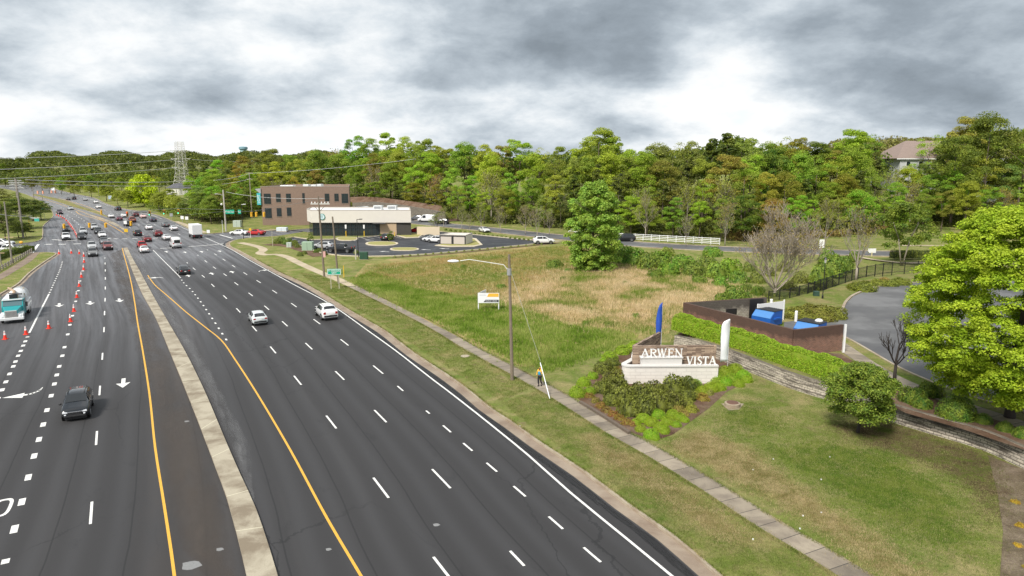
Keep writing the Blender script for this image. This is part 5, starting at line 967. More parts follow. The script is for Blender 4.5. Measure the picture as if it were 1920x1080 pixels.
u0, u1, z0_, z1_ = rect(481, 492, 354, 358, Yo + 1); MB().add([(u0, Yo - .5, z1_), (u1, Yo - .5, z1_ + .1), (u1, Yo + 3, z1_ + .1), (u0, Yo + 3, z1_), (u1, Yo - .5, z0_ - 1.0), (u1, Yo + 3, z0_ - 1.0)], [(0, 1, 2, 3), (0, 4, 1), (3, 2, 5), (0, 3, 5, 4)]).build('canopy', mat('canopy_metal', (.35, .35, .36), .4), OB)
# cafe
CF = thing('cafe_building', 'low flat-roofed cafe with pale stone band, dark glass front and round logo', 'building', (0, 0, 0))
PA, PB = G(583, 447), G(770, 440); Yc = (PA.y + PB.y) / 2; xa, xb, zb, zc = rect(583.5, 770, 395.5, 417.5, Yc); BAND = mat('stone_band', (.66, .62, .56), .85, var=.06, vscale=.6); D = 13
def box(par, name, m, *a, **k): return MB().box(*a).build(name, m, par, **k)
skew = Matrix.Identity(4)
band = MB().prism([(xa, Yc), (xb, Yc + .5), (XY(768, Yc + D, 6), Yc + D), (xa - 3.6, Yc + D), (xa - 2.7, Yc + 5.5)], zb, zc).build('band', BAND, CF)
MB().prism([(xa + .6, Yc + .6), (xb - .6, Yc + 1.0), (XY(766, Yc + D, 6), Yc + D - .6), (xa - 3.0, Yc + D - .6), (xa - 2.1, Yc + 5.6)], zc, zc + .02).build('roof', mat('white_roof', (.78, .78, .77), .7), CF)
cp = MB(); cpp = np.array([(xa, Yc, 0), (xb, Yc + .5, 0), (XY(768, Yc + D, 6), Yc + D, 0), (xa - 3.6, Yc + D, 0), (xa - 2.7, Yc + 5.5, 0), (xa, Yc, 0)]); kerb(cp, cpp, .0, .4, zc + .0, zc + .22); cp.build('coping', mat('coping_pale', (.40, .36, .32), .6), CF)
xg = XY(712, Yc, 2); xt = XY(743, Yc, 2)
MB().prism([(xa + .2, Yc + .6), (xg, Yc + .6), (xg, Yc + D - .5), (xa - 3, Yc + D - .5), (xa - 2.2, Yc + 5.4)], 0, zb).build('glazing', GLS, CF)
ml = MB()
for k in range(17): x = xa + .2 + (xg - xa - .2) * k / 16; ml.box(x - .05, x + .05, Yc + .5, Yc + .62, .1, zb)
ml.box(xa + .2, xg, Yc + .5, Yc + .61, 2.3, 2.4); ml.box(xa + .2, xg, Yc + .48, Yc + .61, .1, .3); ml.build('mullions', FR, CF)
box(CF, 'tan_wall', mat('tan_panel', (.46, .34, .22), .85, var=.06), xg, xt, Yc + .35, Yc + D - 1, 0, zb - .005); MB().prism([(xt, Yc + .4), (xb - .05, Yc + .6), (XY(768, Yc + D, 2) - .3, Yc + D - 1), (xt, Yc + D - 1)], 0, zb - .005).build('grey_wall', m_brick('grey_brick', (.10, .085, .08), (.08, .07, .065), (.06, .055, .05), .3, .1, .2), CF); box(CF, 'canopy', FR, XY(700, Yc, 4), XY(724, Yc, 4), Yc - 1.6, Yc + .3, zb - .22, zb - .05)
box(CF, 'soffit', FR, xa + .1, xb - .1, Yc + .1, Yc + 1.5, zb - .1, zb - .01)
for a, b in ((700, 716), (726, 743)):
    u0, u1 = XY(a, Yc + 5, 8), XY(b, Yc + 5, 8); r_ = box(CF, 'roof_unit', mat('galvanised'), u0, u1, Yc + 4.5, Yc + 7, zc, HY(Yc + 5, 385.5), bevel=.05); box(r_, 'grille', mat('grille_grey', (.25, .26, .27), .5), u0 + .3, u1 - .3, Yc + 4.44, Yc + 4.49, zc + .3, HY(Yc + 5, 387))
lx, lz = XY(603.5, Yc, 6), HY(Yc - .1, 406.5); lg = MB().lathe([(.82, 0), (.82, .1)], 24, M=Matrix.Translation((lx, Yc - .02, lz)) @ Matrix.Rotation(R(90), 4, 'X')).build('logo_disc', mat('logo_green', (.02, .22, .16), .5), CF); MB().lathe([(.66, .1), (.66, .12)], 24, M=Matrix.Translation((lx, Yc - .02, lz)) @ Matrix.Rotation(R(90), 4, 'X')).build('logo_face', mat('logo_pale', (.62, .74, .80), .5), lg)
lb = MB()
for k in range(3): z = lz + .3 - .3 * k; lb.box(lx - .42 + .1 * k, lx + .42 - .1 * k, Yc - .17, Yc - .145, z - .05, z + .05)
lb.build('logo_mark', mat('logo_green'), lg)
text('COFFEE', Matrix.Translation((xa - 1.35, Yc + 2.6, (zb + zc) / 2 + .2)) @ Matrix.Rotation(math.atan2(-5.5, 2.7), 4, 'Z') @ UPR, .6, WH, CF, wmax=4) if 0 else None
# bin store of the cafe
q0, q1, q2 = G(824.5, 459.5), G(873.5, 461), G(886, 456); BS = thing('bin_store', 'beige cafe bin store with two black-framed panel gates', 'shed', (0, 0, 0)); hz = HY(q0.y, 440.5)
P4 = [(q0.x, q0.y), (q1.x, q1.y), (q2.x, q2.y), (q0.x + 2.2, q2.y + 1)]; MB().prism(P4, 0, hz).build('wall', BAND, BS); cpb = np.array([(*p, 0) for p in P4 + P4[:1]]); cc_ = MB(); kerb(cc_, cpb, -.05, .25, hz, hz + .12); cc_.build('coping', mat('coping_pale'), BS)
dq = (q1 - q0); ux = dq.normalized(); Mq = Matrix.Translation((q0.x, q0.y - .02, 0)) @ Matrix.Rotation(math.atan2(ux.y, ux.x), 4, 'Z'); Lq = dq.length
for k in range(2):
    g = MB(); a, b = Lq * (.5 * k) + .02, Lq * (.5 * k + .5) - .02; g.box(a, a + .24, -.16, -.04, .15, hz - .05, Mq).box(b - .24, b, -.16, -.04, .15, hz - .05, Mq).box(a + .24, b - .24, -.15, -.04, hz - .3, hz - .06, Mq).box(a + .24, b - .24, -.15, -.04, .15, .4, Mq); gt = g.build('gate', FR, BS); MB().box(a + .24, b - .24, -.1, -.045, .4, hz - .3, Mq).build('gate_panel', mat('gate_panel', (.50, .45, .42), .7), gt)
q = G(800, 443); q2 = G(782, 442); tag(MB().prism([(q2.x, q2.y), (q.x + 3.4, q.y + .5), (q.x + 3.4, q.y + .9), (q2.x, q2.y + .6)], 0, 2.4).build('screen_wall', mat('cream_wall', (.62, .52, .38), .85, var=.06), None), 'low cream screen wall between the cafe and its bin store', 'wall')
# round-roofed white building beyond the junction
Yw = 400; wx0, wx1 = XY(311, Yw, 8), XY(341, Yw, 8); wz = HY(Yw, 353); gz = zt(wx0, Yw); RB = thing('pavilion', 'white-walled building with dark low conical roof below the pylon', 'building', (0, 0, 0)); cx = XY(335, Yw + 6, 8); rr_ = (XY(359, Yw, 8) - wx0) / 2; MB().lathe([(rr_, gz - 2), (rr_, wz)], 10, (cx, Yw + 7, 0)).build('wall', mat('white_wall', (.72, .70, .64), .8, var=.08), RB); MB().lathe([(rr_ * 1.06, wz), (rr_ * .5, wz + 2.2), (.2, HY(Yw + 7, 343))], 10, (cx, Yw + 7, 0)).build('roof', mat('slate', (.10, .10, .115), .8, var=.1), RB)
wv = MB()
for k in range(10):
    a = -1.57 + (k - 4.5) * .3; wv.tube((cx + rr_ * math.cos(a), Yw + 7 + rr_ * math.sin(a), gz + 1), (cx + rr_ * math.cos(a), Yw + 7 + rr_ * math.sin(a), wz - .6), .12, .12, 4)
wv.build('window', mat('greywin', (.42, .42, .42), .5), RB)
# water tower on the horizon
Yt = 1700; xt_ = XY(455.5, Yt, 60); ztp = HY(Yt, 275); WT = thing('water_tower', 'pale blue water tower standing above the far treeline', 'water tower', (xt_, Yt, 0)); zl = HY(Yt, 279.5); MB().lathe([(7.5, 0), (7.5, zl)], 20).build('shaft', mat('tower_blue', (.34, .50, .52), .6, var=.05), WT); MB().lathe([(7.5, zl - 2), (10.2, zl), (10.2, ztp - 1.0), (8, ztp), (1, ztp + .6)], 24).build('tank', mat('tower_blue_dark', (.20, .34, .40), .6), WT)
# apartment house in the trees at the right
Ya = 236; AP = thing('apartment_house', 'large pale apartment house with brown hipped roof half hidden by trees', 'building', (0, 0, 0)); AW = mat('siding', (.52, .53, .54), .8, var=.05); ARf = m_brick('shingle', (.24, .18, .155), (.20, .15, .13), (.16, .12, .1), .5, .25, .15)
x0, x1 = XY(1676, Ya, 18), XY(1900, Ya, 18); ze = HY(Ya, 297); zr_ = HY(Ya + 9, 264); g0 = zt(x0, Ya) - 2; MB().box(x0 + 2, x1, Ya, Ya + 18, g0, ze).build('wall', AW, AP)
V = [(x0 + .5, Ya - .6, ze), (x1 + .6, Ya - .6, ze), (x1 + .6, Ya + 18.6, ze), (x0 + .5, Ya + 18.6, ze), (x0 + 8, Ya + 9, zr_), (x1 - 6, Ya + 9, zr_)]; MB().add(V, [(0, 1, 5, 4), (1, 2, 5), (2, 3, 4, 5), (3, 0, 4), (3, 2, 1, 0)]).build('roof', ARf if 0 else mat('brown_roof', (.25, .19, .165), .9, var=.15, vscale=.8), AP); MB().box(x0 + .45, x1 + .7, Ya - .75, Ya - .6, ze - .3, ze + .02).build('eave', WH, AP)
for k in range(9):
    for r in range(3):
        xx = x0 + 4 + k * 4.2; zz = ze - 2.6 - r * 3.2; w = box(AP, 'window', WH, xx, xx + 1.5, Ya - .08, Ya - .005, zz, zz + 1.7); box(w, 'pane', GLS, xx + .12, xx + 1.38, Ya - .11, Ya - .085, zz + .12, zz + 1.58)
gx0, gx1 = XY(1856, Ya - 8, 18), XY(1888, Ya - 8, 18); gzt = HY(Ya - 8, 291); ge = HY(Ya - 8, 306); Yg = Ya - 8; MB().add([(gx0, Yg, g0), (gx1, Yg, g0), (gx1, Yg, ge), ((gx0 + gx1) / 2, Yg, gzt), (gx0, Yg, ge), (gx0, Yg + 8, g0), (gx1, Yg + 8, g0), (gx1, Yg + 8, ge), ((gx0 + gx1) / 2, Yg + 8, gzt), (gx0, Yg + 8, ge)], [(0, 1, 2, 3, 4), (1, 6, 7, 2), (5, 0, 4, 9), (4, 3, 8, 9), (3, 2, 7, 8)]).build('gable_bay', mat('white_siding', (.74, .76, .80), .7), AP)
for r in range(3): zz = ge - 2.6 - r * 3.1; w = box(AP, 'window', WH, gx0 + 1.2, gx1 - 1.2, Yg - .08, Yg - .005, zz, zz + 1.9); box(w, 'pane', mat('blue_glass', (.2, .27, .36), .15), gx0 + 1.35, gx1 - 1.35, Yg - .11, Yg - .085, zz + .1, zz + 1.8)
# reddish earth bank and stone wall behind the cafe
draped('earth_bank', [(655, 396), (720, 400), (780, 405), (835, 412), (850, 416)], 6, MULCH, .25, step=4)
bk = [(662, 388, 380), (700, 390, 378), (740, 396, 382), (790, 403, 390), (835, 409, 398)]
pts = [at(a, G(a, b + 6).y) for a, b, c in bk]; zt1 = [HY(p.y, c) for p, (a, b, c) in zip(pts, bk)]; rwl = wallmesh('retaining_wall', m_brick('rubble', (.24, .21, .18), (.17, .15, .13), (.08, .07, .06), .9, .4, .35), None, pts, -.3, [max(1.0, z) for z in zt1], .5); tag(rwl, 'long grey rubble retaining wall behind the parked vans', 'wall')
rs = struct(MB().add([(p.x, p.y + .3, max(1.0, z) - .05) for p, z in zip(pts, zt1)] + [(p.x * 1.1, p.y + 9, max(1.0, z) + 1.6) for p, z in zip(pts, zt1)], [(i, i + 1, 6 + i, 5 + i) for i in range(4)]).build('earth_bank', MULCH)) 
# ------------------------------------------------------------------ vehicles
PAINT = mat('car_paint', (.5, .5, .5), .2, spec=.5, painted=True, coat=.6); TYRE = mat('tyre', (.018, .018, .018), .85); RIM = mat('alloy', (.45, .45, .46), .3, .8); LENS = mat('headlight', (.75, .77, .8), .15); REDL = mat('taillight', (.35, .015, .012), .3); PLASTIC = mat('black_trim', (.02, .02, .022), .6); CGL = mat('car_glass', (.012, .015, .018), .08, spec=.8); CHR = mat('chrome', (.6, .6, .62), .15, .9); PLATE = mat('plate', (.7, .7, .68), .5)
SHAPES = {  # y, z_low, z_belt, z_top, half width, half width at top ; roof section indices
 'sedan': dict(st=[(-2.35, .42, .74, .80, .72, .62), (-2.26, .30, .90, 1.00, .84, .72), (-1.75, .24, .95, 1.08, .90, .72), (-1.0, .2, .97, 1.40, .91, .60), (-.2, .2, .96, 1.45, .91, .60), (.42, .2, .94, 1.40, .91, .60), (1.15, .2, .92, 1.03, .90, .74), (1.95, .24, .82, .90, .87, .70), (2.28, .32, .66, .74, .78, .62)], rw=(2, 3), roof=(3, 5), wax=(-1.42, 1.42), wr=.33),
 'suv': dict(st=[(-2.32, .50, .84, .92, .80, .72), (-2.26, .36, 1.04, 1.16, .90, .76), (-2.05, .30, 1.12, 1.30, .93, .76), (-1.6, .28, 1.12, 1.66, .93, .66), (-.3, .28, 1.09, 1.71, .93, .66), (.4, .28, 1.06, 1.66, .93, .65), (1.1, .28, 1.05, 1.18, .92, .76), (1.95, .32, .96, 1.06, .89, .72), (2.3, .42, .76, .86, .80, .64)], rw=(2, 3), roof=(3, 5), wax=(-1.42, 1.45), wr=.37),
 'hatch': dict(st=[(-2.2, .45, .84, .92, .76, .66), (-2.12, .32, 1.00, 1.06, .86, .70), (-1.35, .25, 1.00, 1.40, .89, .60), (-.9, .22, .99, 1.46, .89, .59), (-.2, .22, .97, 1.50, .89, .59), (.45, .22, .95, 1.42, .89, .58), (1.2, .22, .93, 1.04, .88, .70), (1.9, .26, .82, .90, .85, .66), (2.2, .34, .66, .74, .76, .58)], rw=(1, 2), roof=(2, 5), wax=(-1.35, 1.38), wr=.32),
 'pickup': dict(st=[(-2.8, .55, 1.05, 1.10, .90, .86), (-2.72, .42, 1.12, 1.18, .95, .90), (-1.2, .40, 1.12, 1.18, .95, .90), (-1.1, .40, 1.15, 1.70, .95, .70), (-.2, .40, 1.13, 1.82, .95, .68), (.6, .40, 1.12, 1.76, .95, .68), (1.35, .40, 1.12, 1.26, .94, .80), (2.4, .42, 1.05, 1.16, .93, .78), (2.75, .5, .85, .96, .86, .72)], rw=(2, 3), roof=(3, 5), wax=(-1.8, 1.85), wr=.40),
 'van': dict(st=[(-2.9, .50, 1.1, 1.9, .90, .84), (-2.86, .36, 1.15, 2.25, .97, .82), (-2.7, .34, 1.2, 2.38, .98, .80), (-1.2, .34, 1.2, 2.42, .98, .80), (.0, .34, 1.2, 2.42, .98, .80), (1.1, .34, 1.2, 2.30, .98, .78), (1.95, .34, 1.2, 1.40, .96, .84), (2.6, .38, 1.0, 1.12, .92, .76), (2.85, .48, .8, .92, .82, .66)], rw=(1, 2), roof=(2, 5), wax=(-1.8, 1.9), wr=.36),
}
def ring(s):
    y, zl, zb, ztp, w, wt = s; zm = zl + (zb - zl) * .5
    h = [(w * .86, zl), (w * .985, zl + .10), (w * 1.0, zm), (w * .985, zb), ((w * .35 + wt * .65), zb + (ztp - zb) * .55) if ztp - zb > .2 else ((w + wt) / 2, zb + (ztp - zb) * .6), (wt, ztp - .02), (wt * .5, ztp + .02)]
    return [(x, y, z) for x, z in h] + [(-x, y, z) for x, z in reversed(h)]
def car(kind):
    sh = SHAPES[kind]; st = sh['st']; root = bpy.data.objects.new({'suv': 'sport_wagon', 'hatch': 'hatchback', 'van': 'van', 'pickup': 'pickup_truck', 'sedan': 'sedan'}[kind], None); S.collection.objects.link(root); root['category'] = 'car'
    rings = [ring(s) for s in st]; n = len(rings[0]); vs = [p for r in rings for p in r]; fs = [(i * n + k, i * n + (k + 1) % n, (i + 1) * n + (k + 1) % n, (i + 1) * n + k) for i in range(len(st) - 1) for k in range(n)]; fs += [tuple(range(n))[::-1], tuple(range((len(st) - 1) * n, len(st) * n))]
    b = MB().add(vs, [f[::-1] for f in fs]).build('body', PAINT, root, True); b['painted'] = 1
    def P(i, k): return Vector(rings[i][k])
    def quad(a, b_, c, d, o, ins=(.06, .06)):
        nrm = (b_ - a).cross(d - a).normalized(); cen = (a + b_ + c + d) / 4
        if nrm.dot(cen - Vector((0, cen.y * .3, .9))) < 0: nrm = -nrm
        q = []
        for (u, v) in ((ins[0], ins[1]), (1 - ins[0], ins[1]), (1 - ins[0], 1 - ins[1]), (ins[0], 1 - ins[1])): q.append(a * (1 - u) * (1 - v) + b_ * u * (1 - v) + c * u * v + d * (1 - u) * v + nrm * o)
        return q
    r0, r1 = sh['roof']; m = n - 1
    def pane(name, ia, ib, t0, t1, sx=.9, o=.018):
        """glass that follows the body between two stations, three strips wide"""
        g = MB(); rows = []
        for t in (t0, t1): rows.append([P(ia, k).lerp(P(ib, k), t) for k in (5, 6, m - 6, m - 5)])
        d = (rows[1][1] - rows[0][1]).cross(rows[0][2] - rows[0][1]).normalized(); d = d if d.z > 0 else -d
        v = [Vector((p.x * sx, p.y, p.z)) + d * o for r in rows for p in r]; g.add(v, [(k, k + 1, k + 5, k + 4) for k in range(3)]); g.build(name, CGL, root)
    pane('windshield', r1, r1 + 1, .04, .93, .95)
    a, c = sh['rw']
    if kind == 'van': MB().add([Vector((-.62, -2.93, 1.25)), Vector((.62, -2.93, 1.25)), Vector((.62, -2.90, 1.95)), Vector((-.62, -2.90, 1.95))], [(0, 1, 2, 3)]).build('rear_window', CGL, root)
    elif kind == 'hatch': pane('rear_window', 1, 2, .12, .95, .9)
    else: pane('rear_window', a, c, .12, .9, .9)
    for s in (0, 1):
        g = MB(); ix = lambda k: k if s == 0 else m - k
        lim = range(r0, r1) if kind != 'van' else range(r1 - 1, r1)
        for i in lim:
            q = quad(P(i, ix(3)), P(i + 1, ix(3)), P(i + 1, ix(5)), P(i, ix(5)), .022, (.05, .12)); g.add(q, [(0, 1, 2, 3)])
        q = quad(P(r1, ix(3)), P(r1 + 1, ix(3)), P(r1 + 1, ix(5)), P(r1, ix(5)), .022, (.05, .12)); g.add([q[0], q[0].lerp(q[1], .55), q[3]], [(0, 1, 2)])
        g.build('side_window', CGL, root); sg = 1 if s == 0 else -1
        w = st[4][4]; MB().ball((sg * (w + .12), st[r1 + 1][0] - .25, st[r1 + 1][2] + .05), (.12, .07, .08), 8, 5).build('mirror', PLASTIC, root)
    wy0, wy1 = sh['wax']; wr = sh['wr']; w = st[4][4]
    for y in (wy0, wy1):
        for s in (-1, 1):
            M = Matrix.Translation((s * (w - .10), y, wr)) @ Matrix.Rotation(R(90) * s, 4, 'Y'); t = MB().lathe([(wr * .96, -.12), (wr, -.06), (wr, .10), (wr * .93, .125)], 18, M=M).build('wheel', TYRE, root, True); rm = MB().lathe([(wr * .62, .12), (wr * .60, .135), (wr * .2, .12)], 12, M=M).build('rim', RIM, t); MB().lathe([(wr * 1.17, .07), (wr * 1.15, .108)], 18, M=Matrix.Translation((s * (w - .10), y, wr + .03)) @ Matrix.Rotation(R(90) * s, 4, 'Y')).build('wheel_arch', PLASTIC, root)
    f = st[-1]; r = st[0]; zf = f[2]; zr = r[2]; wv = kind in ('suv', 'van', 'pickup')
    for s in (-1, 1):
        x = s * f[4] * .78; MB().box(x - .19, x + .19, f[0] - .22, f[0] + .015, zf - .03, zf + .10, taper=.85).build('headlight', LENS, root, bevel=.02); x = s * r[4] * .86; MB().box(x - .15, x + .15, r[0] - .02, r[0] + .14, zr - .04, zr + (.22 if wv else .12), taper=.9).build('taillight', REDL, root, bevel=.02)
    MB().box(-f[4] * .55, f[4] * .55, f[0] - .1, f[0] + .02, zf - .22, zf - .02).build('grille', PLASTIC, root, bevel=.02); MB().box(-f[4] * .9, f[4] * .9, f[0] - .16, f[0] + .04, f[1] - .02, f[1] + .14).build('front_bumper', PLASTIC, root, bevel=.04); MB().box(-r[4] * .95, r[4] * .95, r[0] - .05, r[0] + .12, r[1] - .02, r[1] + .16).build('rear_bumper', PLASTIC, root, bevel=.04); MB().box(-.16, .16, r[0] - .04, r[0] + .02, zr - .14, zr - .03).build('licence_plate', PLATE, root)
    if kind in ('suv', 'pickup'): MB().box(-f[4] * .62, f[4] * .62, f[0] - .06, f[0] + .045, zf - .01, zf + .07).build('grille_bar', CHR, root, bevel=.015)
    for s in (-1, 1): MB().ball((s * f[4] * .78, f[0] + .03, f[1] + .2), (.08, .04, .06), 8, 5).build('fog_lamp', LENS, root)
    if kind == 'suv':
        for s in (-1, 1): MB().tube((s * .6, -1.5, 1.73), (s * .58, .35, 1.72), .025, .025, 5).build('roof_rail', PLASTIC, root)
    if kind == 'pickup': MB().box(-.78, .78, -2.68, -1.22, 1.10, 1.215).build('cargo_bed', PLASTIC, root)
    if kind == 'sedan': MB().box(-.55, .55, -.5, .15, 1.462, 1.475).build('roof_panel', CGL, root)
    MB().box(-.72, .72, r[0] + .25, f[0] - .3, .13, .42).build('underbody', PLASTIC, root)  # black chassis box added to paint contact shade under the car
    index_kids(root); PROTO['car_' + kind] = root; return root
for k in SHAPES: car(k)
CU = set(); CARNO = {}
def vehicle(kind, px, py, col, label, head, end='rear', scale=1.0, z=0.0, group=None, ang=None):
    """head +1 = driving away along the road, -1 = towards the camera; (px,py) is the ground under the end that faces us"""
    a = ang if ang is not None else rdir(px, py) + (0 if head > 0 else math.pi); L2_ = abs(SHAPES[kind]['st'][0][0]); g = G(px, py, z); d = Vector((-math.sin(a), math.cos(a), 0)); c = g + (d * L2_ if end == 'rear' else -d * L2_ if end == 'front' else Vector())
    root = PROTO['car_' + kind]
    if kind not in CU:
        CU.add(kind); root.location = c; root.rotation_euler = (0, 0, a); root.scale = (scale,) * 3; r = root; r['label'] = label
        for ch in r.children:
            if ch.get('painted'): ch.color = (*col, 1)
        if group: r['group'] = group
    else: r = dup(root, c, a, label, group, scale, col)
    r['category'] = {'suv': 'car', 'hatch': 'car', 'van': 'van', 'pickup': 'pickup truck', 'sedan': 'car'}[kind]; return r
WHT, SIL, BLK_, GRY, RED, DRED, NAVY = (.78, .78, .78), (.45, .46, .47), (.012, .013, .015), (.12, .125, .13), (.45, .02, .02), (.16, .018, .02), (.02, .03, .06)
AW_, TW = 'cars driving away on the right carriageway', 'cars coming towards the camera on the left carriageway'
vehicle('suv', 142, 791, (.010, .012, .016), 'dark grey sport wagon with lit fog lamps, nearest car coming towards the camera', -1, 'front', group=TW)
vehicle('hatch', 489, 611, (.60, .64, .64), 'pale silver hatchback with dark rear window, alone in its lane', 1, group=AW_); vehicle('suv', 620, 601, WHT, 'white sport wagon nearest the right kerb', 1, scale=1.06, group=AW_)
vehicle('sedan', 348, 516, BLK_, 'black sedan driving over the painted arrows', 1, group=AW_); vehicle('sedan', 272, 475, WHT, 'white sedan in the turn lane right behind a red car', 1, group=AW_); vehicle('pickup', 269, 467, RED, 'bright red car directly ahead of the white sedan in the turn lane', 1, scale=.9, group=AW_); vehicle('van', 333, 466, WHT, 'white van with black rear window before the stop line', 1, scale=1.0, group=AW_)
for a in (('sedan', 278, 454, DRED, 'dark red low sedan crossing the junction'), ('sedan', 315, 451, WHT, 'white sedan just ahead of the white van'), ('suv', 299, 444, DRED, 'maroon sport wagon beside the white sedan in the junction'), ('suv', 260, 443, BLK_, 'black car left of the maroon wagon'), ('sedan', 281, 431.5, WHT, 'white sedan beyond the junction in the third lane'), ('sedan', 328, 433, WHT, 'white sedan by the right verge behind a dark one'), ('sedan', 313, 426, GRY, 'dark grey sedan ahead of the white one by the verge'), ('sedan', 289, 416, NAVY, 'navy sedan below the hanging signals'), ('suv', 241, 424.5, BLK_, 'black wagon beside the median tip'), ('pickup', 250, 417.5, (.30, .07, .03), 'rust red pickup past the median tip'), ('sedan', 225, 414, (.12, .03, .05), 'maroon sedan near the double yellow line'), ('sedan', 210, 409, WHT, 'white sedan furthest to the inner lane beyond the junction'), ('sedan', 234, 408, WHT, 'white sedan beside the orange-backed signal'), ('suv', 256, 406.5, (.10, .03, .035), 'dark maroon wagon beyond the junction'), ('sedan', 270, 409.5, (.80, .55, .52), 'pinkish white sedan with lit brake lamps'), ('suv', 224, 395, BLK_, 'black wagon at the far side road'), ('sedan', 187, 391, WHT, 'white sedan near the yellow median line'), ('sedan', 181, 381.5, WHT, 'white sedan in front of the grass median'), ('sedan', 161, 376.5, SIL, 'silver sedan far up the road'), ('suv', 140, 374.5, BLK_, 'black wagon far up the road beside a dark car'), ('sedan', 129, 375.5, GRY, 'dark sedan leading at the far bend')): vehicle(*a[:5], 1, group=AW_)
for a in (('suv', 175, 482, (.16, .16, .16), 'grey sport wagon with bright headlamps, first at the stop line'), ('suv', 174, 469, SIL, 'silver wagon right behind the grey one at the stop line'), ('pickup', 204, 470, (.17, .025, .02), 'dark red pickup next to the grey wagon'), ('sedan', 197, 458, GRY, 'grey sedan hidden behind the dark red pickup'), ('sedan', 193, 446, WHT, 'white sedan third behind the dark red pickup'), ('suv', 186, 439, BLK_, 'black wagon fourth in the queue by the median'), ('suv', 178, 431.5, SIL, 'silver wagon fifth in the queue by the median'), ('suv', 154.5, 450, BLK_, 'black wagon queueing beside the line of cones'), ('suv', 157, 440, SIL, 'silver wagon behind the black one beside the cones'), ('pickup', 125, 451, WHT, 'white work pickup closed off by the cones'), ('suv', 125, 435, BLK_, 'black truck behind the white work pickup'), ('sedan', 134, 394, SIL, 'silver sedan descending before the far side street'), ('suv', 114, 402, (.05, .015, .03), 'dark plum wagon entering the coned lane')): vehicle(*a[:5], -1, 'front', group=TW)
vehicle('pickup', 20, 474, WHT, 'white pickup waiting at the left side street', 1, 'mid', scale=1.05, ang=R(-80), group='white pickups in the left side street'); vehicle('pickup', 2, 462, WHT, 'second white pickup behind the one waiting at the left side street', 1, 'mid', ang=R(-80), group='white pickups in the left side street')
vehicle('sedan', 449, 440.5, WHT, 'white sedan turning out of the right side street', 1, 'mid', ang=R(82), scale=1.05); vehicle('sedan', 480, 440.5, RED, 'red sedan following the white one in the right side street', 1, 'mid', ang=R(76), scale=1.1)
PKG = 'cars parked in the cafe lot'
for a in (('suv', 606, 466.5, SIL, 'silver sport wagon parked behind the green cabinets', 1, 'mid', 1.0, .16, PKG, R(80)), ('pickup', 639, 473, BLK_, 'black pickup parked beside the utility poles', 1, 'mid', 1.05, .16, PKG, R(80)), ('suv', 727, 450, BLK_, 'black wagon parked before the tan cafe wall', 1, 'mid', 1.0, .16, PKG, R(-15)), ('sedan', 803, 450.5, GRY, 'dark sedan in the parked row beside the bin store', 1, 'mid', 1.0, .16, PKG, R(60)), ('sedan', 809, 453, WHT, 'white sedan in the parked row beside the bin store', 1, 'mid', 1.0, .16, PKG, R(60)), ('suv', 818, 454.5, WHT, 'white wagon parked against the bin store', 1, 'mid', 1.0, .16, PKG, R(60)), ('sedan', 782, 436, RED, 'red sedan parked behind the grey cafe wall', 1, 'mid', 1.0, .16, PKG, R(80)), ('suv', 1019, 457, WHT, 'white sport wagon driving at the end of the cafe lot', 1, 'mid', 1.1, .16, PKG, R(-82)),
          ('sedan', 908, 435, WHT, 'white sedan driving alone on the side street', 1, 'mid', 1.0, .16, None, R(205)), ('van', 800, 416, WHT, 'white passenger van parked along the side street', 1, 'mid', 1.0, .16, None, R(80)), ('suv', 781, 413, GRY, 'dark wagon parked ahead of the white passenger van', 1, 'mid', 1.0, .16, None, R(80)), ('suv', 829, 420, BLK_, 'black wagon parked behind the white passenger van', 1, 'mid', 1.0, .16, None, R(80)), ('van', 676, 400, WHT, 'white van seen above the cafe roof', 1, 'mid', 1.0, 2.2, None, R(80)), ('suv', 1172, 452, BLK_, 'black wagon in front of the white rail fence', 1, 'mid', 1.1, .2, None, R(83))): vehicle(*a[:5], a[5], a[6], a[7], a[8], a[9], a[10])
# box truck
def boxtruck():
    a = rdir(371, 447); g = G(371, 447); d = Vector((-math.sin(a), math.cos(a), 0)); t = thing('box_truck', 'white box truck crossing the junction by the right kerb', 'truck', g + d * 3.4, a)
    box(t, 'cargo_box', WH, -1.2, 1.2, -3.4, 1.6, .95, 3.5, bevel=.04); box(t, 'rear_door', mat('door_white', (.70, .70, .70), .5), -1.1, 1.1, -3.43, -3.405, 1.05, 3.35); MB().box(-1.0, 1.0, 1.65, 3.3, .6, 2.3, taper=.8).build('cab', WH, t, bevel=.06); box(t, 'chassis', PLASTIC, -.8, .8, -3.4, 3.2, .45, .95); box(t, 'rear_bumper', PLASTIC, -1.15, 1.15, -3.5, -3.4, .5, .85); MB().add([(-.8, 3.22, 1.35), (.8, 3.22, 1.35), (.75, 2.99, 2.2), (-.75, 2.99, 2.2)], [(0, 1, 2, 3)]).build('windshield', CGL, t)
    for y in (-2.4, 2.2):
        for s in (-1, 1): w = MB().lathe([(.45, -.16), (.45, .16)], 16, M=Matrix.Translation((s * .98, y, .45)) @ Matrix.Rotation(R(90) * s, 4, 'Y')).build('wheel', TYRE, t); MB().lathe([(.25, .16), (.2, .18)], 10, M=Matrix.Translation((s * .98, y, .45)) @ Matrix.Rotation(R(90) * s, 4, 'Y')).build('rim', RIM, w)
    for s in (-1, 1): box(t, 'taillight', REDL, s * .85 - .15, s * .85 + .15, -3.53, -3.5, .6, .78)
boxtruck()
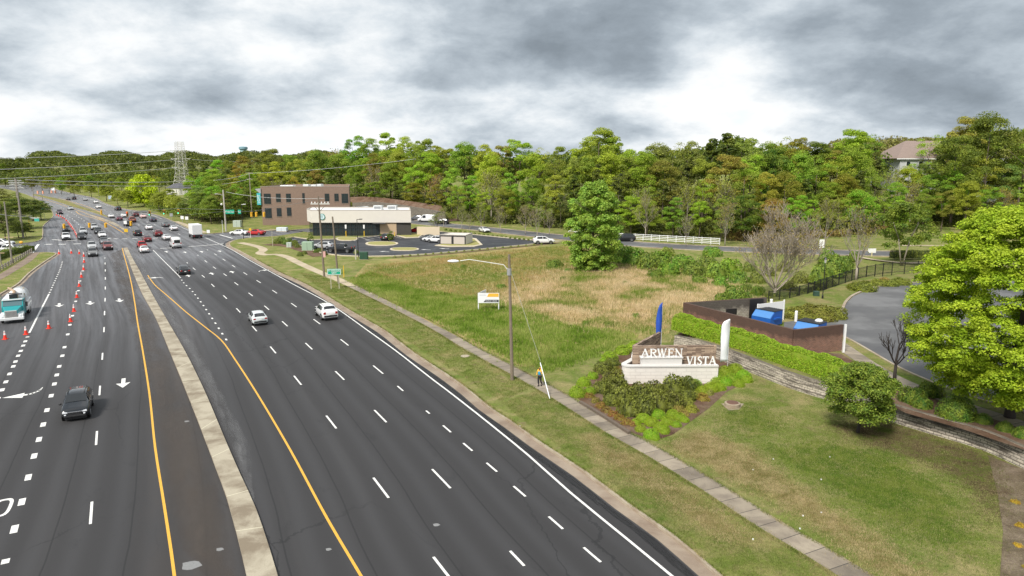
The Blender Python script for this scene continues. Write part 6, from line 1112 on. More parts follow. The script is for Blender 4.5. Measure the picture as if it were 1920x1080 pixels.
def worktruck():
    g = G(22, 608); a = rdir(60, 600) + math.pi - R(4); d = Vector((-math.sin(a), math.cos(a), 0)); t = thing('work_truck', 'teal and white vacuum work truck behind the cones', 'truck', g - d * 4.7, a); t.scale = (1.06, 1.06, 1.06); TE = mat('teal_paint', (.01, .33, .35), .3, coat=.5); TW_ = mat('truck_white', (.74, .75, .75), .35, coat=.4)
    MB().add([(-.95, 2.2, .9), (.95, 2.2, .9), (.62, 4.0, .95), (-.62, 4.0, .95), (-.95, 2.2, 1.75), (.95, 2.2, 1.75), (.6, 4.0, 1.5), (-.6, 4.0, 1.5)], [(4, 5, 6, 7), (0, 4, 7, 3), (1, 2, 6, 5), (3, 7, 6, 2), (0, 1, 5, 4)][:]).build('hood', TE, t, bevel=.06)
    MB().add([(-1.08, .6, .7), (1.08, .6, .7), (1.08, 2.3, .7), (-1.08, 2.3, .7), (-1.05, .6, 2.35), (1.05, .6, 2.35), (1.0, 1.85, 2.4), (-1.0, 1.85, 2.4), (-1.06, 2.3, 1.7), (1.06, 2.3, 1.7)], [(0, 3, 2, 1), (4, 5, 6, 7), (7, 6, 9, 8), (8, 9, 2, 3), (0, 4, 7, 8, 3), (1, 2, 9, 6, 5), (0, 1, 5, 4)]).build('cab', TE, t, bevel=.04)
    MB().add([(-.94, 2.285, 1.76), (.94, 2.285, 1.76), (.9, 1.92, 2.34), (-.9, 1.92, 2.34)], [(0, 1, 2, 3)]).build('windshield', mat('windshield_glass', (.10, .17, .19), .1, spec=.8), t)
    gr = box(t, 'grille', mat('bright_grille', (.60, .60, .58), .3, .3), -.58, .58, 4.0, 4.1, .78, 1.52, bevel=.03); sl = MB()
    for k in range(9): x = -.48 + .12 * k; sl.box(x - .025, x + .025, 4.1, 4.13, .84, 1.46)
    sl.build('slats', mat('slat_grey', (.25, .24, .23), .4), gr)
    for s in (-1, 1):
        MB().add([(s * .62, 2.6, 1.2), (s * 1.12, 2.6, 1.12), (s * 1.12, 4.0, .98), (s * .62, 4.0, 1.12), (s * .62, 2.6, .8), (s * 1.12, 2.6, .75), (s * 1.12, 4.05, .66), (s * .62, 4.05, .7)], [(0, 1, 2, 3), (3, 2, 6, 7), (1, 5, 6, 2)]).build('fender', TW_, t); MB().ball((s * .86, 4.02, .86), (.14, .08, .11), 8, 5).build('headlight', LENS, t)
        box(t, 'mirror', PLASTIC, s * 1.38 - .12, s * 1.38 + .12, 2.2, 2.3, 1.6, 2.15); MB().tube((s * 1.15, 1.1, .9), (s * 1.15, 1.1, 3.0), .07, .07, 8).build('exhaust', CHR, t)
    box(t, 'visor', TW_, -1.0, 1.0, 1.78, 2.08, 2.38, 2.5, bevel=.02)
    box(t, 'bumper', TW_, -1.2, 1.2, 4.05, 4.25, .42, .74, bevel=.05); box(t, 'chassis', PLASTIC, -.5, .5, -4.3, 3.9, .5, .85)
    MB().lathe([(.3, -4.1), (.95, -4.0), (1.02, -.6), (.3, -.4)], 20, M=Matrix.Translation((-.12, 0, 2.15)) @ Matrix.Rotation(R(-90), 4, 'X') @ Matrix.Scale(-1, 4, (0, 0, 1)) @ Matrix.Scale(-1, 4, (0, 0, 1))).build('tank', TW_, t, True)
    box(t, 'side_box', TW_, .55, 1.2, -4.1, .3, .75, 2.3, bevel=.04); box(t, 'side_box', TW_, -1.2, -.55, -4.1, .3, .75, 1.7, bevel=.04); eq = MB(); eq.tube((0, .2, 2.4), (0, -.4, 3.15), .2, .16, 10).tube((0, -.4, 3.1), (.9, -3.4, 3.05), .14, .14, 8).tube((-.6, -1, 2.9), (-.6, -3.6, 2.9), .1, .1, 6).box(-.4, .4, -.2, .4, 2.3, 2.75); eq.build('boom', mat('tan_pipe', (.42, .30, .2), .6), t); MB().tube((-.9, 1.0, 2.9), (.5, .2, 2.95), .09, .06, 6).box(-.35, .45, .0, .5, 2.4, 2.8).build('hose_reel', PLASTIC, t)
    box(t, 'ladder', mat('light_grey', (.5, .52, .52), .5), 1.21, 1.3, -3.8, -.4, 1.0, 2.1)
    for y, w_ in ((3.2, .2), (-1.9, .3), (-3.1, .3)):
        for s in (-1, 1): M = Matrix.Translation((s * .98, y, .5)) @ Matrix.Rotation(R(90) * s, 4, 'Y'); w = MB().lathe([(.48, -w_ / 2), (.5, 0), (.48, w_ / 2)], 18, M=M).build('wheel', TYRE, t); MB().lathe([(.28, w_ / 2), (.22, w_ / 2 + .03), (.1, w_ / 2 + .08)], 12, M=M).build('rim', mat('truck_rim', (.5, .5, .5), .4, .5), w)
worktruck()
# ------------------------------------------------------------------ cones
CO = mat('cone_orange', (.80, .045, .02), .5); CWt = mat('cone_white', (.85, .80, .78), .5); cone0 = None
CN = [(10, 636), (49, 627), (92, 616), (132.5, 603), (139, 584), (144.5, 558), (149, 537), (153, 520), (157, 506), (158, 492), (157.5, 481), (149, 476), (134, 475), (111, 476)]
CN2 = smoothline([(a, b, 0) for a, b in [(146, 446), (143, 440), (139, 433), (134, 426), (128, 418), (121, 411), (114, 407), (106, 404)]], 3.3)
for i, (px, py) in enumerate(CN + [(a, b) for a, b, _ in CN2]):
    lab = f'orange cone with white top, {ORD[i % 14]} ' + ('of the near line' if i < 14 else 'of the packed line' if i < 28 else 'at the far end of the packed line')
    if cone0 is None:
        cone0 = thing('traffic_cone', lab, 'cone', G(px, py), 0, 'orange traffic cones'); MB().box(-.24, .24, -.24, .24, 0, .05).lathe([(.19, .05), (.12, .5)], 14).build('body', CO, cone0); MB().lathe([(.12, .5), (.085, .72)], 14).build('white_band', CWt, cone0); MB().lathe([(.085, .72), (.078, .78)], 14).build('orange_band', CO, cone0); MB().lathe([(.078, .78), (.055, .95), (.03, .96)], 14).build('white_tip', CWt, cone0); index_kids(cone0)
    else: dup(cone0, G(px, py), random.Random(i).uniform(0, 1.5), lab)
# ------------------------------------------------------------------ poles, lights, signals
WP_ = mat('weathered_wood', (.20, .16, .12), .9, var=.3, vscale=3); STL = mat('galv_steel', (.42, .42, .42), .45, .4); CAB = mat('cable', (.16, .16, .165), .6)
def pole(name, px, pyb, pyt, label, r=.16, m=None, lean=0, z=.1):
    p = G(px, pyb, z); h = HY(p.y, pyt) - z; t = thing(name, label, 'pole', p); MB().tube((0, 0, -.3), (lean, 0, h), r, r * .68, 10).build('pole', m or WP_, t); return t, p, h
SPL, sp, sh_ = pole('street_light', 960.5, 713, 477, 'tall wooden street light pole with long arm beside the sidewalk', .17, lean=-.28); SPL['category'] = 'street light'
xh = XY(850, sp.y, 11) - sp.x; zh = HY(sp.y, 490) - .1; za = HY(sp.y, 499) - .1; zmid = HY(sp.y, 486.5) - .1; xm = XY(880, sp.y, 11) - sp.x
MB().path([(-.26, 0, za - .5), (-.75, 0, za + .12), (xm, 0, zmid), (xh + .6, 0, zmid - .12)], .035, 6).build('arm', mat('arm_white', (.72, .72, .66), .5), SPL); MB().ball((xh, 0, zh + .02), (.52, .2, .13), 14, 8).build('lamp_head', mat('lamp_white', (.80, .82, .85), .4), SPL, True); MB().tube((-.27, 0, za - .8), (-.27, 0, za - .2), .2, .2, 10).build('bracket', STL, SPL)
wr_ = MB().path([(-.28, 0, sh_ - 1.1), (XY(1013, G(1013, 716).y, 2) - sp.x, G(1013, 716).y - sp.y - .3, 1.9)], .018, 5); wr_.build('guy_wire', mat('pale_cable', (.45, .45, .40), .6), SPL); q = G(1031, 748, .1) - sp; e = Vector((XY(1013, G(1020, 730).y, 2.3) - sp.x, G(1020, 730).y - sp.y, 2.3)); MB().tube((q.x, q.y, 0), e, .04, .04, 6).build('guy_sleeve', mat('sleeve_white', (.80, .82, .84), .5), SPL)
UP1, p1, h1 = pole('utility_pole', 608, 519, 368, 'wooden utility pole with white insulator crossarm before the cafe', .19, lean=-.35); arm = MB().box(-1.7, 1.5, -.06, .06, h1 - 1.35, h1 - 1.2).build('crossarm', mat('arm_grey', (.62, .62, .58), .6), UP1); MB().tube((-.3, 0, h1 - 2.6), (-1.3, 0, h1 - 1.4), .05, .05, 4).tube((-.3, 0, h1 - 2.6), (.9, 0, h1 - 1.4), .05, .05, 4).build('brace', WP_, UP1)
for k in range(6): MB().lathe([(.07, 0), (.11, .12), (.05, .3)], 8, (-1.5 + k * .55, 0, h1 - 1.2)).build('insulator', WH, arm)
MB().box(.05, .45, -.25, -.2, 3.4, 4.4).build('notice', mat('pink_notice', (.62, .35, .33), .6), UP1)
UP2, p2, h2 = pole('utility_pole', 635, 532, 406, 'shorter slanting wooden pole beside the green road sign', .17, lean=-.5)
for px, b, t, l in ((672, 483, 411, 'thin black lot lamp post before the cafe'), (457, 448, 383, 'thin dark lamp post at the side street corner'), (745 + 6, 420, 395, 'thin black lamp post behind the cafe'), (820, 434, 398, 'thin black lamp post near the vans'), (1347, 0, 0, '')):
    if not b: continue
    t_, p_, h_ = pole('lamp_post', px, b, t, l, .09, IR); MB().box(-.05, .9, -.05, .05, h_ - .1, h_).box(.5, 1.1, -.15, .15, h_ - .06, h_ + .08).build('lamp_head', IR if px != 457 else WH, t_)
for px, py, tp, l in ((645, 520, 498, 'tall yellow marker post beside the green sign'), (649, 444.5, 433, 'yellow bollard with white sign before the cafe, nearer the corner'), (683, 443.5, 433, 'yellow bollard with white sign before the cafe, middle'), (740, 442.5, 435, 'yellow bollard at the tan cafe wall')):
    p = G(px, py, .15); h = HY(p.y, tp) - .15; b = thing('bollard', l, 'bollard', p); MB().lathe([(.11 if px != 645 else .07, 0), (.10 if px != 645 else .06, h)], 10).build('post', mat('bollard_yellow', (.72, .45, .02), .5), b)
    if px in (649, 683): MB().tube((0, 0, h), (0, 0, h + .8), .03, .03, 6).build('rod', STL, b); MB().box(-.2, .2, -.03, .03, h + .6, h + 1.6).build('panel', WH, b, bevel=.02)
# green road sign
p = G(628, 542, .13); gs = thing('road_sign', 'green two-line road sign on two steel posts', 'road sign', p, R(2)); k = F / p.y; wd = 26 / k * 1.0; z1 = HY(p.y, 504) - .13; z0 = HY(p.y, 515.5) - .13
for s in (-.55, .62): MB().box(s * wd / 2 - .05, s * wd / 2 + .05, .02, .1, -.1, z1 - .1).build('post', mat('post_tan', (.45, .42, .33), .6), gs)
box(gs, 'panel', mat('sign_green', (.0, .33, .20), .4), -wd / 2, wd / 2, -.05, .01, z0, z1); bd = MB(); w_ = .06
bd.box(-wd / 2 + .04, wd / 2 - .04, -.062, -.052, z1 - .1, z1 - .04).box(-wd / 2 + .04, wd / 2 - .04, -.062, -.052, z0 + .04, z0 + .1).box(-wd / 2 + .04, -wd / 2 + .1, -.062, -.052, z0 + .1, z1 - .1).box(wd / 2 - .1, wd / 2 - .04, -.062, -.052, z0 + .1, z1 - .1); bd.build('border', WH, gs)
text('WT HARRIS BLVD', Matrix.Translation((0, -.06, z0 + (z1 - z0) * .67)) @ UPR, .30, WH, gs, wmax=wd * .84); text('NEXT', Matrix.Translation((0, -.06, z0 + (z1 - z0) * .3)) @ UPR, .28, WH, gs, wmax=wd * .36)
# estate board
p = G(916, 582, .13); es = thing('estate_board', 'white two-panel land sale board with yellow stripe and black band', 'sign board', p, 0); k = F / p.y * .985; wd = 40 / k; z1 = HY(p.y, 549.5) - .13; z0 = HY(p.y, 568) - .13; SW3 = mat('board_white', (.80, .81, .83), .5)
for s in (-1, 1): MB().box(s * (wd / 2 - .06) - .06, s * (wd / 2 - .06) + .06, .03, .13, -.2, z1).build('post', SW3, es)
box(es, 'panel', SW3, -wd / 2, wd / 2, -.04, .03, z0, z1); MB().add([(-wd / 2, .0, z0), (-wd / 2, .0, z1), (-wd / 2 + .95, 2.7, z0), (-wd / 2 + .95, 2.7, z1), (-wd / 2 + .05, .0, z0), (-wd / 2 + .05, .0, z1), (-wd / 2 + 1.0, 2.7, z0), (-wd / 2 + 1.0, 2.7, z1)], [(0, 1, 3, 2), (4, 6, 7, 5), (1, 5, 7, 3), (2, 3, 7, 6), (0, 2, 6, 4)]).build('rear_panel', SW3, es)
def slant(x0, x1, zz0, zz1, m, nm, s=.25): MB().add([(x0, -.046, zz0), (x1, -.046, zz0), (x1, -.046, zz1), (x0 + s, -.046, zz1)], [(0, 1, 2, 3)]).build(nm, m, es)
slant(-wd * .07, wd * .48, z0 + (z1 - z0) * .62, z0 + (z1 - z0) * .97, mat('stripe_yellow', (.80, .46, .06), .5), 'yellow_stripe'); slant(-wd * .23, wd * .48, z0 + (z1 - z0) * .08, z0 + (z1 - z0) * .33, mat('band_black', (.02, .02, .025), .5), 'black_band')
text('Lauren Bullard', Matrix.Translation((-wd * .02, -.05, z0 + (z1 - z0) * .2)) @ UPR, .16, SW3, es, wmax=wd * .3) if 0 else None
text('FOR SALE', Matrix.Translation((-wd * .3, -.045, z0 + (z1 - z0) * .8)) @ UPR, .2, mat('grey_print', (.35, .36, .38), .6), es, wmax=wd * .3) if 0 else None
tx = MB()
for k_ in range(14): x = -wd * .13 + wd * .55 * k_ / 14; tx.box(x, x + .08, -.052, -.048, z0 + (z1 - z0) * .15, z0 + (z1 - z0) * (.25 if k_ % 3 else .28)) if k_ != 7 else None
for k_ in range(8): x = -wd * .42 + .11 * k_; tx.box(x, x + .06, -.052, -.048, z0 + (z1 - z0) * .76, z0 + (z1 - z0) * .84)
tx.build('print', mat('grey_print', (.5, .5, .52), .6), es)
# green cabinets
for px0, px1, pb, pt, m_, l in ((566, 586, 470, 454, mat('cab_green', (.30, .42, .30), .6), 'big pale green utility cabinet by the cafe lot'), (537, 546, 464, 455, mat('cab_grey', (.42, .48, .42), .6), 'small grey-green utility cabinet in the mulch'), (674, 689, 487, 473, mat('cab_dark', (.02, .07, .04), .6), 'dark green utility cabinet at the field edge'), (437, 451, 426, 414, mat('cab_grey'), 'grey cabinet on the verge behind the white sedan'), (518, 537, 434, 427, mat('tank_white', (.62, .68, .70), .5), 'pale bluish container by the side street')):
    a, b = G(px0, pb, .13), G(px1, pb, .13); h = HY(a.y, pt) - .1; o = thing('utility_cabinet', l, 'cabinet', (a + b) / 2); w2_ = (b - a).length / 2; box(o, 'body', m_, -w2_, w2_, 0, w2_ * 1.2, 0, h, bevel=.06); box(o, 'door_seam', FR, -.02, .02, -.012, .0, .1, h - .1); box(o, 'plinth', CONC, -w2_ - .1, w2_ + .1, -.1, w2_ * 1.3, -.1, .06)
p = G(667, 487, .1); tag(box(None, 'marker_post', mat('post_tan'), p.x - .12, p.x + .12, p.y, p.y + .2, .1, 2.2), 'short pale post beside the dark green cabinet', 'post')
# left side poles
LP_ = [(23, 494, 378, 'wooden pole behind the brown path, leaning slightly', .17, 'utility_pole'), (3, 500, 440, 'slim pale pole at the frame edge', .1, 'utility_pole'), (44, 447, 336, 'front leg of the twin transmission pole', .25, 'transmission_pole'), (39, 424, 333, 'rear leg of the twin transmission pole', .25, 'transmission_pole'), (67, 400, 350, 'thin far pole beside the dark trees', .14, 'utility_pole'), (82, 392, 348, 'thinnest far pole near the street sign', .12, 'utility_pole'), (186, 372, 341, 'short far pole at the road bend', .12, 'utility_pole'), (168, 368, 343, 'farthest short pole at the road bend', .12, 'utility_pole')]
LPo = {}
for px, b, t, l, r, nm in LP_: o, p, h = pole(nm, px, b, t, l, r, mat('grey_wood', (.26, .23, .2), .9, var=.2)); LPo[px] = (o, p, h); 
for px in (44, 39): o, p, h = LPo[px]; MB().box(-2.0, 2.0, -.1, .1, h - 1.0, h - .75).box(-1.9, 1.9, -.1, .1, h - 2.3, h - 2.05).tube((-1.9, 0, h - 1), (1.9, 0, h - 2.2), .05, .05, 4).tube((1.9, 0, h - 1), (-1.9, 0, h - 2.2), .05, .05, 4).build('crossarm', STL, o)
for px, dy in ((23, 2.2), (3, 2)): o, p, h = LPo[px]; MB().box(-.9, .9, -.06, .06, h * .42, h * .42 + .12).build('crossarm', mat('arm_tan', (.45, .33, .2), .7), o)
# verge and signs on the left
p = G(14, 470, .15)
for px, b, t, w0, l, tl in ((58, 448, 395, 20, 'green street name sign on a leaning post at the far left corner', ''),):
    pass
o, p, h = pole('street_sign', 84, 410, 392, 'green street name sign beyond the corner trees', .06, STL); k = F / p.y; box(o, 'panel', mat('sign_green'), -8 / k, 8 / k, -.05, .02, h - .1, h + .75); text('CHURCH RD', Matrix.Translation((0, -.06, h + .32)) @ UPR, .45, WH, o, wmax=13 / k)
o, p, h = pole('street_sign', 56, 430, 408, 'teal sign panel under the signal arm on the corner lawn', .1, mat('bollard_yellow')); k = F / p.y; MB().box(0, 20 / k, -.06, .06, h - .2, h).build('arm', WH, o); box(o, 'panel', mat('teal_sign', (.05, .38, .34), .5), 11 / k, 20 / k, -.12, -.07, h - 1.1, h - .25)
gd_ = smoothline([G(a, b, .1) for a, b in ((-40, 532), (0, 508), (30, 491), (60, 473))], 2); gr_ = thing('guard_rail', 'weathered wooden rail fence along the brown path', 'fence', (0, 0, 0)); mb = MB(); [mb.tube((a[0], a[1], .75), (b[0], b[1], .75), .09, .09, 5) for a, b in zip(gd_[:-1], gd_[1:])]; [mb.tube((a[0], a[1], .4), (b[0], b[1], .4), .07, .07, 5) for a, b in zip(gd_[:-1], gd_[1:])]; mb.build('rails', mat('grey_wood'), gr_)
for q in gd_: MB().box(q[0] - .09, q[0] + .09, q[1] - .09, q[1] + .09, 0, 1.0).build('post', mat('grey_wood'), gr_)
hedge('hedge', [(-40, 500), (0, 484), (25, 476), (58, 470)], 2.2, 1.3, .1, 5000, .16, (.07, .12, .012), 'bright green low hedge below the white pickup', .15, 21)
p = G(40, 458, .1); tag(MB().ball((p.x, p.y, .55), (.45, .3, .35), 10, 6).build('equipment', mat('orange_yellow', (.75, .4, .03), .6)), 'yellow piece of equipment at the corner kerb', 'equipment')
# signal poles and heads
SPR, pr, hr = pole('signal_pole', 424, 434, 356, 'tall concrete signal pole carrying green street signs', .26, mat('pole_pale', (.45, .42, .37), .8)); SPR['category'] = 'signal pole'; k = F / pr.y; zz = HY(pr.y, 395.5)
box(SPR, 'street_name_panel', mat('sign_green'), .3, 18.5 / k, -.3, -.22, zz - .9, zz + .25); text('W Mallard Creek', Matrix.Translation((9.4 / k, -.31, zz - .32)) @ UPR, .55, WH, SPR, wmax=16 / k); box(SPR, 'street_name_panel', mat('sign_green'), 25.5 / k, 31 / k, -.3, -.22, zz - .9, zz + .25); text('Rd', Matrix.Translation((28.2 / k, -.31, zz - .32)) @ UPR, .55, WH, SPR, wmax=4 / k)
MB().path([(0, 0, hr - 1.5), (-1.6, -.2, hr - 1.1)], .05).box(-2.3, -1.5, -.3, .1, hr - 1.2, hr - 1.0).build('lamp_head', STL, SPR); MB().ball((-.75, 0, hr - 4), (.3, .3, .3), 8, 6).build('camera_dome', WH, SPR)
YB = mat('signal_yellow', (.72, .40, .03), .5); YBK = mat('signal_back', (.02, .02, .018), .6)
def glow(n, c, e): return mat(n, c, .4, emit=e)
GOn, ROn = glow('signal_green', (.1, .9, .45), 1.2), glow('signal_red', (.9, .08, .03), 1.0)
def signal(px, pyc, Y, label, facing=True, state='green', hpx=9):
    k = F / Y; z = HY(Y, pyc); x = XY(px, Y, z); t = thing('traffic_signal', label, 'traffic signal', (x, Y, z), 0, 'traffic signals hanging over the junction'); w, h, s = .3, hpx / k / 2, -1 if facing else 1
    box(t, 'backplate', YB, -w, w, 0, .06, -h, h); box(t, 'housing', YBK if facing else YB, -w * .6, w * .6, -.25 if facing else .0, .0 if facing else .3, -h * .85, h * .85)
    if not facing: box(t, 'housing', YB, -w * .55, w * .55, -.3, 0, -h * .85, h * .85)
    else:
        for j, (nm, m_) in enumerate((('lamp', ROn if state == 'red' else mat('lamp_dark', (.12, .03, .02), .4)), ('lamp', mat('lamp_amber', (.25, .12, .02), .4)), ('lamp', GOn if state == 'green' else mat('lamp_dark')))): MB().lathe([(.19, 0), (.15, .06)], 12, M=Matrix.Translation((0, -.25, h * (.55 - .55 * j))) @ Matrix.Rotation(R(90), 4, 'X')).build(nm, m_, t)
    MB().tube((0, 0, h), (0, 0, h + .5), .03, .03, 5).build('hanger', STL, t); return t
Ys1, Ys2 = 200, 176
for a in ((280.5, 400, Ys1, 'yellow-backed traffic signal over the inner through lane'), (307.5, 398, Ys1, 'yellow-backed traffic signal over the middle lane'), (334.5, 397, Ys1, 'yellow-backed traffic signal over the outer lane, by the trees')): signal(*a, True, 'green')
signal(238.5, 401, Ys1, 'orange-red signal head beside the inner lane', True, 'red')
for a in ((167.5, 422.5, Ys2, 'signal head seen from behind over the left lanes'), (198, 422.5, Ys2, 'signal head seen from behind next to the median'), (120, 424, Ys2, 'yellow warning signal above the white work pickup'), (245.5, 419, Ys2, 'yellow signal head above the black wagon at the median'), (190, 398, 255, 'small yellow signal head at the far side street'), (471.5, 402, 178, 'yellow signal head over the right side street'), (480.5, 402, 178, 'second yellow signal head over the right side street'), (495, 402, 178, 'red-lit signal head in front of the brick office')): signal(*a, False)
def wire(name, pts, r, label, m=None, group=None, sag=0, n=10):
    P = []
    for a, b in zip(pts[:-1], pts[1:]):
        a, b = Vector(a), Vector(b)
        for i in range(n): t = i / n; q = a.lerp(b, t); q.z -= sag * 4 * t * (1 - t); P.append(q)
    P.append(Vector(pts[-1])); return tag(MB().path(P, r, 4).build(name, m or CAB), label, 'cable', group)
def PT(px, py, Y): z = HY(Y, py); return (XY(px, Y, z), Y, z)
wire('span_wire', [PT(84, 392, Ys2 + 40), PT(238, 396, Ys1), PT(334, 391, Ys1), PT(424, 393, pr.y)], .035, 'span wire carrying the far row of signals'); wire('span_wire', [PT(23, 400, LPo[23][1].y), PT(120, 418, Ys2), PT(198, 416, Ys2), PT(245, 413, Ys2), PT(424, 396, pr.y)], .03, 'span wire carrying the near row of signals'); wire('span_wire', [PT(424, 397, pr.y), PT(476, 396, 178), PT(608, 372, p1.y)], .03, 'span wire from the signal pole towards the cafe')
# keep-right sign and small roadside signs
for px, b, t, l, c in ((237, 437, 414, 'white keep-right sign on the median tip', WH), (342.5, 418, 405, 'white roadside sign by the verge trees, first of two', WH), (351, 419, 406, 'white roadside sign by the verge trees, second of two', WH), (322, 412, 400, 'grey back of a roadside sign by the verge', STL), (418, 437, 413, 'slim white post beside the signal pole', WH), (391, 438, 431, 'small white sign on the junction corner', WH), (470, 445, 428, 'orange-topped post at the side street corner', WH), (207, 378, 367, 'blue-white sign below the sunlit scrub', WH), (100, 358, 351, 'white sign at the far bend', WH), (511.5, 462, 431, 'slim pole in the roadside planting', mat('post_tan'))):
    o, p, h = pole('roadside_sign', px, b, t, l, .06, c if px in (418, 470, 511.5) else STL); o['category'] = 'sign'
    if px not in (418, 511.5): k = F / p.y; w_ = {237: 3, 207: 3.2, 470: 2.2}.get(px, 2.9) / k; box(o, 'panel', mat('bollard_yellow') if px == 470 else mat('pale_blue', (.5, .6, .75), .6) if px == 207 else c, -w_, w_, -.08, -.03, h - 2 * w_, h)
o, p, h = pole('diamond_sign', 237, 438, 429, 'small yellow marker at the median tip', .05, STL); o['category'] = 'sign'; MB().box(-.5, .5, -.06, -.02, h - .9, h).build('panel', mat('bollard_yellow'), o)
# distant orange barrels
for i, (px, py) in enumerate(((71, 363), (81, 363), (97, 362), (104, 362))): p = G(px, py); tag(MB().lathe([(.5, 0), (.42, 1.6), (.2, 1.7)], 10, tuple(p)).build('traffic_drum', mat('drum', (.85, .4, .25), .6)), f'{ORD[i]} pale orange drum at the far work zone', 'traffic drum', 'orange drums up the road')
# ------------------------------------------------------------------ pylon and lines
Yp = 430; PY = thing('transmission_pylon', 'tall pale steel lattice transmission pylon above the trees', 'pylon', (XY(341.5, Yp, 10), Yp, zt(XY(341.5, Yp, 10), Yp))); pz = PY.location.z; kz = lambda y: HY(Yp, y) - pz; kx = F / Yp
prof = [(385, 17), (345, 11.5), (325, 8.2), (298, 6.6), (284, 6.2), (274, 6.0), (266, 5.6)]; lat = MB(); up_ = MB(); LV = []
zs = [(kz(y), w / kx) for y, w in prof]; fine = []
for (za_, wa), (zb_, wb) in zip(zs[:-1], zs[1:]):
    n_ = 3 if zb_ - za_ > 6 else 2
    for i in range(n_): t = i / n_; fine.append((za_ + (zb_ - za_) * t, wa + (wb - wa) * t))
fine.append(zs[-1])
for (za_, wa), (zb_, wb) in zip(fine[:-1], fine[1:]):
    ca = [(s * wa, u * wa, za_) for s, u in ((-1, -1), (1, -1), (1, 1), (-1, 1))]; cb = [(s * wb, u * wb, zb_) for s, u in ((-1, -1), (1, -1), (1, 1), (-1, 1))]
    for i in range(4): j = (i + 1) % 4; up_.tube(ca[i], cb[i], .11, .11, 4); lat.tube(ca[i], cb[j], .05, .05, 4); lat.tube(ca[j], cb[i], .05, .05, 4); lat.tube(cb[i], cb[j], .05, .05, 4)
PS = mat('pylon_steel', (.60, .58, .54), .5, .2); up_.build('leg', PS, PY); lat.build('lattice', PS, PY); AR = []
for y in (298, 314, 282): am = MB(); z = kz(y); [am.tube((s * 1.2, 0, z), (s * 18 / kx, 0, z + .2), .14, .1, 4).tube((s * 1.2, 0, z - 2), (s * 18 / kx, 0, z + .1), .11, .08, 4) for s in (-1, 1)]; am.build('crossarm', PS, PY)
PW = 'overhead power lines crossing the left of the picture'; LC = mat('line_grey', (.50, .50, .50), .6)
for a, b, c in (((-30, 293.5, 300), (141, 289, 300), 'highest line against the skyline'), ): pass
for (x0_, y0_, Y0), (x1_, y1_, Y1), l, r in (((-40, 298, 250), (336, 282, Yp), 'uppermost thick power line running to the pylon top', .11), ((-40, 319, 250), (332, 299, Yp), 'second power line running to the upper pylon arm', .11), ((-40, 337, 250), (333, 314, Yp), 'third power line running to the lower pylon arm', .11), ((48, 337, 180), (382, 339, 260), 'thin line from the twin poles past the white building', .07), ((382, 339, 260), (470, 325, 240), 'thin line climbing to the pole above the brick office', .05), ((360, 299, Yp), (480, 303, Yp + 120), 'faint power line right of the upper pylon arm', .09), ((360, 314, Yp), (440, 317, Yp + 120), 'faint power line right of the lower pylon arm', .09), ((382, 347, 260), (470, 335, 240), 'lower thin line above the verge trees', .05), ((44, 343, 180), (382, 347, 260), 'lowest thin line from the twin poles', .05), ((470, 325, 240), (780, 298, 200), 'thin line over the brick office', .04), ((424, 360, 176), (608, 372, p1.y), 'cable between the signal pole and the cafe pole', .035), ((-40, 392, 150), (60, 405, 178), 'orange-brown cable above the corner lawn', .05)):
    wire('power_line', [PT(x0_, y0_, Y0), PT(x1_, y1_, Y1)], r, l, LC, PW, .6)
for px, b, t, Y, l in ((382.5, 390, 336, 262, 'slim wooden line pole among the verge trees'), (470, 375, 323, 242, 'slim wooden line pole above the street sign')):
    x = XY(px, Y, 8); z0 = zt(x, Y); o = thing('line_pole', l, 'pole', (x, Y, z0)); h = HY(Y, t) - z0; MB().tube((0, 0, -1), (0, 0, h), .2, .13, 8).build('pole', mat('pale_wood', (.34, .29, .23), .9), o); MB().box(-1.3, 1.3, -.06, .06, h - .3, h - .15).box(-1.1, 1.1, -.06, .06, h - 2.4, h - 2.25).build('crossarm', mat('pale_wood'), o)
# ------------------------------------------------------------------ person walking on the sidewalk
def skin(name, J, E_, m, parent=None, sub=2):
    me = bpy.data.meshes.new(name); me.from_pydata([j[:3] for j in J], E_, []); o = link(name, me, m, parent); md = o.modifiers.new('skin', 'SKIN'); sv = me.skin_vertices[0].data
    for i, j in enumerate(J): sv[i].radius = (j[3], j[3] if len(j) < 5 else j[4]); sv[i].use_root = i == 0
    s = o.modifiers.new('sub', 'SUBSURF'); s.levels = s.render_levels = sub; return o
pp = G(1012, 724, .15); PE = thing('person', 'person in yellow hooded top, blue vest and black trousers walking on the sidewalk', 'person', pp, R(150)); SK = mat('skin', (.16, .08, .05), .6); YC = mat('yellow_cloth', (.72, .40, .05), .8); BC = mat('blue_vest', (.03, .28, .50), .7); BT = mat('black_cloth', (.012, .013, .02), .85)
J = [(0, 0, .95, .13, .10), (0, 0, 1.15, .12, .09), (0, .01, 1.38, .16, .10), (0, .02, 1.5, .06), (0, .05, 1.60, .075, .085), (0, .06, 1.70, .085, .095), (.18, .0, 1.42, .055), (.26, -.02, 1.16, .042), (.25, .12, .95, .032), (-.18, 0, 1.42, .055), (-.27, .04, 1.18, .042), (-.2, .22, 1.22, .032), (.09, .0, .9, .09), (.1, .10, .5, .06), (.1, .02, .09, .042), (.1, .15, .04, .035), (-.09, 0, .9, .09), (-.1, .02, .5, .06), (-.1, -.22, .14, .042), (-.1, -.12, .04, .035), (.25, .17, .88, .02), (-.16, .28, 1.27, .02)]
skin('body', J, [(0, 1), (1, 2), (2, 3), (3, 4), (4, 5), (2, 6), (6, 7), (7, 8), (2, 9), (9, 10), (10, 11), (0, 12), (12, 13), (13, 14), (14, 15), (0, 16), (16, 17), (17, 18), (18, 19), (8, 20), (11, 21)], SK, PE)
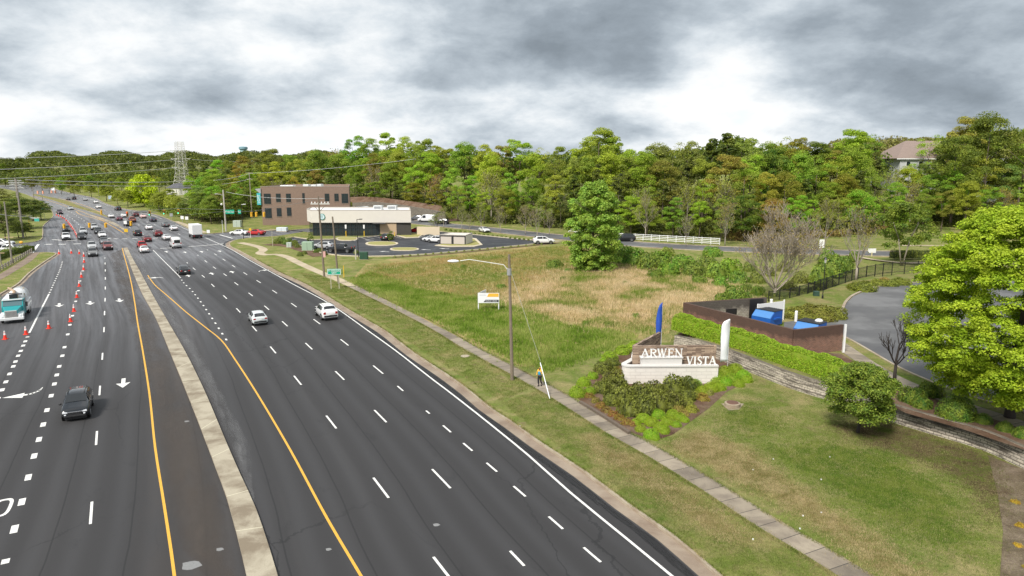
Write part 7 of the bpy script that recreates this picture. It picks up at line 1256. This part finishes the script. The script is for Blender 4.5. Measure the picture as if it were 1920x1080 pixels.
skin('jacket', [(0, 0, 1.0, .15, .12), (0, 0, 1.2, .15, .12), (0, .01, 1.40, .18, .125), (.19, 0, 1.43, .075), (.27, -.02, 1.17, .06), (.255, .1, .98, .05), (-.19, 0, 1.43, .075), (-.28, .04, 1.19, .06), (-.22, .19, 1.21, .05), (0, -.03, 1.55, .10), (0, -.02, 1.72, .115)], [(0, 1), (1, 2), (2, 3), (3, 4), (4, 5), (2, 6), (6, 7), (7, 8), (2, 9), (9, 10)], YC, PE)
skin('vest', [(0, 0, .97, .18, .15), (0, 0, 1.2, .18, .15), (0, .01, 1.41, .175, .15)], [(0, 1), (1, 2)], BC, PE)
skin('trousers', [(0, 0, .96, .14, .115), (.09, 0, .88, .105), (.1, .10, .5, .075), (.1, .02, .12, .06), (-.09, 0, .88, .105), (-.1, .02, .5, .075), (-.1, -.21, .16, .06)], [(0, 1), (1, 2), (2, 3), (0, 4), (4, 5), (5, 6)], BT, PE)
for x, y in ((.1, .06), (-.1, -.18)): MB().ball((x, y + .03, .06), (.055, .14, .055), 10, 6).build('shoe', BT, PE, True)
for bx, by, bz in ((.25, .17, .88), (-.16, .28, 1.27)):
    for k in range(5): a = (k - 2) * .5; MB().tube((bx + .015 * (k - 2), by, bz), (bx + .02 * (k - 2), by + .03, bz - .06 - .01 * (2 - abs(k - 2))), .009, .007, 5).build('finger', SK, PE) if 0 else None
# small lid in the verge
p = G(872, 668, .14); tag(MB().lathe([(.45, 0), (.45, .05), (.3, .06)], 16, tuple(p)).build('manhole_cover', CONC), 'round pale manhole cover in the grass verge', 'manhole'); 
# ------------------------------------------------------------------ rough field grass
FG = {}
def tufts(name, poly, n, h, cols, label, seed, wid=.02, blades=5, z=.1, den=None, soft=0):
    rg = np.random.default_rng(seed); P = np.array([tuple(G(a, b)[:2]) for a, b in poly]); lo, hi = P.min(0), P.max(0); q = np.zeros((0, 2))
    while len(q) < n:
        c = rg.uniform(lo, hi, (n, 2)); c = c[inside(c, P)]
        if den is not None: c = c[den(c) > rg.uniform(0, 1, len(c))]
        q = np.r_[q, c]
    q = q[:n] + rg.normal(0, soft, (n, 2)) if soft else q[:n]; q = np.repeat(q, blades, 0) + rg.normal(0, .09, (n * blades, 2)); m_ = len(q); hh = h * rg.uniform(.35, 1.25, m_); a = rg.uniform(0, 6.283, m_); ln = rg.normal(0, .22, (m_, 2)) * hh[:, None]; w = np.c_[np.cos(a), np.sin(a)] * wid
    V = np.stack([np.c_[q - w, np.full(m_, z)], np.c_[q + w, np.full(m_, z)], np.c_[q + ln, z + hh]], 1).reshape(-1, 3); me = npmesh(name, V, np.arange(m_ * 3), 3); at = me.attributes.new('rnd', 'FLOAT', 'FACE'); at.data.foreach_set('value', rg.uniform(0, 1, m_).astype(np.float32))
    return stuff(link(name, me, cols), label, 'grass')
def m_tuft(name, a, b_, c, sc=.09, spread=(.42, .5, .6)):
    m, nt, b = nodemat(name); p = pos(nt); at = nn(nt, 'ShaderNodeAttribute'); at.attribute_name = 'rnd'; v = math_(nt, 'ADD', noise(nt, p, sc, 6, .7, .5), math_(nt, 'MULTIPLY', math_(nt, 'SUBTRACT', at.outputs['Fac'], .5), .15)); col = ramp(nt, v, [(spread[0], a), (spread[1], b_), (spread[2], c)]); col = mixc(nt, 1.0, col, math_(nt, 'ADD', math_(nt, 'MULTIPLY', at.outputs['Fac'], .7), .6), 'MULTIPLY')
    nt.links.new(col, b.inputs['Base Color']); b.inputs['Roughness'].default_value = .9; b.inputs['Specular IOR Level'].default_value = .1; tr = nn(nt, 'ShaderNodeBsdfTranslucent'); nt.links.new(col, tr.inputs[0]); mx = nn(nt, 'ShaderNodeMixShader'); mx.inputs[0].default_value = .3; nt.links.new(b.outputs[0], mx.inputs[1]); nt.links.new(tr.outputs[0], mx.inputs[2]); nt.links.new(mx.outputs[0], nt.nodes['Material Output'].inputs[0]); return m
TAN, TANG, GRN, DGR = (.62, .47, .25), (.36, .33, .12), (.19, .29, .035), (.12, .21, .025)
struct(sheet('field_ground', [tuple(G(a, b)[:2]) for a, b in [(745, 486), (860, 477), (1000, 463), (1060, 458), (1150, 470), (1280, 500), (1420, 545), (1400, 555), (1285, 580), (1262, 620), (1240, 640), (1180, 640), (1100, 660), (1040, 690), (975, 690), (900, 655), (800, 603), (700, 552), (655, 530), (690, 492)]], m_grass('field_soil', [(.11, .18, .025), (.17, .2, .05), (.23, .23, .07)], (.38, .28, .13), (.26, .18, .09), .45, (.42, .58)), lambda x, y: zt(x, y) + .02, 3))
tufts('field_grass', [(960, 540), (1080, 500), (1150, 485), (1300, 520), (1400, 548), (1285, 585), (1255, 625), (1180, 625), (1060, 610), (930, 560)], 26000, .55, m_tuft('dry_tuft', GRN, TAN, (.74, .60, .38), .13, (.40, .50, .62)), 'tall tan dry grass across the middle of the field', 31, .022, soft=2.2)
tufts('field_grass', [(700, 500), (860, 482), (1060, 462), (1150, 480), (1080, 505), (960, 540), (930, 562), (860, 560), (770, 545), (690, 520)], 15000, .45, m_tuft('mixed_tuft', (.18, .26, .04), (.34, .32, .09), (.46, .32, .14), .07, (.4, .5, .62)), 'yellowish rough grass below the parking lot', 32, .022, soft=1.0)
tufts('field_grass', [(655, 528), (700, 512), (780, 545), (930, 565), (1060, 612), (1190, 628), (1180, 648), (1060, 690), (1030, 700), (970, 684), (885, 640), (835, 612), (760, 578)], 26000, .42, m_tuft('green_tuft', DGR, (.22, .34, .04), (.38, .42, .12), .2, (.34, .47, .6)), 'lush green weeds between sidewalk and dry field', 33, .022, soft=.5)
tufts('verge_grass', [(560, 512), (600, 518), (650, 540), (700, 563), (805, 618), (945, 698), (1005, 728), (940, 755), (860, 705), (720, 612), (640, 565), (590, 535)], 14000, .14, m_tuft('verge_tuft', (.13, .19, .03), (.19, .235, .05), (.36, .31, .13), .5, (.36, .5, .62)), 'grass verge between kerb and sidewalk', 34, .015)
tufts('verge_grass', [(940, 758), (1010, 734), (1100, 790), (1300, 912), (1575, 1085), (1670, 1150), (1440, 1150), (1360, 1075), (1230, 975), (1060, 850)], 26000, .09, m_tuft('verge_tuft2', (.13, .185, .03), (.21, .235, .06), (.40, .34, .16), .42, (.40, .5, .60)), 'mown verge grass along the near kerb', 35, .012)
tufts('lawn_grass', [(1240, 838), (1330, 775), (1420, 712), (1560, 765), (1700, 812), (1860, 880), (1960, 930), (1960, 1150), (1750, 1150), (1650, 1085), (1420, 942)], 42000, .085, m_tuft('lawn_tuft', (.13, .185, .03), (.21, .235, .06), (.48, .41, .22), .30, (.41, .49, .56)), 'patchy mown lawn below the retaining wall', 36, .012)
def edge_tufts(name, pts, offs, n, h, m_, label, seed):
    rg = np.random.default_rng(seed); P = L(pts, .1, .5); nr = normals2(P); i = rg.integers(0, len(P) - 1, n); o_ = rg.choice(offs, n) ; o_ = o_ + np.sign(o_) * np.abs(rg.normal(0, .10, n)) - np.sign(o_) * .05; c = P[i, :2] + (P[i + 1, :2] - P[i, :2]) * rg.uniform(0, 1, (n, 1)) + nr[i] * o_[:, None]
    q = np.repeat(c, 4, 0) + rg.normal(0, .05, (n * 4, 2)); k = len(q); hh = h * rg.uniform(.3, 1.2, k); a = rg.uniform(0, 6.283, k); ln = rg.normal(0, .5, (k, 2)) * hh[:, None]; w = np.c_[np.cos(a), np.sin(a)] * .013
    V = np.stack([np.c_[q - w, np.full(k, .1)], np.c_[q + w, np.full(k, .1)], np.c_[q + ln, .1 + hh]], 1).reshape(-1, 3); me = npmesh(name, V, np.arange(k * 3), 3); at = me.attributes.new('rnd', 'FLOAT', 'FACE'); at.data.foreach_set('value', rg.uniform(0, 1, k).astype(np.float32)); return stuff(link(name, me, m_), label, 'grass')
STRAW = m_tuft('straw_tuft', (.30, .25, .10), (.46, .37, .19), (.56, .45, .26), .8, (.38, .5, .6)); RICH = m_tuft('rich_tuft', (.10, .19, .02), (.15, .235, .03), (.22, .28, .05), .8, (.38, .5, .6)); LITT = m_tuft('litter_tuft', (.12, .09, .05), (.22, .16, .10), (.14, .17, .04), .9, (.38, .5, .6))
tufts('straw_grass', [(1250, 838), (1320, 812), (1400, 850), (1500, 925), (1640, 1015), (1760, 1100), (1700, 1120), (1600, 1040), (1480, 955), (1340, 880)], 20000, .12, STRAW, 'straw-coloured dead grass band across the near lawn', 51, .012, soft=.55)
tufts('straw_grass', [(1100, 815), (1200, 870), (1330, 960), (1400, 1010), (1380, 1030), (1260, 950), (1120, 850)], 9000, .11, STRAW, 'dead grass streak along the middle of the verge', 52, .012, soft=.6)
tufts('green_grass', [(1440, 850), (1560, 830), (1700, 870), (1800, 960), (1820, 1060), (1700, 1010), (1560, 920)], 24000, .12, RICH, 'richer green grass in the middle of the lawn', 53, .012, soft=1.0)
tufts('green_grass', [(1330, 780), (1420, 760), (1480, 800), (1400, 830)], 5000, .12, RICH, 'richer green grass by the manhole riser', 54, .012, soft=.9)
tufts('leaf_litter', [(1560, 800), (1680, 800), (1860, 862), (1900, 930), (1860, 1000), (1840, 930), (1740, 870), (1620, 835)], 16000, .10, LITT, 'brown leaf litter along the foot of the wall', 55, .02, soft=.6)
edge_tufts('edge_grass', sidewalk, [-.8, .8], 9000, .17, MATS['verge_tuft2'], 'ragged grass growing over both sidewalk edges', 41)
edge_tufts('edge_grass', KERB_R[:19], [-.12], 7000, .16, MATS['verge_tuft2'], 'ragged grass leaning over the kerb', 42)
struct(sheet('mulch_corner', [tuple(G(a, b)[:2]) for a, b in [(1852, 858), (1960, 900), (1980, 1150), (1870, 1150), (1880, 1000), (1870, 930)]], m_grass('leaf_litter', [(.10, .085, .05), (.14, .11, .07), (.17, .13, .09)], (.24, .19, .14), (.09, .06, .045), 1.5), lambda x, y: .155, 1.2))
rc = random.Random(8); bt = MB()
for i in range(9): px, py = [(1412, 880), (1556, 856), (1540, 898), (1506, 966), (1540, 960), (975, 798), (1500, 990), (1450, 860), (1412, 1010)][i]; p = G(px, py, .2); bt.box(p.x - .035, p.x + .03, p.y - .03, p.y + .03, .14, .2)
stuff(bt.build('litter', WH), 'tiny scraps of white litter in the lawn', 'litter')
# unused prototypes leave the scene
for k_, v_ in PROTO.items():
    o = v_[0] if isinstance(v_, tuple) else v_
    if 'label' not in o:
        for c_ in list(o.children_recursive): bpy.data.objects.remove(c_)
        bpy.data.objects.remove(o)

fix_labels()
